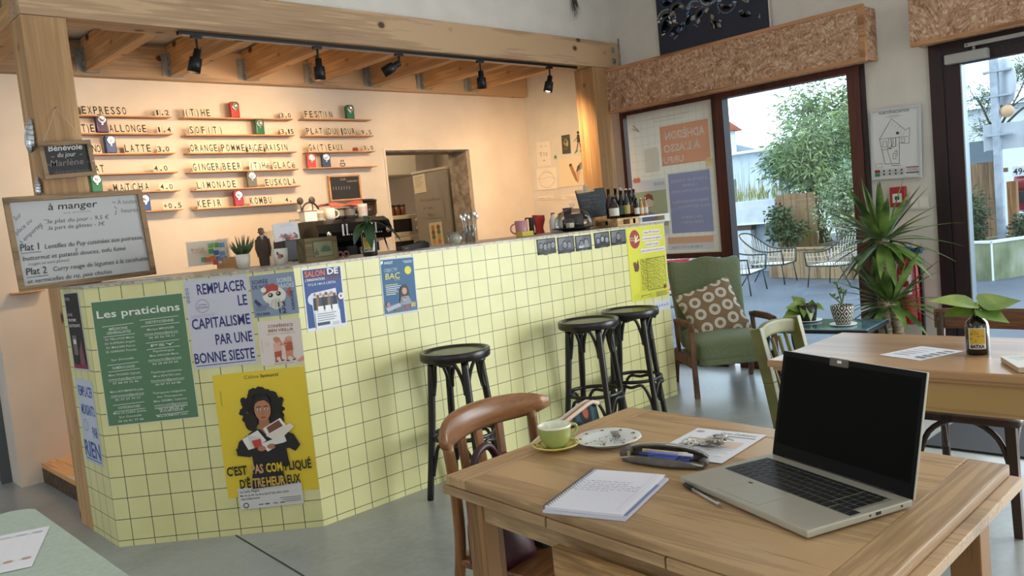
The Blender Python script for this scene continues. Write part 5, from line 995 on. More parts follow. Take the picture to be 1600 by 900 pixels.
# local: front is -Y
g = G(m_gfab); soft(g, .50, .53, .14, Matrix.Translation((0, -.03, .325)) @ Matrix.Rotation(RAD(4), 4, 'X'), .025, .035); g.build('seat_cushion', ac)
g = G(m_gfab); soft(g, .50, .52, .06, Matrix.Translation((0, -.025, .235)), 0, .015, 6); g.build('seat_base', ac)
bk_ = Matrix.Translation((0, .29, .585)) @ Matrix.Rotation(RAD(-14), 4, 'X')
g = G(m_gfab); vs_, fs = cushion_block(.52, .11, .66, 12, 0, .04)
vs_ = [V3((v.x*(1+.06*(v.z/.31)), v.y-(.014*sin(v.x*16+.6)*(1 if v.y < 0 else 0)*max(0, v.z/.31)), v.z+(.012*cos(v.x*22) if v.z > .25 else 0))) for v in vs_]
g.add(vs_, fs, bk_, True); g.build('backrest', ac)
for sx in (-1, 1):
    x = sx*.285
    g = G(m_walnut); g.beam((x, -.3, 0), (x, -.26, .475), .03, .045, (0, 1, 0), .006, .9); g.build('front_leg', ac)
    g = G(m_walnut); g.beam((x, .3, 0), (x, .2, .27), .03, .04, (0, 1, 0), .006); g.build('rear_leg', ac)
    g = G(m_walnut); g.tube(spline([(x, -.31, .485), (x, -.2, .498), (x, .02, .49), (x, .22, .475)], 5), [.03]*3+[.026]*10+[.018]*3, 10, flat_=.45) ; g.build('armrest', ac)
    g = G(m_walnut); g.beam((x, .13, .24), (x, .17, .475), .025, .04, (0, 1, 0), .005); g.build('arm_post', ac)
    g = G(m_walnut); g.beam((x, -.26, .235), (x, .24, .225), .03, .07, bev=.005); g.build('side_rail', ac)
def donut_mat():
    mt, t, b = mk('brown_cushion_white_rings'); uv = nd(t, 'UVMap'); mp = nd(t, 'Mapping'); mp.inputs['Scale'].default_value = (4.1, 4.1, 1); t.links.new(uv.outputs['UV'], mp.inputs['Vector'])
    v = nd(t, 'TexVoronoi', Scale=1.0, Randomness=0.12); v.voronoi_dimensions = '2D'; t.links.new(mp.outputs['Vector'], v.inputs['Vector'])
    c = ramp(t, v.outputs['Distance'], [(.0, (.56, .46, .35)), (.185, (.56, .46, .35)), (.2, (.86, .83, .79)), (.27, (.88, .86, .82)), (.285, (.62, .53, .44)), (.3, (.86, .83, .79)), (.39, (.86, .83, .79)), (.41, (.56, .46, .35))])
    t.links.new(c, b.inputs['Base Color']); b.inputs['Roughness'].default_value = .9; return mt
def pillow(name, lb, cat, M, s, th, mat, n=16):
    vs_ = []; fs = []; uv = []
    for side in (1, -1):
        for i in range(n+1):
            for j in range(n+1):
                x = 2*i/n-1; y = 2*j/n-1; k = max(0, (1-abs(x)**2.6)*(1-abs(y)**2.6))**.5; pin = 1-.07*(1-abs(x*y))*max(abs(x), abs(y))**3
                vs_.append((x*s/2*pin, y*s/2*pin, side*th/2*k+.004*sin(7*x+2*y)*k)); uv.append((i/n, j/n))
    N = (n+1)**2
    for side in (0, 1):
        for i in range(n):
            for j in range(n): a = side*N+i*(n+1)+j; f = (a, a+n+1, a+n+2, a+1); fs.append(f if side == 0 else f[::-1])
    g = G(mat); g.add(vs_, fs, None, True); o = g.build(name, M=M, label=lb, cat=cat); l = o.data.uv_layers.new(name='UVMap')
    for li, lp in enumerate(o.data.loops): l.data[li].uv = uv[lp.vertex_index]
    return o
AM = Matrix.Translation(ac.location) @ Matrix.Rotation(RAD(-41.8), 4, 'Z')
pillow('throw_pillow', 'brown cushion with white ring pattern leaning in the green armchair', 'cushion', AM @ Matrix.Translation((-.035, .06, .535)) @ Matrix.Rotation(RAD(-16), 4, 'Y') @ Matrix.Rotation(RAD(66), 4, 'X'), .42, .13, donut_mat())
# ================================================================ NEAR TABLE (draw-leaf)
m_tab = wood('worn_oak_table', (.69, .565, .415), (.61, .485, .34), 'Y', 4, .33, None, .5)
m_tabx = wood('worn_oak_table_across', (.68, .555, .41), (.6, .475, .335), 'X', 4, .36, None, .5)
m_tabz = wood('worn_oak_legs', (.58, .43, .275), (.44, .31, .19), 'Z', 6, .5)
TO = V3((1.138, 1.480, 0)); EX = V3((1, .008, 0)); EY = V3((-.078, -.997, 0)); TW, TL_ = .703, 1.0
TM = Matrix((EX, EY, V3((0, 0, 1)))).transposed().to_4x4()
t1 = thing('dining_table', 'oak draw-leaf table in the foreground carrying the laptop', 'table', TO+EX*(TW/2)+EY*(TL_/2)); TS = Matrix.Translation(-t1.location) @ Matrix.Translation(TO) @ TM
def tb(name, mat, boxes, bev=.003, parent=None):
    g = G(mat)
    for a, b in boxes: g.box(a, b, TS, bev)
    return g.build(name, parent or t1)
top = tb('tabletop', m_tab, [((.075, .075, .738), (TW-.075, TL_-.075, .7595))], .001)
for a, b, mm in (((0, 0, .738), (TW, .075, .76), m_tabx), ((0, TL_-.075, .738), (TW, TL_, .76), m_tabx), ((0, .0755, .738), (.0748, TL_-.0755, .76), m_tab), ((TW-.0748, .0755, .738), (TW, TL_-.0755, .76), m_tab)): tb('top_frame', mm, [(a, b)], .004, None)
tb('draw_leaf', m_tab, [((-.004, -.012, .716), (TW+.004, .345, .737))], .003); tb('draw_leaf', m_tab, [((-.004, .655, .716), (TW+.004, TL_+.022, .737))], .003); tb('fixed_leaf', m_tab, [((-.003, .349, .716), (TW+.003, .651, .737))], .002)
[tb('apron', mm, [bx]) for mm, bx in ((m_tabx, ((.085, .045, .66), (TW-.085, .065, .715))), (m_tabx, ((.085, TL_-.065, .66), (TW-.085, TL_-.045, .715))), (m_tab, ((.03, .095, .66), (.05, TL_-.095, .715))), (m_tab, ((TW-.05, .095, .66), (TW-.03, TL_-.095, .715))))]
for x in (.025, TW-.085):
    for y in (.035, TL_-.095): tb('leg', m_tabz, [((x, y, 0), (x+.06, y+.06, .714))], .004)
dwr = tb('drawer', wood('drawer_front_oak', (.66, .51, .33), (.53, .39, .24), 'Y', 5, .45), [((-.018, .375, .575), (.002, .85, .69)), ((.002, .39, .58), (.4, .4, .655)), ((.002, .825, .58), (.4, .835, .655)), ((.002, .39, .575), (.4, .835, .58))], .002)
g = G(m_galv); g.box((TW-.03, TL_-.14, .6), (TW-.026, TL_-.11, .655), TS); g.build('leg_bracket', t1)
ZT = .7602
# ---- laptop
m_alu = noisy('champagne_aluminium', (.71, .69, .63), (.735, .715, .655), 400, .38); m_alu.node_tree.nodes['Principled BSDF'].inputs['Metallic'].default_value = .35
FLp, FRp = V3((1.354, .980, 0)), V3((1.2235, .6405, 0)); rt_ = (FRp-FLp).normalized(); bk2 = V3((-rt_.y, rt_.x, 0)); LW, LD = .3635, .2435
lp_ = thing('laptop', 'open champagne laptop with a black screen on the foreground table', 'laptop'); Lm = Matrix((rt_, bk2, V3((0, 0, 1)))).transposed().to_4x4(); Lm.translation = FLp+V3((0, 0, ZT)); lp_.matrix_world = Lm
g = G(m_alu); g.box((0, 0, .003), (LW, LD-.006, .0158), None, .003); g.use(flat('1b1b1b', .6)); [g.box((x, y, 0), (x+.03, y+.008, .0032)) for x in (.03, LW-.06) for y in (.02, LD-.04)]; g.use(flat('222222', .5)); g.box((LW-.0004, LD*.62, .007), (LW+.0004, LD*.67, .0125)); g.box((LW-.0004, LD*.56, .008), (LW+.0004, LD*.575, .0115)); g.box((LW-.0004, LD*.86, .008), (LW+.0004, LD*.88, .0115)); g.build('base', lp_)
g = G(flat('a9a598', .4, .3)); g.box((.105, .012, .0158), (.225, .089, .0161)); g.use(flat('b4b0a2', .42, .3)); g.box((.1062, .0132, .01605), (.2238, .0878, .0163)); g.use(flat('1d1d1f', .4)); g.box((.116, .079, .0163), (.127, .085, .0166)); g.build('touchpad', lp_)
kb = G(flat('8f8b7c', .5, .3)); kb.box((.018, .098, .0157), (LW-.018, .212, .0160)); kb = kb.build('keyboard', lp_)
m_key = flat('15161a', .45); rows = []
def krow(y, h, ws):
    x = .0195
    for w in ws:
        if w > 0: rows.append((x, y, w*.0187-.0022, h))
        x += abs(w)*.0187
um = 1.0
np_ = [.9]*4
krow(.2005, .0095, [.95]*14+[.95]*1+[-.05]+[.9]*3)
krow(.182, .0160, [.8]+[1]*12+[1.55]+[-.1]+np_[:3]); krow(.1635, .0160, [1.3]+[1]*12+[1.05]+[-.1]+np_[:3]); krow(.145, .0160, [1.55]+[1]*12+[.8]+[-.1]+np_[:3]); krow(.1265, .0160, [1.15]+[1]*11+[2.2]+[-.1]+[1.0]+[.85]*2); krow(.1005, .0235, [1.15, 1, 1, 1, 5.2, 1, 1, 1, 1, 1, 1]+[-.1]+[1.0]+[.85]*2)
k0 = {}
for x, y, w, h in rows:
    key = (round(w, 4), h)
    if key not in k0:
        g = G(m_key); g.box((0, 0, 0), (w, h, .0011), None, .0009); k0[key] = [g.build('key', kb), False]
    o, used = k0[key]
    if used: o = o.copy(); COL.objects.link(o); o.parent = kb
    k0[key][1] = True; o.location = (x, y, .0158)
tt = RAD(103); up = V3((0, -cos(tt), sin(tt))); hg = V3((0, LD-.004, .0135)); LH = .227
Sm = Matrix((V3((1, 0, 0)), up, V3((1, 0, 0)).cross(up))).transposed().to_4x4(); Sm.translation = hg
g = G(m_alu); g.box((0, .0, -.006), (LW, LH, -.0005), Sm, .002); g.build('lid', lp_)
g = G(flat('08090b', .4, spec=.15)); g.box((.001, .001, -.0008), (LW-.001, LH-.0015, .0008), Sm); sc_ = g.build('bezel', lp_)
g = G(flat('030405', .3, spec=.08)); g.box((.009, .028, .0006), (LW-.009, LH-.012, .0011), Sm); g.build('display', lp_)
g = G(glass_mat('clear_tape', (.75, .75, .75), .1, .1)); g.box((LW*.375, LH-.016, .0012), (LW*.51, LH+.0005, .0016), Sm); g.use(flat('e9e4d8', .6)); g.box((LW*.43, LH-.0095, .0016), (LW*.46, LH-.004, .0021), Sm); g.build('camera_cover', lp_)
g = G(flat('17181b', .4)); g.tube([(.04, LD-.003, .012), (LW-.04, LD-.003, .012)], .006, 10); g.build('hinge', lp_)
# ---- notebook
S = Sheet(PZ(929, 733.5, ZT+.0115), PZ(1040, 742, ZT+.0115), PZ(889, 794, ZT+.0115), 'e9e7ee', .7, .0006); Nm = S.M.copy(); nw, nh = S.w, S.h
for i in range(1, 24): S.line([(.03+i*.04, .0), (.03+i*.04, 1)], .0022, 'adadcb')
for i in range(1, 30): S.line([(.0, i/30), (1, i/30)], .0012, 'd3d3e4')
S.line([(.93, 0), (.93, 1)], .004, 'c9b0c8')
r = random.Random(21)
for i in range(6):
    y = .4+i*.062; x = .12; x1 = r.uniform(.75, .93) if i < 5 else .6
    while x < x1:
        w = r.uniform(.04, .11); pts = [(x+w*k/7, y-.012*i*0+r.uniform(-.012, .012)-.03*(x-.5)*.3) for k in range(8)]; S.line(pts, .0055, '44445c'); x += w+.018
nb = thing('spiral_notebook', 'open spiral notebook with handwriting near the table edge', 'notebook'); nb.matrix_world = Nm; S.g.build('page', nb)
g = G(flat('dcdae2', .7)); g.box((.0, -nh+.001, -.0055), (nw*.98, -.001, -.0002)); g.build('pages', nb); g = G(flat('cfcdd8', .7)); g.box((-.004, -nh-.004, -.0112), (nw+.006, .0, -.006), None, .001); g.use(flat('8a93b8', .6)); g.box((nw*.9, -nh*.95, -.0058), (nw+.003, -nh*.2, -.0052)); g.build('back_cover', nb)
g = G(flat('7a7a80', .3, .8))
for i in range(26): y = -nh*(i+.5)/26; g.tube(arc((.001, y, -.003), .0072, .3, 5.6, 9), .0009, 5)
g.build('spiral', nb)
# ---- pencil case with pens
pc = thing('pencil_case', 'open grey zipped pencil case with pens between notebook and laptop', 'pencil case'); A, B = PZ(978, 716, ZT), PZ(1104, 730, ZT); d = (B-A).normalized(); Pm = Matrix((d, V3((-d.y, d.x, 0)), V3((0, 0, 1)))).transposed().to_4x4(); Pm.translation = (A+B)/2; pc.matrix_world = Pm; L = (B-A).length; hL = L/2
m_case = noisy('dark_taupe_leather', (.3, .275, .25), (.39, .36, .33), 60, .6)
def case_side(sy, hz):
    n = 14; vs_ = []; fs = []
    for i in range(n+1):
        x = -hL+L*i/n; k = max(0.0, 1-(2*i/n-1)**2)**.6
        for j in range(5): v = j/4; vs_.append((x, sy*(.012+.03*k*sin(pi*(.15+.75*v))), .002+(hz*(.55+.45*k))*v))
    for i in range(n):
        for j in range(4): fs.append((i*5+j, i*5+j+1, i*5+j+6, i*5+j+5))
    g = G(m_case); g.add(vs_, fs, None, True); o = g.build('case_side', pc); o.modifiers.new('thick', 'SOLIDIFY').thickness = .003
case_side(1, .032); case_side(-1, .013)
g = G(m_case); g.box((-hL+.004, -.022, 0), (hL-.004, .022, .003)); g.tube([(-hL+.004, -.012, .014), (-hL+.004, .012, .014)], .013, 10); g.tube([(hL-.006, -.01, .01), (hL-.006, .01, .01)], .009, 10); g.build('case_bottom', pc)
g = G(flat('c9c4bc', .4, .4)); g.tube([(-hL+L*i/14, .0125+.024*max(0, 1-(2*i/14-1)**2)**.6*.3+.006, .0365*(.55+.45*max(0, 1-(2*i/14-1)**2)**.6)) for i in range(15)], .0021, 5); g.tube([(-hL+L*i/14, -.02-.008*max(0, 1-(2*i/14-1)**2)**.6, (.0145)*(.55+.45*max(0, 1-(2*i/14-1)**2)**.6)) for i in range(15)], .0021, 5); g.build('zip_teeth', pc)
g = G(flat('c9b98c', .3, .7)); g.box((-hL+.02, -.026, .0), (-hL+.026, -.022, .026)); g.build('zip_puller', pc)
for i, (y, z, c, c2, l0, l1) in enumerate(((-.012, .016, '2f3e84', '1f2a5a', -.055, .075), (-.004, .019, '8a86c2', 'd8d0e0', -.04, .07), (.004, .017, 'c9a93c', 'e9e0c0', -.05, .06), (.012, .016, 'd8cf9a', 'f0ecd8', -.06, .05), (-.018, .012, '3a4fa0', '223072', -.03, .07))):
    M_ = Pm @ Matrix.Translation((0, y*1.1, z+.003)); g = G(flat(c, .3)); g.tube([(l0, 0, 0), (l1*.55, 0, 0)], .0045, 8); g.use(flat(c2, .3)); g.tube([(l1*.55, 0, 0), (l1, 0, .001)], .0047, 8)
    g.build('pen', M=M_, label=['dark blue pen lying lowest in the pencil case', 'pale violet pen in the pencil case', 'yellow pen in the pencil case', 'cream marker at the back of the pencil case', 'blue pen with navy cap at the front of the pencil case'][i], cat='pen', group='pens in the pencil case')
# ---- paper, keys, loose pen
S = Sheet(PZ(1090, 669, ZT+.001), PZ(1198, 680, ZT+.001), PZ(1040, 712, ZT+.001), 'e3e3e8', .6, .0005); S.rect(.4, .17, .95, .2, '8a8a90'); S.rect(.1, .33, .35, .37, 'c9a58c'); S.rect(.45, .35, .9, .55, 'e0c8b8'); S.rect(.45, .6, .9, .61, 'b0b0b8'); S.rect(.45, .66, .85, .67, 'b0b0b8'); S.rect(.05, .8, .3, .87, 'd0aa90'); S.ell(.12, .1, .06, .04, 'b9b4b4'); S.text("Carte d'adhésion", .42, .13, .06, '55555c', .5)
[S.rect(.42, .72+.06*i, .9-.1*(i % 2), .73+.06*i, 'b9b9c0') for i in range(4)]; S.build('paper_sheet', 'printed sheet of paper under the keys beside the laptop', 'paper')
ky = thing('key_bunch', 'tangled bunch of steel keys and chain on the printed sheet', 'keys', PZ(1100, 695, ZT+.002)); r = random.Random(9); m_steel = flat('d2cfc9', .3, .75); m_steel2 = flat('8a7d6e', .35, .7)
g = G(m_steel); cx = [(-.05+.0075*i, .008*sin(i*1.3), .004+.003*(i % 2)) for i in range(13)]
for i, c in enumerate(cx): g.tube(arc(c, .0078, 0, 2*pi, 10, (1, .3 if i % 2 else -.3, .2), (0, .8, .5 if i % 2 else -.5))[:-1], .0025, 6, True)
g.build('chain', ky, None); 
for i in range(9):
    a = r.uniform(-.9, .5)-.9; ox, oy = -.004+.006*i, r.uniform(-.012, .014); Mx = Matrix.Translation((ox, oy, .003+.0022*i)) @ Matrix.Rotation(a, 4, 'Z') @ Matrix.Rotation(r.uniform(-.12, .12), 4, 'Y'); g = G(m_steel if i % 3 else m_steel2)
    g.lathe([(.004, 0), (.011, 0), (.011, .002), (.004, .002)], 14, Mx); bl = [(.01, -.003), (.04, -.003), (.042, 0), (.04, .003), (.036, .0018), (.033, .004), (.029, .0018), (.025, .004), (.021, .002), (.017, .004), (.01, .003)]; g.prism(bl, .0018, Mx); g.build('key', ky)
g = G(m_steel); g.tube(arc((.012, 0, .012), .014, 0, 2*pi, 20, (1, 0, .3), (0, 1, .2))[:-1], .0012, 6, True); g.build('ring', ky)
g = G(m_steel2); g.box((.035, -.012, .012), (.056, .008, .018), Matrix.Rotation(.3, 4, 'Z'), .002); g.build('fob', ky)
ky.rotation_euler.z = RAD(-58)
A, B = PZ(1069, 757, ZT+.0045), PZ(1130, 792, ZT+.003); d = (B-A).normalized(); t = thing('ballpoint_pen', 'clear ballpoint pen with black cap lying by the laptop corner', 'pen'); Mx = Matrix((d, V3((-d.y, d.x, 0)), V3((0, 0, 1)))).transposed().to_4x4(); Mx.translation = A; t.matrix_world = Mx; L = (B-A).length
g = G(flat('111216', .3)); g.tube([(0, 0, 0), (.035, 0, 0)], [.003, .0045], 8); g.box((.004, -.0012, .004), (.034, .0012, .006)); g.build('cap', t); g = G(flat('b9b4ac', .15)); g.tube([(.035, 0, 0), (L-.012, 0, 0)], .0036, 6); g.build('barrel', t); g = G(flat('2a2420', .3)); g.tube([(.04, 0, .0028), (L-.02, 0, .0028)], .0012, 6); g.build('ink_tube', t); g = G(flat('a08a72', .4, .5)); g.tube([(L-.012, 0, 0), (L, 0, 0)], [.003, .0006], 8); g.build('tip', t)
# ---- cup, saucer, plate, fork
pS = PZ(869, 698, ZT+.006); t = thing('saucer', 'yellow saucer with painted leaves under the green cup', 'saucer', (pS.x, pS.y, ZT)); g = G(flat('d6c467', .25)); g.lathe([(0, .003), (.026, .0), (.03, .003), (.056, .012), (.06, .0155), (.057, .0165), (.03, .0075), (0, .006)], 40); g.build('dish', t)
g = G(flat('3d3f22', .4)); r = random.Random(4)
for i in range(18): a = 2*pi*i/18+r.uniform(-.1, .1); q = .047+r.uniform(-.006, .004); c = V3((q*cos(a), q*sin(a), .0075+(q-.03)*.335+.0022)); g.leaf(c-V3((sin(a), -cos(a), 0))*.007, c+V3((sin(a), -cos(a), 0))*.006+V3((cos(a), sin(a), .3))*.003, .006, 3, 0, fold=0)
g.build('painted_leaves', t)
m_cup = noisy('apple_green_glaze', (.6, .645, .37), (.67, .7, .43), 20, .18)
t = thing('coffee_cup', 'green glazed coffee cup with cream inside on the yellow saucer', 'cup', (pS.x, pS.y, ZT+.0075), RAD(-25)); t.scale = (1.08,)*3; g = G(m_cup); prof = [(0, .001), (.022, 0), (.024, .005), (.033, .016), (.0365, .03), (.038, .046)]; n = 12
g.lathe(prof, 24, caps=False); g.use(flat('e9e8d2', .2)); g.lathe([(.038, .046), (.0385, .0505), (.0372, .051), (.035, .046), (.033, .03), (.028, .016), (0, .012)], 24, caps=False); g.build('cup_body', t)
g = G(m_cup); g.tube(spline([(.035, 0, .044), (.05, 0, .043), (.0545, 0, .033), (.048, 0, .022), (.034, 0, .019)], 5), .0035, 8); g.build('handle', t)
pP = PZ(950, 685, ZT+.012); t = thing('dessert_plate', 'white scalloped plate with crumbs and small red flowers', 'plate', (pP.x, pP.y, ZT)); g = G(flat('dfe3df', .22)); n = 48; prof = [(0, .004), (.045, .003), (.05, .0), (.054, .004), (.06, .009), (.083, .0155), (.0815, .017), (.058, .0115), (.045, .007), (0, .0068)]
vs_ = []; fs = []
for rr, z in prof:
    for i in range(n): a = 2*pi*i/n; k = 1+.012*cos(a*12)*(rr > .07); vs_.append((rr*k*cos(a), rr*k*sin(a), z))
for j in range(len(prof)-1):
    for i in range(n): fs.append((j*n+i, j*n+(i+1) % n, (j+1)*n+(i+1) % n, (j+1)*n+i))
g.add(vs_, fs, None, True); g.build('dish', t)
g = G(flat('8c3a34', .4)); r = random.Random(6)
for i in range(9): a = 2*pi*i/9+.2; c = V3((.069*cos(a), .069*sin(a), .0152)); g.use(flat('8c3a34', .4)); [g.ball(c+V3((r.uniform(-.004, .004), r.uniform(-.004, .004), 0)), .0024, 6, sq=(1, 1, .25)) for _ in range(4)]; g.use(flat('4a5a3a', .5)); g.ball(c+V3((.004, .003, 0)), .002, 6, sq=(1.6, 1, .25))
g.build('painted_flowers', t)
g = G(flat('4a3426', .9)); [g.ball((r.uniform(-.045, .025), r.uniform(-.04, .03), .0075), r.uniform(.0005, .0014), 5) for _ in range(40)]
g.build('cake_crumbs', loc=(pP.x, pP.y, ZT), label='brown cake crumbs scattered on the white plate', cat='crumbs', kind='stuff')
A, B = PZ(971, 695, ZT+.016), PZ(960, 676, ZT+.014); d = (B-A).normalized(); t = thing('fork', 'steel fork lying on the white plate', 'fork'); Mx = Matrix((d, V3((-d.y, d.x, 0)), V3((0, 0, 1)))).transposed().to_4x4(); Mx.translation = A.lerp(B, 1.0)+V3((0, 0, .0)); t.matrix_world = Mx
m_fork = flat('6a6c70', .3, .35); g = G(m_fork); [g.beam((-.03, y*.9, .001), (.012, y, .001), .0028, .0016) for y in (-.0075, -.0025, .0025, .0075)]; g.beam((-.045, 0, .001), (-.029, 0, .0012), .019, .0014, taper=1); g.build('tines', t); g = G(m_fork); g.beam((-.072, 0, .006), (-.044, 0, .0015), .006, .002); g.build('handle', t)
# ================================================================ CHAIR WITH BAGS BEHIND THE TABLE
m_ch = wood('honey_brown_chair_wood', (.60, .41, .26), (.46, .3, .18), 'X', 4, .3, None, .35); m_chz = wood('honey_brown_chair_wood_upright', (.57, .39, .24), (.43, .28, .16), 'Z', 5, .35, None, .35)
bc = thing('wooden_chair', 'honey brown wooden chair with curved top rail behind the near table', 'chair', (1.495, 1.62, 0), RAD(9.5))
n = 16; g = G(m_ch); vs_ = []; fs = []
for i in range(n+1):
    u = 2*i/n-1; x = .235*u; y = .135-.085*u*u; hh = .038*(1-abs(u)**6*.55); zc = .79-.006*u*u; th = .013+.006*(1-u*u); lean = .12
    for a in range(10):
        an = 2*pi*a/10; cy, cz = cos(an), sin(an); sgn = lambda v: (abs(v)**.6)*(1 if v >= 0 else -1)
        vs_.append((x, y+th*sgn(cy)+lean*hh*sgn(cz), zc+hh*sgn(cz)))
for i in range(n):
    for a in range(10): fs.append((i*10+a, i*10+(a+1) % 10, (i+1)*10+(a+1) % 10, (i+1)*10+a))
fs += [tuple(range(9, -1, -1)), tuple(n*10+a for a in range(10))]; g.add(vs_, fs, None, True); g.build('top_rail', bc)
for sx in (-1, 1):
    g = G(m_chz); g.tube(spline([(sx*.19, .075, .765), (sx*.185, .068, .62), (sx*.175, .085, .45), (sx*.185, .13, .2), (sx*.2, .19, 0)], 5), .019, 8, flat_=.8); g.build('back_post', bc)
    g = G(m_chz); g.tube([(sx*.17, -.26, .43), (sx*.185, -.28, 0)], [.02, .014], 10); g.build('front_leg', bc)
    g = G(m_chz); g.tube([(sx*.178, -.27, .22), (sx*.185, .12, .24)], .009, 8); g.build('side_stretcher', bc)
for x in (-.085, .0, .085):
    g = G(m_chz); g.beam((x*.9, .1, .455), (x, .13-.085*(x/.235)**2, .765), .028, .012, (0, 1, 0), .004); g.build('spindle', bc)
g = G(m_ch); vs_, fs = cushion_block(.4, .4, .03, 8, .0, .014); g.add([V3((v.x*(1+.06*(-v.y/.2)), v.y-.1, v.z+.445)) for v in vs_], fs, None, True); g.build('seat', bc)
m_burg = noisy('burgundy_leather', (.2, .07, .1), (.29, .11, .14), 14, .45, bump=.15)
def bag_body(g, w, d, h, M, sag=.1):
    n = 10; ring = 20; vs_ = []; fs = []
    for j in range(n+1):
        v = j/n; ww = w/2*(1-.08*sin(pi*v)+.1*(1-v)*.6); dd = d/2*(1-.62*v**1.5)
        for i in range(ring): a = 2*pi*i/ring; c, s_ = cos(a), sin(a); k = (abs(c)**3+abs(s_)**3)**(-1/3); vs_.append((ww*c*k*.92, dd*s_*k*.92+.008*sin(5*v+2*a), h*v-(sag*h*.25*(c*c) if j == n else 0)+.006*sin(3*a+4*v)))
    for j in range(n):
        for i in range(ring): fs.append((j*ring+i, j*ring+(i+1) % ring, (j+1)*ring+(i+1) % ring, (j+1)*ring+i))
    fs += [tuple(range(ring-1, -1, -1)), tuple(n*ring+i for i in range(ring))]; g.add(vs_, fs, M, True)
hb = thing('leather_handbag', 'burgundy leather handbag on the brown chair seat', 'bag', (1.36, 1.57, .4615), RAD(12)); g = G(m_burg); bag_body(g, .17, .17, .2, None); g.build('body', hb)
g = G(m_burg); g.tube(spline([(-.05, .01, .17), (-.055, .02, .24), (-.02, .025, .285), (.04, .03, .28), (.07, .02, .21), (.07, .01, .17)], 6), .0105, 9); g.build('handle', hb)
g = G(m_burg); g.tube(spline([(-.04, -.03, .17), (-.03, -.035, .235), (.02, -.03, .27), (.06, -.02, .22), (.065, -.02, .17)], 6), .0095, 9); g.build('handle', hb)
g = G(flat('d8408c', .5)); g.ball((.0, -.03, .225), .02, 10, sq=(1.2, 1, .8)); g.build('pink_pompom', hb)
tb_ = thing('tote_bag', 'patterned tote bag with striped zip edge beside the burgundy bag', 'bag', (1.625, 1.56, .4615), RAD(4))
def tote_mat():
    mt, t, b = mk('dark_botanical_print'); n = nd(t, 'TexVoronoi', Scale=22); t.links.new(coords(t, (1, 1, .6)), n.inputs['Vector'])
    c = ramp(t, n.outputs['Distance'], [(.0, (.55, .27, .17)), (.28, (.66, .36, .24)), (.36, (.1, .1, .11)), (.6, (.13, .13, .15)), (.68, (.2, .34, .37)), (.9, (.16, .26, .3))]); t.links.new(c, b.inputs['Base Color']); b.inputs['Roughness'].default_value = .85; return mt
n = 12; g = G(tote_mat()); vs_ = []; fs = []
def tz(u): return .245+.085*((u+1)/2)**.8-.02*max(0, u-.8)*5
for s_ in (1, -1):
    for i in range(n+1):
        u = 2*i/n-1
        for j in range(7): v = j/6; vs_.append((.165*u*(1-.05*v), s_*(.05*(1-v)**.7*(1-.4*u*u)+.006)+.0, tz(u)*v))
for s_ in (0, 1):
    for i in range(n):
        for j in range(6): a = s_*(n+1)*7+i*7+j; f = (a, a+1, a+8, a+7); fs.append(f if s_ else f[::-1])
for i in range(n): fs.append((i*7, i*7+7, (n+1)*7+i*7+7, (n+1)*7+i*7))
for i in (0, n):
    for j in range(6): a = i*7+j; b = (n+1)*7+a; fs.append((a, a+1, b+1, b))
g.add(vs_, fs, None, True); g.build('body', tb_)
for k, (dy, c, r_) in enumerate(((-.012, 'd9c4ae', .006), (-.004, '9a6a4e', .0045), (.004, 'cbb49c', .0055), (.011, 'e3d8cc', .005))): g = G(flat(c, .8)); g.tube([(.158*(2*i/n-1), dy, tz(2*i/n-1)+.004) for i in range(n+1)], r_, 7); g.build('zip_band', tb_)
# ================================================================ SECOND TABLE AND ITS CHAIRS
t2 = thing('dining_table', 'long oak table at the right with the bottle vase on it', 'table', (2.875, .75, 0)); m_t2 = wood('smooth_oak_top', (.67, .52, .37), (.57, .43, .3), 'Y', 2.6, .28, None, .4); m_t2b = wood('pale_oak_apron', (.66, .53, .34), (.53, .4, .24), 'Y', 3, .4, (1.6, (.3, .2, .1)), .4)
g = G(m_t2); g.box((-.3, -.75, .735), (.3, .705, .76), None, .006); g.build('tabletop', t2); g = G(m_t2); g.box((-.288, -.735, .722), (.288, .69, .7348), None, .003); g.build('under_moulding', t2)
for y0, y1, x0, x1 in ((-.7, .65, -.275, -.255), (-.7, .65, .255, .275), (-.7, -.68, -.255, .255), (.63, .65, -.255, .255)): g = G(m_t2b); g.box((x0, y0, .625), (x1, y1, .7215), None, .002); g.build('apron', t2)
for x in (-.245, .245):
    for y in (-.67, .6): g = G(m_t2b); g.beam((x, y, .72), (x*.97, y, 0), .055, .055, (0, 1, 0), .004, .6); g.build('leg', t2)
m_dkch = wood('dark_brown_bentwood', (.24, .17, .13), (.15, .1, .08), 'Z', 6, .4)
c3 = thing('bentwood_chair', 'brown chair on the far side of the right table with wide back board', 'chair', (3.445, 1.065, 0), RAD(-90)); 
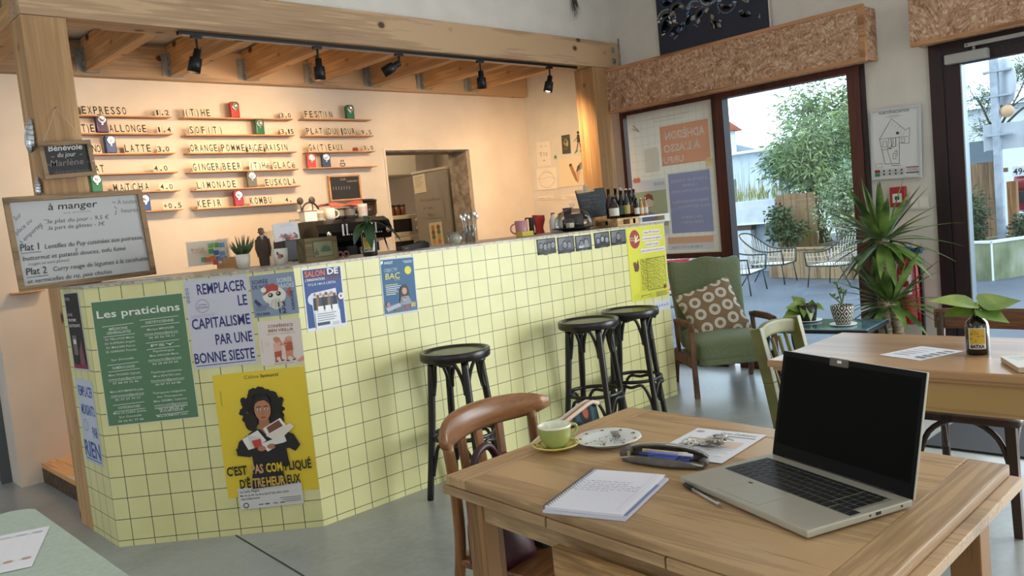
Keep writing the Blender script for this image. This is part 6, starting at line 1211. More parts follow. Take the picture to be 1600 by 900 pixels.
# local front is -Y (towards the table)
g = G(m_dkch); soft(g, .40, .38, .035, Matrix.Translation((0, 0, .425)), .0, .014, 8); g.build('seat', c3)
g = G(wood('brown_back_board', (.46, .31, .21), (.34, .22, .15), 'X', 4, .4)); vs_, fs = cushion_block(.42, .018, .085, 10, 0, .008); g.add([V3((v.x, v.y+.2-.9*v.x*v.x*.5+.04, v.z+.745)) for v in vs_], fs, None, True); g.build('back_board', c3)
for sx in (-1, 1):
    g = G(m_dkch); g.tube(spline([(sx*.185, .225, .77), (sx*.18, .19, .5), (sx*.18, .19, .25), (sx*.2, .25, 0)], 5), .017, 8); g.build('back_post', c3)
    g = G(m_dkch); g.beam((sx*.165, -.16, .409), (sx*.18, -.175, 0), .036, .032, (0, 1, 0), .004, .8); g.build('front_leg', c3)
    g = G(m_dkch); g.tube(spline([(sx*.172, -.165, .2), (sx*.17, -.12, .36), (sx*.165, .0, .42), (sx*.17, .12, .36), (sx*.178, .19, .2)], 5), .011, 7); g.build('side_brace', c3)
g = G(m_dkch); g.tube(spline([(-.17, -.165, .2), (-.12, -.16, .36), (0, -.155, .42), (.12, -.16, .36), (.17, -.165, .2)], 5), .011, 7); g.build('front_brace', c3)
m_olive = noisy('olive_green_paint', (.40, .39, .2), (.46, .45, .25), 12, .5)
c4 = thing('painted_chair', 'olive green painted spindle chair at the end of the right table', 'chair', (3.06, 1.42, 0), RAD(2))
g = G(m_olive); soft(g, .40, .38, .03, Matrix.Translation((0, 0, .44)), 0, .012, 8); g.build('seat', c4)
bk3 = lambda z: .18+.20*max(0, (z-.44))**1.05
for sx in (-1, 1):
    g = G(m_olive); pts = [(sx*.165, bk3(.815), .815), (sx*.165, bk3(.6), .6), (sx*.165, .18, .43), (sx*.175, .23, 0)]
    for p, q in zip(pts, pts[1:]): g.beam(p, q, .032, .045, (0, 1, 0), .004)
    g.build('back_post', c4); g = G(m_olive); g.beam((sx*.16, -.16, .425), (sx*.17, -.17, 0), .034, .034, (0, 1, 0), .004, .75); g.build('front_leg', c4)
    g = G(m_olive); g.tube([(sx*.166, -.16, .2), (sx*.17, .2, .2)], .01, 7); g.build('stretcher', c4)
vs_, fs = cushion_block(.33, .024, .06, 10, 0, .008); g = G(m_olive); g.add([V3((v.x, v.y+bk3(.78)+.03*(1-(v.x/.165)**2), v.z+.775+.018*(1-(v.x/.165)**2))) for v in vs_], fs, None, True); g.build('top_rail', c4)
for x in (-.09, -.03, .03, .09): g = G(m_olive); g.tube([(x*.95, .18, .45), (x, bk3(.75)+.02, .755)], .0085, 8); g.build('spindle', c4)
# on the second table
S = Sheet(PZ(1440, 541, ZT+.0006), PZ(1506, 549, ZT+.0006), PZ(1377, 555, ZT+.0006), 'dcdde4', .6, .0006)
for i in range(5): S.rect(.12, .15+.15*i, .5, .18+.15*i, 'a9a9b4'); S.rect(.7, .12+.16*i, .92, .2+.16*i, '7d808a')
S.build('paper_sheet', 'printed menu sheet lying on the right table near the bottle vase', 'paper')
m_poth = noisy('pothos_green', (.36, .48, .16), (.66, .7, .32), 9, .3, lo=.38, hi=.75)
def heart(g, base, tip, w, up=(0, 0, 1), droop=.02):
    base = V3(base); tip = V3(tip); d = tip-base; sd = d.cross(V3(up)).normalized(); nm = sd.cross(d).normalized(); ol = [(0, .0), (.02, .32), (.1, .47), (.25, .5), (.42, .44), (.6, .32), (.8, .15), (1, 0)]; vs_ = []; fs = []
    for t_, k in ol: c = base+d*t_-V3((0, 0, droop*t_*t_)); vs_ += [c-sd*w*k+nm*w*k*.18, c, c+sd*w*k+nm*w*k*.18]
    for i in range(len(ol)-1): a = 3*i; fs += [(a, a+1, a+4, a+3), (a+1, a+2, a+5, a+4)]
    g.add(vs_, fs, None, True)
pb = V3((2.86, .868, ZT))
def pothos_top(t):
    R_ = lambda dx, dz, dy=0: V3((CR.x*dx+CF.x*dy, CR.y*dx+CF.y*dy, dz))
    g = G(m_poth); heart(g, R_(.0, .175), R_(-.185, .205, -.03), .085, R_(.1, 1, -.55), .0); heart(g, R_(.01, .172), R_(.16, .17, .0), .088, R_(-.1, 1, -.75), .0); heart(g, R_(.0, .165), R_(.085, .105, -.05), .1, R_(.5, .5, -1), .0); heart(g, R_(.0, .165), R_(-.105, .138, .02), .065, R_(.2, .7, -.7), .0)
    g.build('leaves', t); g = G(flat('7a8f3e', .4)); g.tube([(0, 0, .08), (0, 0, .155), R_(.004, .18)], .0045, 6); g.tube([R_(0, .15), R_(-.02, .175)], .003, 6); g.build('stem', t)
batxa('brown bottle vase with a pothos cutting on the right table', pb, 0, 0, pothos_top, None, atan2(-pb.y, -pb.x), .93)
S = Sheet(PZ(1562, 557, ZT+.016), PZ(1562, 557, ZT+.016)+V3((.07, -.12, 0)), PZ(1562, 557, ZT+.016)+V3((-.15, -.09, 0)), 'd9d6d2', .5, .001); S.poly([(.1, .1), (.6, .05), (.5, .4), (.2, .45)], 'b8c9c0'); S.poly([(.3, .15), (.5, .15), (.45, .3)], 'c9806a')
bk4 = thing('paperback_book', 'book lying at the right edge of the right table', 'book'); bk4.matrix_world = S.M; S.g.build('cover', bk4); g = G(flat('cdb99a', .8)); g.box((.002, -S.h+.002, -.0145), (S.w-.002, -.002, -.0004)); g.build('pages', bk4)
# pale table in the lower left
t3 = thing('side_table', 'pale green table top in the bottom left corner', 'table', (.1, 1.8, 0)); g = G(noisy('pale_mint_laminate', (.66, .72, .66), (.71, .76, .7), 90, .4)); g.prism([(-.5, -.55), (.345, -.55), (.37, -.53), (.375, .47), (.362, .495), (.33, .513), (-.5, .515)], .022, z0=.718); g.build('tabletop', t3)
for x in (-.42, .3):
    for y in (-.47, .43): g = G(flat('8a8f8a', .4, .5)); g.tube([(x, y, .717), (x, y, 0)], .018, 10); g.build('leg', t3)
S = Sheet(PZ(-60, 850, .7412), PZ(78, 822, .7412), PZ(-40, 902, .7412), 'e6e4e8', .5, .0008)
for i in range(5): S.rect(.1+.18*i, .1, .22+.18*i, .13, 'c9c9d0'); S.ell(.14+.19*i, .78, .055, .035, 'c9a48c', 12)
[S.line([(.05+.19*i, .05), (.05+.19*i, .6)], .003, 'd0d0d8') for i in range(1, 5)]; S.build('folded_leaflet', 'white folded leaflet with tan spots on the pale green table', 'leaflet')
# ================================================================ ON THE WINDOW WALL
XT = XW-.0015
PQ = (PX(979, 181, 5.668), PX(1110, 155, 5.668), PX(990, 399, 5.668))
S = Sheet(*PQ, 'cfcac0', mirror=True, thick=.0008, matf=lambda c: translucent('poster_print_'+c, [min(1, int(c[i:i+2], 16)/255*1.12+.02) for i in (0, 2, 4)], .5))
def fx(a): return tuple((1-x, y) for x, y in a)
def frect(x0, y0, x1, y1, c): S.rect(1-x1, y0, 1-x0, y1, c)
def mtext(t, xl, xr, y, h, c, b=.02): S.text(t, 1-xr, y, h, c, xr-xl, 'L', b)     # xl..xr as seen from inside
for i in range(1, 12): frect(i/12-.002, .02, i/12+.002, .98, 'bdb9ae')
for i in range(1, 18): frect(.02, i/18-.0012, .98, i/18+.0012, 'bdb9ae')
mtext("mieux vivre ensemble ses idées à l'asso", .28, .75, .06, .012, 'b5a79b', 0); mtext('rejoignez-nous ici', .34, .68, .085, .012, 'b5a79b', 0); S.line(fx([(.08, .08), (.14, .12)]), .014, 'a59a92'); S.line(fx([(.07, .1), (.15, .13)]), .01, 'a59a92')
frect(.19, .25, .37, .42, 'd5d2cc')
frect(.40, .12, .96, .39, 'd6a68c'); mtext('ADHÉSION', .46, .92, .215, .052, 'e9e4e2', .035); mtext("À L'ASSO", .43, .86, .30, .05, 'e9e4e2', .035); mtext('URFU', .42, .66, .375, .042, 'e9e4e2', .03); S.ell(.06, .4, .045, .045, 'd9d0a8')
frect(.02, .47, .42, .55, 'd2d3e0'); frect(.02, .55, .42, .80, 'adb39a'); frect(.02, .8, .42, .86, 'd2d3e0')
for x in (.30, .345, .39): S.ring(1-x, .505, .018, .01, 'a5a6a0', 12)
for x in (.05, .09): S.ell(1-x, .465, .028, .028, 'c98a78', 12)
S.poly(fx([(.06, .8), (.1, .72), (.2, .69), (.3, .72), (.37, .8)]), '8f9bd0'); S.ell(1-.2, .63, .06, .065, 'd9d2ce'); S.poly(fx([(.14, .62), (.15, .58), (.2, .565), (.25, .58), (.26, .62), (.2, .6)]), 'a8685a'); S.line(fx([(.17, .66), (.2, .67), (.23, .66)]), .008, '8a6a6a'); S.poly(fx([(.24, .73), (.3, .72), (.32, .77)]), 'd0a080')
mtext('Lieu de rencontre', .08, .34, .835, .018, '6a6a78', 0)
frect(.46, .45, .94, .86, '9a9fc4')
for i, t in enumerate(('À PARTIR DE 12 EUROS', "L'ANNÉE", '(OU CELUI PAR MOIS)', '', 'TARIFS PRÉFÉRENTIELS', "POUR LES ÉVÉNEMENTS", '', 'OU 5 EUROS', "L'ÉVÉNEMENT")):
    if t: w = min(.42, .024*len(t)); mtext(t, .70-w/2, .70+w/2, .51+.036*i, .017, 'd5d6e6', .01)
frect(.40, .885, .93, .93, 'd8b09a'); frect(.40, .93, .93, .975, 'd5d3e0'); mtext('12 allée des artistes à Anglet', .44, .8, .962, .016, '8a8a9a', 0)
S.build('window_poster', 'large see-through poster read backwards in the left window', 'poster')
# evacuation plan
A, B, C_ = PX(1361, 173, XW-.022), PX(1439, 163, XW-.022), PX(1369, 281, XW-.022)
def dr(S):
    k = '2c2d30'; S.rect(.02, .015, .98, .985, 'd9dadd'); S.text("PLAN D'ÉVACUATION", .47, .075, .035, '1d4038', .6, 'C', .02); S.rect(.36, .1, .58, .104, '77797d'); S.rect(.3, .115, .64, .119, '77797d'); S.rect(.38, .13, .56, .134, '77797d')
    S.line([(.42, .15), (.7, .33), (.78, .3), (.76, .52)], .008, k); S.line([(.42, .15), (.17, .42), (.27, .78), (.56, .79), (.57, .5)], .010, k); S.line([(.17, .42), (.74, .42)], .007, k); S.line([(.36, .42), (.33, .6), (.4, .78)], .008, k); S.line([(.57, .42), (.57, .5), (.76, .52)], .008, k); S.line([(.22, .58), (.35, .57), (.45, .5), (.44, .42)], .008, k); S.line([(.4, .42), (.42, .55), (.5, .54), (.5, .42)], .012, k)
    for i in range(6): S.line([(.42+.055*i, .15+.036*i), (.36+.055*i, .22+.036*i)], .004, '8a8c90')
    S.ell(.54, .36, .03, .03, k); S.line([(.36, .56), (.41, .57)], .02, k); S.line([(.46, .62), (.52, .6), (.53, .68)], .008, k)
    for x0, y0, x1, y1 in ((.62, .44, .68, .5), (.24, .46, .32, .54), (.44, .64, .5, .72)): S.line([(x0, y0), (x1, y0), (x1, y1), (x0, y1), (x0, y0)], .006, k)
    S.line([(.08, .77), (.22, .77), (.22, .83), (.08, .83), (.08, .77)], .005, k); S.rect(.4, .81, .6, .816, k)
    S.rect(.06, .86, .17, .905, '8f2630'); S.rect(.06, .91, .17, .955, '1d7a58')
    for i in range(4):
        for j in range(2): S.line([(.2+.12*i, .86+.048*j), (.3+.12*i, .86+.048*j), (.3+.12*i, .9+.048*j), (.2+.12*i, .9+.048*j), (.2+.12*i, .86+.048*j)], .004, '8a8c90'); S.ell(.25+.12*i, .88+.048*j, .025, .02, '3a3b3f', 8)
    S.rect(.7, .845, .95, .858, '8f2630'); S.rect(.7, .92, .95, .935, '3c4a4a')
    for i in range(3): S.rect(.72, .872+.013*i, .92, .876+.013*i, '8a8c90')
framed_board('evacuation_plan', 'evacuation plan in a clear white frame on the wall beside the door', 'plan', A, B, C_, .014, flat('c3c6ca', .3), 'd3d5d9', dr, .016, .35)
# fire call point, extinguisher, switch
p = PX(1406, 309, XW); t = thing('fire_call_point', 'red fire alarm call point on the wall behind the yucca', 'fire alarm', (XW-.001, p.y, p.z)); g = G(flat('a3202c', .35)); g.box((-.045, -.048, -.06), (0, .048, .075), None, .006); g.build('box', t); g = G(flat('d8d8d4', .4)); g.box((-.0462, -.03, -.03), (-.045, .03, .03)); g.build('window', t); g = G(flat('1f1f22')); g.box((-.0468, -.014, -.012), (-.0462, .014, .012)); g.build('press_mark', t)
p = PX(1437, 317, XW); t = thing('light_switch', 'white double light switch plate right of the red call point', 'switch', (XW-.001, p.y, p.z)); g = G(flat('dcdad4', .35)); g.box((-.012, -.06, -.042), (0, .06, .042), None, .004); g.build('plate', t)
for y in (-.027, .027): g = G(flat('e6e4de', .3)); g.box((-.016, y-.024, -.03), (-.0115, y+.024, .03), None, .003); g.build('rocker', t)
ex = thing('fire_extinguisher', 'red fire extinguisher hung on the wall behind the yucca', 'fire extinguisher', (5.615, 2.10, .40)); m_red = flat('b01c26', .25, 0, coat=.5)
g = G(m_red); g.lathe([(0, .0), (.07, .0), (.078, .015), (.08, .04), (.08, .36), (.072, .4), (.045, .43), (.025, .44), (0, .44)], 28); g.build('cylinder', ex)
g = G(flat('15161a', .4)); g.lathe([(.03, .435), (.03, .465), (.0, .47)], 14); g.beam((.0, -.01, .475), (-.03, -.09, .50), .02, .012); g.beam((0, .0, .47), (-.02, .07, .5), .02, .014); g.build('valve', ex)
g = G(flat('2a5f94', .4)); g.beam((.0, .03, .50), (-.02, -.1, .475), .03, .025); g.ball((0, 0, .49), .03, 8, sq=(1, 1.4, .7)); g.build('blue_handle', ex)
g = G(flat('17181b', .5)); g.tube(spline([(-.02, -.03, .46), (-.05, -.09, .4), (-.05, -.1, .2), (-.04, -.095, .0), (-.03, -.09, -.1)], 6), .012, 8); g.tube([(-.03, -.09, -.1), (-.028, -.088, -.2)], .017, 8); g.build('hose', ex)
g = G(flat('d9d9d6', .5)); g.lathe([(.0806, .2), (.0806, .33)], 8, Matrix.Rotation(pi*.86, 4, 'Z'), a0=0, a1=1.0); g.use(flat('b01c26', .4)); g.lathe([(.081, .25), (.081, .29)], 6, Matrix.Rotation(pi*.86, 4, 'Z'), a0=.2, a1=.8); g.build('label', ex)
g = G(flat('8a1a22', .4)); g.box((.074, -.05, .05), (.094, .05, .4)); g.build('wall_bracket', ex)
# painting on the pelmet
def swirls(S):
    r = random.Random(12); cols = ['c9c2b0', '8e9cb5', '4f6a92', '33517d', 'd9d0c0', 'a88f86', '5d7fa8', 'b8b09a', '26406a', '8a94a0']
    cs = [(.09, .62, .07, 3.2, 6.6), (.2, .56, .06, 2.6, 6.2), (.27, .66, .045, -1, 2.4), (.37, .6, .06, 3.5, 8.4), (.5, .5, .07, .4, 4.2), (.44, .68, .05, 2.4, 5.6), (.6, .42, .08, 3, 7.2), (.66, .62, .06, .2, 3.6), (.78, .5, .07, -1.4, 2.2), (.86, .58, .06, 1.8, 5.6), (.92, .4, .05, 0, 4.6), (.3, .38, .06, 1, 5), (.12, .42, .05, .2, 3.4), (.74, .34, .06, 2.8, 6.8), (.2, .8, .06, 3.4, 5.6), (.57, .75, .05, 1.2, 3.9), (.46, .28, .06, .3, 4.4), (.82, .74, .035, .8, 3.2), (.16, .72, .09, 2.9, 4.4)]
    for i, (x, y, rr, a0, a1) in enumerate(cs):
        for k in range(4):
            c = cols[(i*3+k*2) % 10]; q = rr*(1.15-.17*k); w = .034-.005*k; aa = a0+.25*k; bb = a1-.3*k
            S.line([(x+q*cos(aa+(bb-aa)*j/14), y+q*1.15*sin(aa+(bb-aa)*j/14)) for j in range(15)], w, c)
        if i % 3 == 0: S.ell(x+rr*.5, y+rr*.4, rr*.28, rr*.16, cols[i % 10], 12, .6)
    for i in range(24): x, y = r.uniform(.05, .95), r.uniform(.3, .85); S.line([(x, y), (x+r.uniform(-.04, .04), y+r.uniform(-.04, .04))], .006, cols[r.randrange(10)])
y1, y0 = 3.953, 2.985
S = Sheet((5.665, y1, 3.30), (5.665, y0, 3.30), (5.665, y1, 2.5), '141c33', .45, .001); swirls(S); t = thing('painting', 'dark navy abstract canvas with pale swirls standing on the pelmet', 'painting'); t.matrix_world = S.M; S.g.build('canvas', t); g = G(flat('d8d3c6', .8)); g.box((0, -S.h, -.03), (S.w, 0, -.0002)); g.build('stretcher', t)
# dried tassel on the upper wall
t = thing('dried_tassel', 'dried grey grass tassel hanging high on the upper wall', 'ornament', (5.235, 4.452, 3.22)); g = G(flat('4f463f', .9)); r = random.Random(3)
for i in range(46): x = r.uniform(-.022, .022); a = r.uniform(-.03, .045); z1 = -.34+abs(a)*1.6+r.uniform(0, .1); g.tube([(x*.3, -.008+r.uniform(-.005, .002), .0), (x, -.01+r.uniform(-.006, .004), -.12), (x+a, -.008+r.uniform(-.008, .002), z1)], [.0016, .0014, .0006], 4)
g.build('strands', t); g = G(flat('8a6f55', .8)); g.tube([(0, -.008, 0), (0, -.004, .12)], .0025, 5); g.lathe([(.011, -.03), (.012, 0), (0, .003)], 8, Matrix.Translation((0, -.008, 0))); g.build('cord', t); g = G(m_galv); g.tube([(0, 0, .12), (0, -.015, .122)], .003, 6); g.build('nail', t)
# ================================================================ PLANTS INSIDE
m_yuc = noisy('yucca_leaf', (.17, .28, .12), (.46, .56, .27), 7, .35, lo=.38, hi=.68); m_trunk = noisy('yucca_bark', (.4, .35, .28), (.66, .6, .5), 22, .9, (1, 1, 3.5), bump=.5)
yu = thing('potted_yucca', 'tall yucca with two leafy crowns against the wall by the window', 'plant', (5.3, 2.13, 0))
g = G(flat('cfccc6', .45)); g.lathe([(0, 0), (.13, 0), (.17, .27), (.172, .3), (.155, .3), (.15, .26), (0, .26)], 28); g.build('pot', yu); g = G(flat('3a2c20', .95)); g.lathe([(0, .265), (.15, .262)], 20); g.build('soil', yu)
def trunk(pts, r): 
    g = G(m_trunk); P_ = spline(pts, 8); g.tube(P_, [r*(1+.05*sin(i*2.1)) for i in range(len(P_))], 12); 
    for i in range(2, len(P_)-2, 2): g.tube(arc(P_[i], r*1.04, 0, 2*pi, 12, (1, 0, 0), (0, 1, 0))[:-1], .004, 5, True)
    g.build('trunk', yu)
trunk([(0, .01, .26), (.005, .01, .6), (.0, -.0, .98)], .042); trunk([(.03, -.06, .26), (.03, -.055, .42), (.01, -.03, .57)], .03)
def crown(c, n, Lm, seed, elmin=-.45):
    g = G(m_yuc); r = random.Random(seed); c = V3(c)
    for i in range(n):
        a = i*2.39996+r.uniform(-.2, .2); f = i/n; el = 1.4-(1.4-elmin)*f**.75+r.uniform(-.12, .12); L = Lm*(.72+.35*sin(pi*min(1, f+.2)))*r.uniform(.85, 1.12); d = V3((cos(a)*cos(el), sin(a)*cos(el), sin(el)))
        if d.x*L > .22: L = .22/d.x
        b = c+V3((cos(a)*.03, sin(a)*.03, -.05*f)); g.leaf(b, b+d*L, r.uniform(.042, .058), 7, L*(.1+.3*f)*max(.1, cos(el)), fold=.22, shape=.8)
    g.build('leaf_crown', yu)
crown((0, 0, 1.0), 56, .43, 2, -.6); crown((.01, -.025, .60), 46, .41, 5, -.35)
# glass side table with two pots
ZG = .50
gt = thing('side_table', 'low glass-topped side table with dark metal legs by the window', 'table', (4.875, 2.33, 0), RAD(6)); g = G(m_black); 
hx, hy = .215, .31
for a, b in (((-hx, -hy), (hx, .025-hy)), ((-hx, hy-.025), (hx, hy)), ((-hx, .025-hy), (.025-hx, hy-.025)), ((hx-.025, .025-hy), (hx, hy-.025))): g.box((a[0], a[1], ZG-.022), (b[0], b[1], ZG-.002))
g.build('frame', gt)
mg = noisy('teal_printed_glass', (.2, .33, .38), (.55, .68, .72), 3, .08); g = G(mg); g.box((.008-hx, .008-hy, ZG-.002), (hx-.008, hy-.008, ZG+.004), None, .001); g.build('glass_top', gt)
for x in (.02-hx, hx-.02):
    for y in (.02-hy, hy-.02): g = G(m_black); g.tube(spline([(x, y, ZG-.02), (x*1.02, y*1.02, .35), (x*.8, y*.8, .15), (x, y, 0)], 5), .01, 8); g.build('leg', gt)
ZG += .0042
p = PZ(1262, 502, ZG); p1 = V3((p.x, p.y, ZG))
m_sc = flat('dfe3e0', .3)
t = thing('saucer', 'white saucer under the black pot on the side table', 'saucer', p1); g = G(m_sc); g.lathe([(0, .002), (.05, 0), (.09, .009), (.088, .012), (.05, .005), (0, .005)], 28); g.build('dish', t)
def pothos(t):
    g = G(m_poth); r = random.Random(14)
    R_ = lambda dx, dz, dy=0: V3((CR.x*dx+CF.x*dy, CR.y*dx+CF.y*dy, dz))
    for b, tip, w, up in ((R_(-.03, .09), R_(-.15, .10, -.03), .085, R_(-.2, .6, -1)), (R_(-.02, .1), R_(-.09, .165, .02), .075, R_(0, .3, -1)), (R_(-.05, .08), R_(-.17, .03, -.02), .08, R_(0, .6, -1)), (R_(.0, .1, -.04), R_(-.01, .0, -.085), .06, R_(.4, .3, -1)), (R_(.05, .1), R_(.1, .06, -.04), .05, R_(.3, .5, -1)), (R_(-.03, .1, -.03), R_(-.055, .03, -.09), .05, R_(-.3, .4, -1)), (R_(.02, .1, -.03), R_(.02, .14, -.05), .045, R_(0, .5, -1))): heart(g, b, tip, w, up, 0)
    g.build('leaves', t); g = G(flat('6d8a3c', .4)); [g.tube([R_(0, .09), R_(a, .12), R_(b, c)], .003, 5) for a, b, c in ((-.02, -.06, .1), (-.01, -.03, .13), (.02, .05, .1))]; g.build('stems', t)
potted('potted_pothos', 'pothos in a black pot on the glass side table', (p1.x, p1.y, ZG+.0055), [(0, 0), (.052, 0), (.066, .105), (.06, .105), (.056, .09), (0, .09)], '17181a', None, pothos, soil=(.055, .091))
p = PZ(1318, 509, ZG); p2 = V3((p.x+.02, p.y+.01, ZG))
t = thing('saucer', 'white saucer under the patterned pot on the side table', 'saucer', p2); g = G(m_sc); g.lathe([(0, .002), (.05, 0), (.08, .009), (.078, .012), (.05, .005), (0, .005)], 28); g.build('dish', t)
def pat_mat():
    mt, t, b = mk('black_white_diamond_pattern'); tc_ = nd(t, 'TexCoord'); sp = nd(t, 'SeparateXYZ'); t.links.new(tc_.outputs['Object'], sp.inputs[0]); at = nd(t, 'Math', operation='ARCTAN2'); t.links.new(sp.outputs['Y'], at.inputs[0]); t.links.new(sp.outputs['X'], at.inputs[1])
    fs = []
    for inp, k in ((at.outputs[0], 8/(2*pi)), (sp.outputs['Z'], 14.0)):
        m_ = nd(t, 'Math', operation='MULTIPLY'); t.links.new(inp, m_.inputs[0]); m_.inputs[1].default_value = k; p_ = nd(t, 'Math', operation='PINGPONG'); t.links.new(m_.outputs[0], p_.inputs[0]); p_.inputs[1].default_value = .5; fs.append(p_)
    ad = nd(t, 'Math', operation='ADD'); t.links.new(fs[0].outputs[0], ad.inputs[0]); t.links.new(fs[1].outputs[0], ad.inputs[1]); m2 = nd(t, 'Math', operation='MULTIPLY'); t.links.new(ad.outputs[0], m2.inputs[0]); m2.inputs[1].default_value = 3; fr = nd(t, 'Math', operation='FRACT'); t.links.new(m2.outputs[0], fr.inputs[0]); gt_ = nd(t, 'Math', operation='GREATER_THAN'); t.links.new(fr.outputs[0], gt_.inputs[0]); gt_.inputs[1].default_value = .6
    t.links.new(ramp(t, gt_.outputs[0], [(.4, (.1, .1, .1)), (.6, (.8, .78, .72))]), b.inputs['Base Color']); b.inputs['Roughness'].default_value = .6; return mt
def jade(t):
    g = G(flat('4a5a30', .6)); tips = []
    for b, m_, e in (((0, 0, .1), (-.01, .0, .16), (-.03, .01, .25)), ((0, 0, .1), (.01, .0, .14), (.02, -.01, .2)), ((0, 0, .1), (-.03, 0, .14), (-.09, .03, .2))): g.tube(spline([b, m_, e], 4), .0045, 6); tips.append((V3(m_), V3(e)))
    g.build('stems', t); g = G(noisy('jade_leaf', (.2, .32, .12), (.36, .48, .22), 12, .35)); r = random.Random(5)
    for m_, e in tips:
        for i in range(8): q = m_.lerp(e, .3+.1*i); a = r.uniform(0, 6.28); d = V3((cos(a), sin(a), r.uniform(.1, .8))).normalized(); g.leaf(q, q+d*r.uniform(.03, .045), .022, 4, 0, fold=.1)
    g.build('leaves', t)
potted('potted_jade', 'small leafy plant in a black and white patterned pot', (p2.x, p2.y, ZG+.0055), [(0, 0), (.042, 0), (.06, .06), (.068, .1), (.068, .118), (.06, .118), (.056, .1), (0, .1)], pat_mat(), None, jade, soil=(.056, .101))
g = G(noisy('charcoal_door_mat', (.1, .105, .12), (.16, .165, .18), 200, .95)); g.box((4.22, .3, .0005), (5.35, 1.56, .012), None, .003); g.build('door_mat', origin=(4.8, .9, 0), label='dark charcoal door mat on the floor before the glass door', cat='mat')
# ================================================================ OUTSIDE
def asph():
    mt, t, b = mk('wet_blue_grey_asphalt'); n = nd(t, 'TexNoise', Scale=.9, Detail=6); t.links.new(coords(t), n.inputs['Vector']); v = nd(t, 'TexVoronoi', Scale=4.5); t.links.new(coords(t), v.inputs['Vector'])
    c = ramp(t, n.outputs['Fac'], [(.3, (.27, .30, .35)), (.7, (.36, .39, .44))]); f = ramp(t, v.outputs['Distance'], [(.045, (1, 1, 1)), (.07, (0, 0, 0))]); mi = nd(t, 'Mix', data_type='RGBA'); t.links.new(f, mi.inputs['Factor']); t.links.new(c, mi.inputs['A']); mi.inputs['B'].default_value = lin((.8, .79, .76)); t.links.new(mi.outputs['Result'], b.inputs['Base Color']); b.inputs['Roughness'].default_value = .6; return mt
g = G(asph()); g.box((XW+.225, -6, -.2), (30, 20, -.005)); g.build('ground_patio', kind='structure')
g = G(noisy('distant_ground', (.35, .4, .33), (.45, .5, .42), .05, .9)); g.box((30, -60, -.4), (140, 140, -.1)); g.build('ground_far', kind='structure')
m_board = wood('weathered_retaining_boards', (.6, .5, .38), (.45, .36, .27), 'Z', 3, .8); m_boardg = wood('grey_brown_fence_boards', (.5, .4, .29), (.36, .28, .2), 'Z', 3, .85)
def board_wall(name, lb, A, B, h, mat, bw, z0=0, cap=False):
    A = V3(A); B = V3(B); d = B-A; L = d.length; d.normalize(); t = thing(name, lb, 'fence', A, atan2(d.y, d.x)); n = int(L/bw); r = random.Random(n)
    for i in range(n): g = G(mat); g.box((i*bw, -.014+r.uniform(-.004, .004), z0), ((i+1)*bw-.006, .014, h+r.uniform(-.01, .01)), None, .002); g.build('board', t)
    g = G(mat); g.box((0, .015, z0+.1), (L, .05, z0+.16)); g.box((0, .015, h-.16), (L, .05, h-.1)); g.build('rails', t)
    if cap: g = G(mat); g.box((0, -.04, h+.011), (L, .08, h+.04), None, .003); g.build('cap_board', t)
board_wall('retaining_wall', 'low wall of weathered upright boards behind the wicker chairs', (12.25, 6.75, 0), (11.62, 4.3, 0), .44, m_board, .16, 0, True)
board_wall('wooden_fence', 'tall brown board fence half hidden behind the willow', (13.0, 6.95, .3), (12.9, 6.16, .3), 1.02, m_boardg, .15)
g = G(flat('3d3226', .95)); g.add([(12.3, 6.75, .40), (11.68, 4.3, .40), (14, 4.3, .45), (14, 6.75, .45)], [(0, 1, 2, 3)]); g.add([(12.3, 6.75, -.01), (14, 6.75, -.01), (14, 6.75, .45), (12.3, 6.75, .40)], [(0, 1, 2, 3)]); g.build('soil_bed', kind='structure')
# white planters at the left
m_wc = noisy('white_painted_concrete', (.74, .77, .8), (.82, .84, .86), 5, .8)
t = thing('concrete_planter', 'white concrete planter box raised on blocks at the left outside', 'planter', (13.2, 8.09, -.02)); g = G(m_wc); g.box((0, -1.0, .90), (.9, 1.4, 1.29), None, .01); g.build('trough', t)
g = G(flat('e6ebee', .6)); g.box((-.01, -1.01, .87), (.91, 1.41, .9)); g.build('white_lip', t); g = G(flat('4a3a30', .7)); g.box((.03, -.5, .79), (.8, 1.4, .868)); g.build('beam', t)
g = G(m_wc); g.box((.05, -.47, 0), (.8, .15, .78), None, .008); g.build('block', t); g = G(noisy('grey_block', (.55, .6, .65), (.63, .67, .7), 5, .85)); g.box((.2, -.95, 0), (.8, -.48, .86), None, .008); g.build('block', t)
m_leafs = [noisy('willow_leaf', (.34, .44, .3), (.58, .66, .44), 2.5, .55, spec=.3), noisy('variegated_leaf', (.3, .4, .26), (.62, .68, .52), 5, .55), noisy('dark_shrub_leaf', (.15, .24, .14), (.3, .38, .22), 4, .55), noisy('pine_needles', (.2, .3, .2), (.36, .44, .28), 2, .6)]
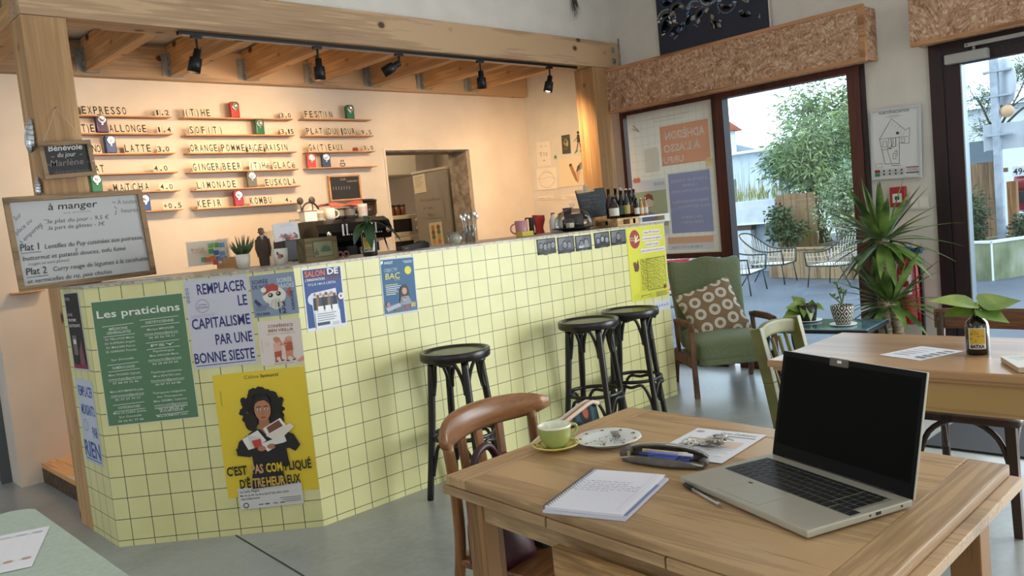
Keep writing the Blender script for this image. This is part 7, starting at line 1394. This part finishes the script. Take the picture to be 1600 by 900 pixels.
def foliage(name, lb, base, blobs, n, ll, lw, mat, seed, droop=.3, stems=5, cat='bush', trunk=0, shell=.55):
    r = random.Random(seed); base = V3(base); t = thing(name, lb, cat, base); g = G(mat); tot = sum(b[3]*b[4]*b[5] for b in blobs)
    for (cx, cy, cz, rx, ry, rz) in blobs:
        for i in range(int(n*rx*ry*rz/tot)):
            d = V3((r.gauss(0, 1), r.gauss(0, 1), r.gauss(0, 1))).normalized()*(shell+(1-shell)*r.random())*r.uniform(.75, 1.08)
            p = V3((cx+d.x*rx, cy+d.y*ry, cz+d.z*rz))-base; a = V3((d.x+r.gauss(0, .7), d.y+r.gauss(0, .7), d.z*.4+r.gauss(0, .5)-droop)).normalized(); L = ll*r.uniform(.6, 1.3); W_ = lw*r.uniform(.7, 1.2); sd = a.cross(V3((r.gauss(0, 1), r.gauss(0, 1), r.gauss(0, 1)))).normalized()*W_*.5; nm = a.cross(sd)*.25
            g.add([p, p+a*L*.45+sd+nm, p+a*L-V3((0, 0, droop*L*.3)), p+a*L*.45-sd+nm], [(0, 1, 2), (0, 2, 3)])
    g.build('foliage', t); g = G(flat('4a4034', .9))
    if trunk: g.tube([(0, 0, 0), (0, 0, trunk)], [.07, .045], 8)
    for i in range(stems):
        b = blobs[i % len(blobs)]; e = V3((b[0]+r.uniform(-.6, .6)*b[3], b[1]+r.uniform(-.6, .6)*b[4], b[2]+r.uniform(.1, .8)*b[5]))-base; s0 = V3((r.uniform(-.1, .1), r.uniform(-.1, .1), 0)) if not trunk else V3((0, 0, trunk-.05)); m_ = s0.lerp(e, .5)+V3((r.uniform(-.1, .1), r.uniform(-.1, .1), .1)); g.tube(spline([s0, m_, e], 5), [.02*(1-.08*k) for k in range(11)], 5)
    g.build('stems', t); return t
foliage('willow_tree', 'airy grey green willow filling the middle of the right window pane', (13.6, 6.4, .42), [(13.6, 6.6, 2.05, .8, .8, .62), (13.5, 7.1, 1.85, .5, .4, .5), (13.5, 6.2, 1.45, .7, .6, .5), (13.8, 5.75, 2.3, .7, .6, .6), (13.7, 6.75, 1.7, .6, .5, .45)], 8500, .13, .03, m_leafs[0], 1, .35, 12, 'tree', shell=.25)
foliage('willow_tree', 'tall loose willow branches reaching up behind the fuller willow', (17.2, 7.8, 0), [(17.2, 8.15, 3.05, .95, .95, .75), (17.4, 7.1, 3.15, .85, .7, .7), (17.1, 6.35, 2.85, .7, .7, .8)], 3600, .18, .036, m_leafs[0], 2, .3, 12, 'tree', shell=.2)
foliage('variegated_bush', 'pale variegated bush behind the right wicker chair', (12.5, 5.5, .42), [(12.55, 5.6, 1.05, .5, .5, .6), (12.4, 5.2, .8, .42, .42, .45), (12.7, 5.3, 1.45, .5, .5, .42)], 4200, .06, .036, m_leafs[1], 3, .1, 8, shell=.3)
foliage('dark_shrub', 'dark low shrub before the tall board fence', (12.62, 6.6, .41), [(12.62, 6.62, .74, .26, .36, .28), (12.62, 6.72, 1.0, .2, .24, .2)], 900, .09, .045, m_leafs[2], 4, .3, 8, shell=.3)
g = G(noisy('dry_yellow_grass', (.5, .52, .24), (.68, .66, .36), 3, .8)); r = random.Random(6)
for i in range(420): x, y = 13.3+r.random()*.7, 7.15+r.random()*2.2; L = r.uniform(.12, .34)*(1.6 if r.random() < .08 else 1); b = V3((x, y, 1.265)); g.leaf(b, b+V3((r.uniform(-.1, .1), r.uniform(-.1, .1), L)), .014, 3, .0)
g.build('planter_grass', origin=(13.6, 8.09, 1.27), label='dry yellow grass growing in the white planter', cat='grass', kind='stuff')
t = thing('dry_stalk_plant', 'bare thin stalks rising from the white planter', 'plant', (13.5, 7.85, 1.27)); g = G(flat('8a8f86', .8))
for i in range(7): x, y = r.uniform(-.2, .2), r.uniform(-.3, .3); g.tube([(x, y, 0), (x+r.uniform(-.06, .06), y+r.uniform(-.06, .06), r.uniform(.5, 1.05))], [.007, .003], 5)
g.build('stalks', t)
# wicker furniture
m_wick = flat('cfc9bd', .7); m_blk = flat('2a2c30', .45)
def wicker(lb, loc, rz, w=.62, d=.6, name='wicker_chair', cat='chair'):
    t = thing(name, lb, cat, loc, rz, 'wicker seats on the terrace'); zs = .30; hw = w/2
    U0 = [V3((-hw*.86, -d*.5, zs)), V3((-hw*.9, d*.15, zs)), V3((-hw*.6, d*.4, zs)), V3((hw*.6, d*.4, zs)), V3((hw*.9, d*.15, zs)), V3((hw*.86, -d*.5, zs))]
    U1 = [V3((-hw, -d*.5, zs+.2)), V3((-hw, d*.12, zs+.23)), V3((-hw*.72, d*.62, zs+.46)), V3((hw*.72, d*.62, zs+.46)), V3((hw, d*.12, zs+.23)), V3((hw, -d*.5, zs+.2))]
    a, b = spline(U0, 7), spline(U1, 7)
    g = G(m_blk); g.tube(a, .011, 6); g.tube(b, .011, 6); g.tube([a[0], b[0]], .011, 6); g.tube([a[-1], b[-1]], .011, 6); g.tube([a[0], a[-1]], .011, 6); g.build('frame', t)
    g = G(m_wick); [g.tube([p, p.lerp(q, .5)+(p-q).cross(V3((0, 0, 1)))*0, q], .0055, 5) for p, q in zip(a[1:-1], b[1:-1])]
    for f in (.33, .66): g.tube([p.lerp(q, f) for p, q in zip(a, b)], .004, 5)
    g.build('woven_sides', t)
    g = G(m_wick); k = int(w/.045)
    for i in range(1, k): x = -hw*.86+2*hw*.86*i/k; g.tube([(x, -d*.5, zs+.004), (x*.9, d*.38, zs+.004)], .005, 5)
    for j in range(5): y = -d*.45+d*.8*j/4; g.tube([(-hw*.86, y, zs-.004), (hw*.86, y, zs-.004)], .004, 5)
    g.build('woven_seat', t)
    for sx in (-1, 1):
        g = G(m_blk); g.tube([(sx*hw*.8, -d*.44, zs), (sx*hw*.86, -d*.5, 0)], .0095, 6); g.build('leg', t); g = G(m_blk); g.tube([(sx*hw*.7, d*.3, zs), (sx*hw*.86, d*.62, 0)], .0095, 6); g.build('leg', t)
    return t
wicker('wicker lounge chair at the right outside, facing the other wicker seats', (11.15, 5.12, -.005), RAD(172))
wicker('wicker lounge chair behind the wicker bench outside', (11.5, 6.32, -.005), RAD(8)); wicker('wide wicker bench seen from behind outside the right pane', (10.3, 6.2, -.005), RAD(14), .95, .62, 'wicker_bench', 'bench')
wicker('wicker chair seen under the poster through the lower left pane', (8.2, 5.68, -.005), RAD(-60))
t = thing('metal_chair', 'red metal garden chair outside behind the counter end', 'chair', (7.4, 5.22, -.005), RAD(-50)); m_rch = flat('c4423f', .45)
for k in range(5): g = G(m_rch); g.box((-.19, -.19+.077*k, .44), (.19, -.13+.077*k, .455), None, .003); g.build('seat_slat', t)
for k in range(3): g = G(m_rch); g.box((-.19, .2+.02*k, .56+.1*k), (.19, .212+.02*k, .63+.1*k), None, .003); g.build('back_slat', t)
for sx in (-1, 1): g = G(m_rch); g.tube([(sx*.2, -.2, 0), (sx*.2, .05, .44), (sx*.2, .27, .86)], .011, 7); g.build('leg', t); g = G(m_rch); g.tube([(sx*.185, .28, 0), (sx*.185, -.18, .44)], .011, 7); g.build('leg', t)
t = thing('metal_table', 'small pale garden table top behind the red chair outside', 'table', (8.9, 6.5, -.005)); g = G(flat('dfe3e6', .4)); g.lathe([(0, .72), (.33, .72), (.335, .735), (0, .74)], 28); g.build('top', t); g = G(m_blk); g.tube([(0, 0, .72), (0, 0, .03)], .025, 8); g.lathe([(.22, 0), (.2, .02), (.03, .04), (0, .04)], 20); g.build('pedestal', t)
# right side: mossy planter, sign pole, fence, car, tarpaulin
def moss():
    mt, t, b = mk('mossy_concrete'); n = nd(t, 'TexNoise', Scale=2.2, Detail=6); t.links.new(coords(t, (1, 1, .5)), n.inputs['Vector']); t.links.new(ramp(t, n.outputs['Fac'], [(.38, (.36, .4, .26)), (.52, (.55, .57, .45)), (.66, (.68, .69, .64))]), b.inputs['Base Color']); b.inputs['Roughness'].default_value = .85; return mt
t = thing('concrete_planter', 'mossy concrete planter outside the glass door', 'planter', (11.44, 3.26, -.005), RAD(-22)); g = G(moss()); g.box((0, 0, 0), (3.2, .08, .47)); g.box((0, .08, 0), (.08, .75, .47)); g.box((.08, .7, 0), (3.2, .75, .47)); g.build('walls', t); g = G(flat('dfe3e4', .6)); g.box((-.012, -.012, .0), (.012, .0, .5)); g.box((-.012, -.012, .471), (3.2, .09, .5)); g.box((-.012, .09, .471), (.09, .76, .5)); g.build('pale_rim', t); g = G(flat('3d3226', .95)); g.box((.08, .08, .3), (3.2, .7, .42)); g.build('soil', t)
foliage('dark_shrub', 'dense dark shrub in the mossy planter left of the sign pole', (11.85, 3.58, .42), [(11.85, 3.58, .85, .22, .2, .36), (11.8, 3.6, .6, .24, .2, .2)], 1700, .08, .022, m_leafs[2], 7, .0, 7, shell=.3)
foliage('dark_shrub', 'low shrub in the mossy planter right of the sign pole', (12.6, 3.15, .42), [(12.5, 3.1, .6, .45, .2, .2)], 1100, .07, .03, m_leafs[2], 8, .0, 6, shell=.3)
sp_ = thing('sign_pole', 'galvanised street sign pole with sign backs seen through the door', 'street sign', (12.15, 3.33, .40)); m_gal2 = noisy('weathered_zinc', (.56, .6, .65), (.68, .71, .75), 9, .55)
g = G(m_gal2); g.box((-.045, -.045, 0), (.045, .045, 2.45), None, .01); g.build('pole', sp_); Qs = Matrix.Rotation(RAD(15), 4, 'Z') @ Matrix.Rotation(pi/2, 4, 'Y')
sb = flat('b9c0c8', .45, .3)
g = G(sb); g.lathe([(0, .06), (.3, .06), (.31, .066), (.31, .078), (.3, .074), (0, .07)], 32, Matrix.Translation((0, -.07, 2.10)) @ Matrix.Rotation(RAD(-28), 4, 'Z') @ Matrix.Rotation(pi/2, 4, 'Y') @ Matrix.Diagonal((1, .55, 1, 1))); g.build('round_sign', sp_)
g = G(sb); Mr = Matrix.Translation((.055, -.03, 1.43)) @ Matrix.Rotation(RAD(15), 4, 'Z'); g.box((0, -.26, -.19), (.012, .19, .15), Mr, .005); g.box((-.006, -.27, -.2), (.018, -.25, .16), Mr); g.box((-.006, .18, -.2), (.018, .2, .16), Mr); g.build('square_sign', sp_)
g = G(flat('c9a27a', .3)); g.ball((-.0, -.13, 1.72), .085, 12, sq=(.5, 1, .95)); g.build('amber_lamp_glint', sp_)  # amber ball put in for a lamp glint, painted in plain colour
for z in (1.43, 1.93, 2.25): g = G(m_gal2); g.box((-.052, -.2, z-.012), (.052, .12, z+.012)); g.build('clamp', sp_)
board_wall('wooden_fence', 'wooden board fence with a brown plaque seen through the door', (13.6, 4.6, 0), (13.3, 3.55, 0), 1.5, m_boardg, .14)
g = G(flat('5a3434', .6)); g.box((0, -.11, -.11), (.02, .11, .11), Matrix.Rotation(RAD(-15), 4, 'Z'), .004); g.build('fence_plaque', loc=(13.38, 3.86, 1.4), label='dark brown square plaque fixed on the wooden fence', cat='plaque')
g = G(wood('fresh_fence_post', (.66, .48, .3), (.5, .34, .2), 'Z', 4, .8)); g.box((-.06, -.06, 0), (.06, .06, 1.2), None, .006); g.build('fence_post', loc=(13.6, 3.56, 0), label='single pale wooden post between the sign pole and the red car', cat='post')
# red car, nose toward the cafe
m_carp = flat('8e1f2a', .25, 0, coat=.8)
car = thing('car', 'parked red car with a white plate behind the sign pole', 'car', (16.0, 3.75, .25), RAD(-12)); CP = [(0, .42), (-.03, .62), (.0, .92), (.08, 1.16), (.55, 1.28), (1.0, 1.32), (1.65, 1.82), (3.4, 1.88), (4.1, 1.5), (4.2, .5), (3.7, .35), (.4, .35)]
Mc = Matrix(((1, 0, 0, 0), (0, 0, 1, 0), (0, 1, 0, 0), (0, 0, 0, 1)))
g = G(m_carp); g.prism(CP, 1.76, Mc, -1.31); g.build('body', car)
g = G(flat('20242a', .1)); g.add([(1.05, -1.2, 1.36), (1.05, .35, 1.36), (1.6, .28, 1.8), (1.6, -1.12, 1.8)], [(0, 1, 2, 3)]); g.build('windscreen', car)
g = G(flat('1a1b1e', .5)); g.box((-.06, -1.25, .55), (.02, .40, .74), None, .02); g.box((-.03, -1.1, .3), (.1, .3, .48), None, .02); g.build('grille', car); g = G(flat('7e1a24', .35)); g.box((-.09, -1.31, .78), (.06, .45, .92), None, .03); g.build('bumper', car)
for y in (.32, -1.18): g = G(flat('d9dde2', .1, .3)); g.ball((.01, y, 1.12), .08, 10, sq=(.5, 1.2, .9)); g.build('headlight', car)
for x in (.75, 3.3):
    for y in (-1.26, .28): g = G(flat('17181a', .8)); g.lathe([(0, -.1), (.32, -.1), (.34, -.08), (.34, .08), (.32, .1), (0, .1)], 24, Matrix.Translation((x, y, .34)) @ Matrix.Rotation(pi/2, 4, 'X')); g.build('wheel', car)
A, B, C_ = (-.04, .44, 1.17), (-.04, -.06, 1.17), (-.04, .44, 1.0)
S = Sheet(A, B, C_, 'dfe2e6', .4, .004); S.text('494·XT', .02, .82, .62, '1c1c22', .96, 'L', .02); o = S.g.build('number_plate', car); o.matrix_basis = S.M
g = G(flat('bfc4c8', .5)); g.box((15.9, 3.2, -.006), (16.6, 4.4, .25)); g.build('kerb_raised', kind='structure')
t = thing('tarpaulin_tent', 'teal green tarpaulin roof behind the wooden fence', 'tent', (18.7, 8.4, 0)); g = G(noisy('teal_tarpaulin', (.35, .56, .54), (.48, .68, .65), 2, .5)); g.add([(-.6, .6, 1.72), (-.4, -2.2, 1.85), (.6, -2.2, 2.5), (.4, .5, 2.35), (1.4, .6, 1.7), (1.6, -2.2, 1.7)], [(0, 1, 2, 3), (3, 2, 5, 4)]); o = g.build('cover', t); o.modifiers.new('thick', 'SOLIDIFY').thickness = .02
for x, y in ((-.55, .5), (-.38, -2.1), (1.38, .5), (1.5, -2.1)): g = G(m_gal2); g.tube([(x, y, -.005), (x, y, 1.72)], .025, 7); g.build('pole', t)
foliage('pine_tree', 'pine tree with spreading branches seen above the sign pole', (15.5, 4.28, 0), [(15.4, 4.3, 2.6, .5, .6, .3), (15.6, 3.8, 2.95, .7, .6, .3), (15.3, 4.4, 2.1, .35, .3, .25), (15.4, 3.4, 2.4, .5, .3, .4)], 3000, .14, .012, m_leafs[3], 11, .1, 14, 'tree', trunk=2.0, shell=.1)
# background buildings and hills
m_bl = noisy('pale_render', (.74, .8, .84), (.8, .85, .88), 2, .8)
def house(name, lb, loc, sx, sy, h, wall, roof, rh=1.2, wins=()):
    t = thing(name, lb, 'building', loc); g = G(wall); g.box((0, 0, 0), (sx, sy, h)); g.build('walls', t); g = G(roof); o = .35; g.prism([(-o, h), (sx/2, h+rh), (sx+o, h)], sy+.6, Matrix(((1, 0, 0, 0), (0, 0, 1, -.3), (0, 1, 0, 0), (0, 0, 0, 1)))); g.build('roof', t)
    for y, z, w, hh in wins: g = G(flat('5f6a74', .2)); g.box((-.03, y, z), (.02, y+w, z+hh)); g.build('window', t)
m_tileroof = noisy('terracotta_roof_tiles', (.55, .27, .2), (.68, .38, .28), 9, .85, (1, 6, 1))
house('house', 'far white house with a red tiled roof at the left of the window', (40, 24.95, -.1), 2.5, 8, 5.3, flat('dfe3e6', .8), m_tileroof, .55, ((1, 3, .9, 1.1), (3, 3, .9, 1.1)))
house('building', 'low pale blue building behind the white planters', (25, 13.2, -.1), 8, 9, 2.9, m_bl, m_bl, .35, ((1.6, 1.2, 1.0, .9),))
house('building', 'white building seen behind the sign pole', (23.5, 5.6, -.1), 7, 6.5, 3.1, flat('dce2e6', .8), flat('c9d2d8', .7), .3, ((.9, 1.4, .9, .9), (3, 1.4, .9, .9)))
g = G(noisy('distant_wooded_hills', (.34, .42, .46), (.44, .52, .56), .12, .95)); r = random.Random(8); n = 60; vs_ = []; fs = []
for i in range(n+1):
    y = -20+140*i/n; hz = 5.5+3.2*abs(sin(i*.31))+1.2*sin(i*.77)+r.uniform(0, .5); vs_ += [(84, y, -1), (88, y, hz*.7), (95, y, hz), (110, y, hz*.8), (125, y, -1)]
for i in range(n):
    for j in range(4): fs.append((i*5+j, i*5+5+j, i*5+6+j, i*5+j+1))
g.add(vs_, fs, None, True); g.build('hills', kind='structure')
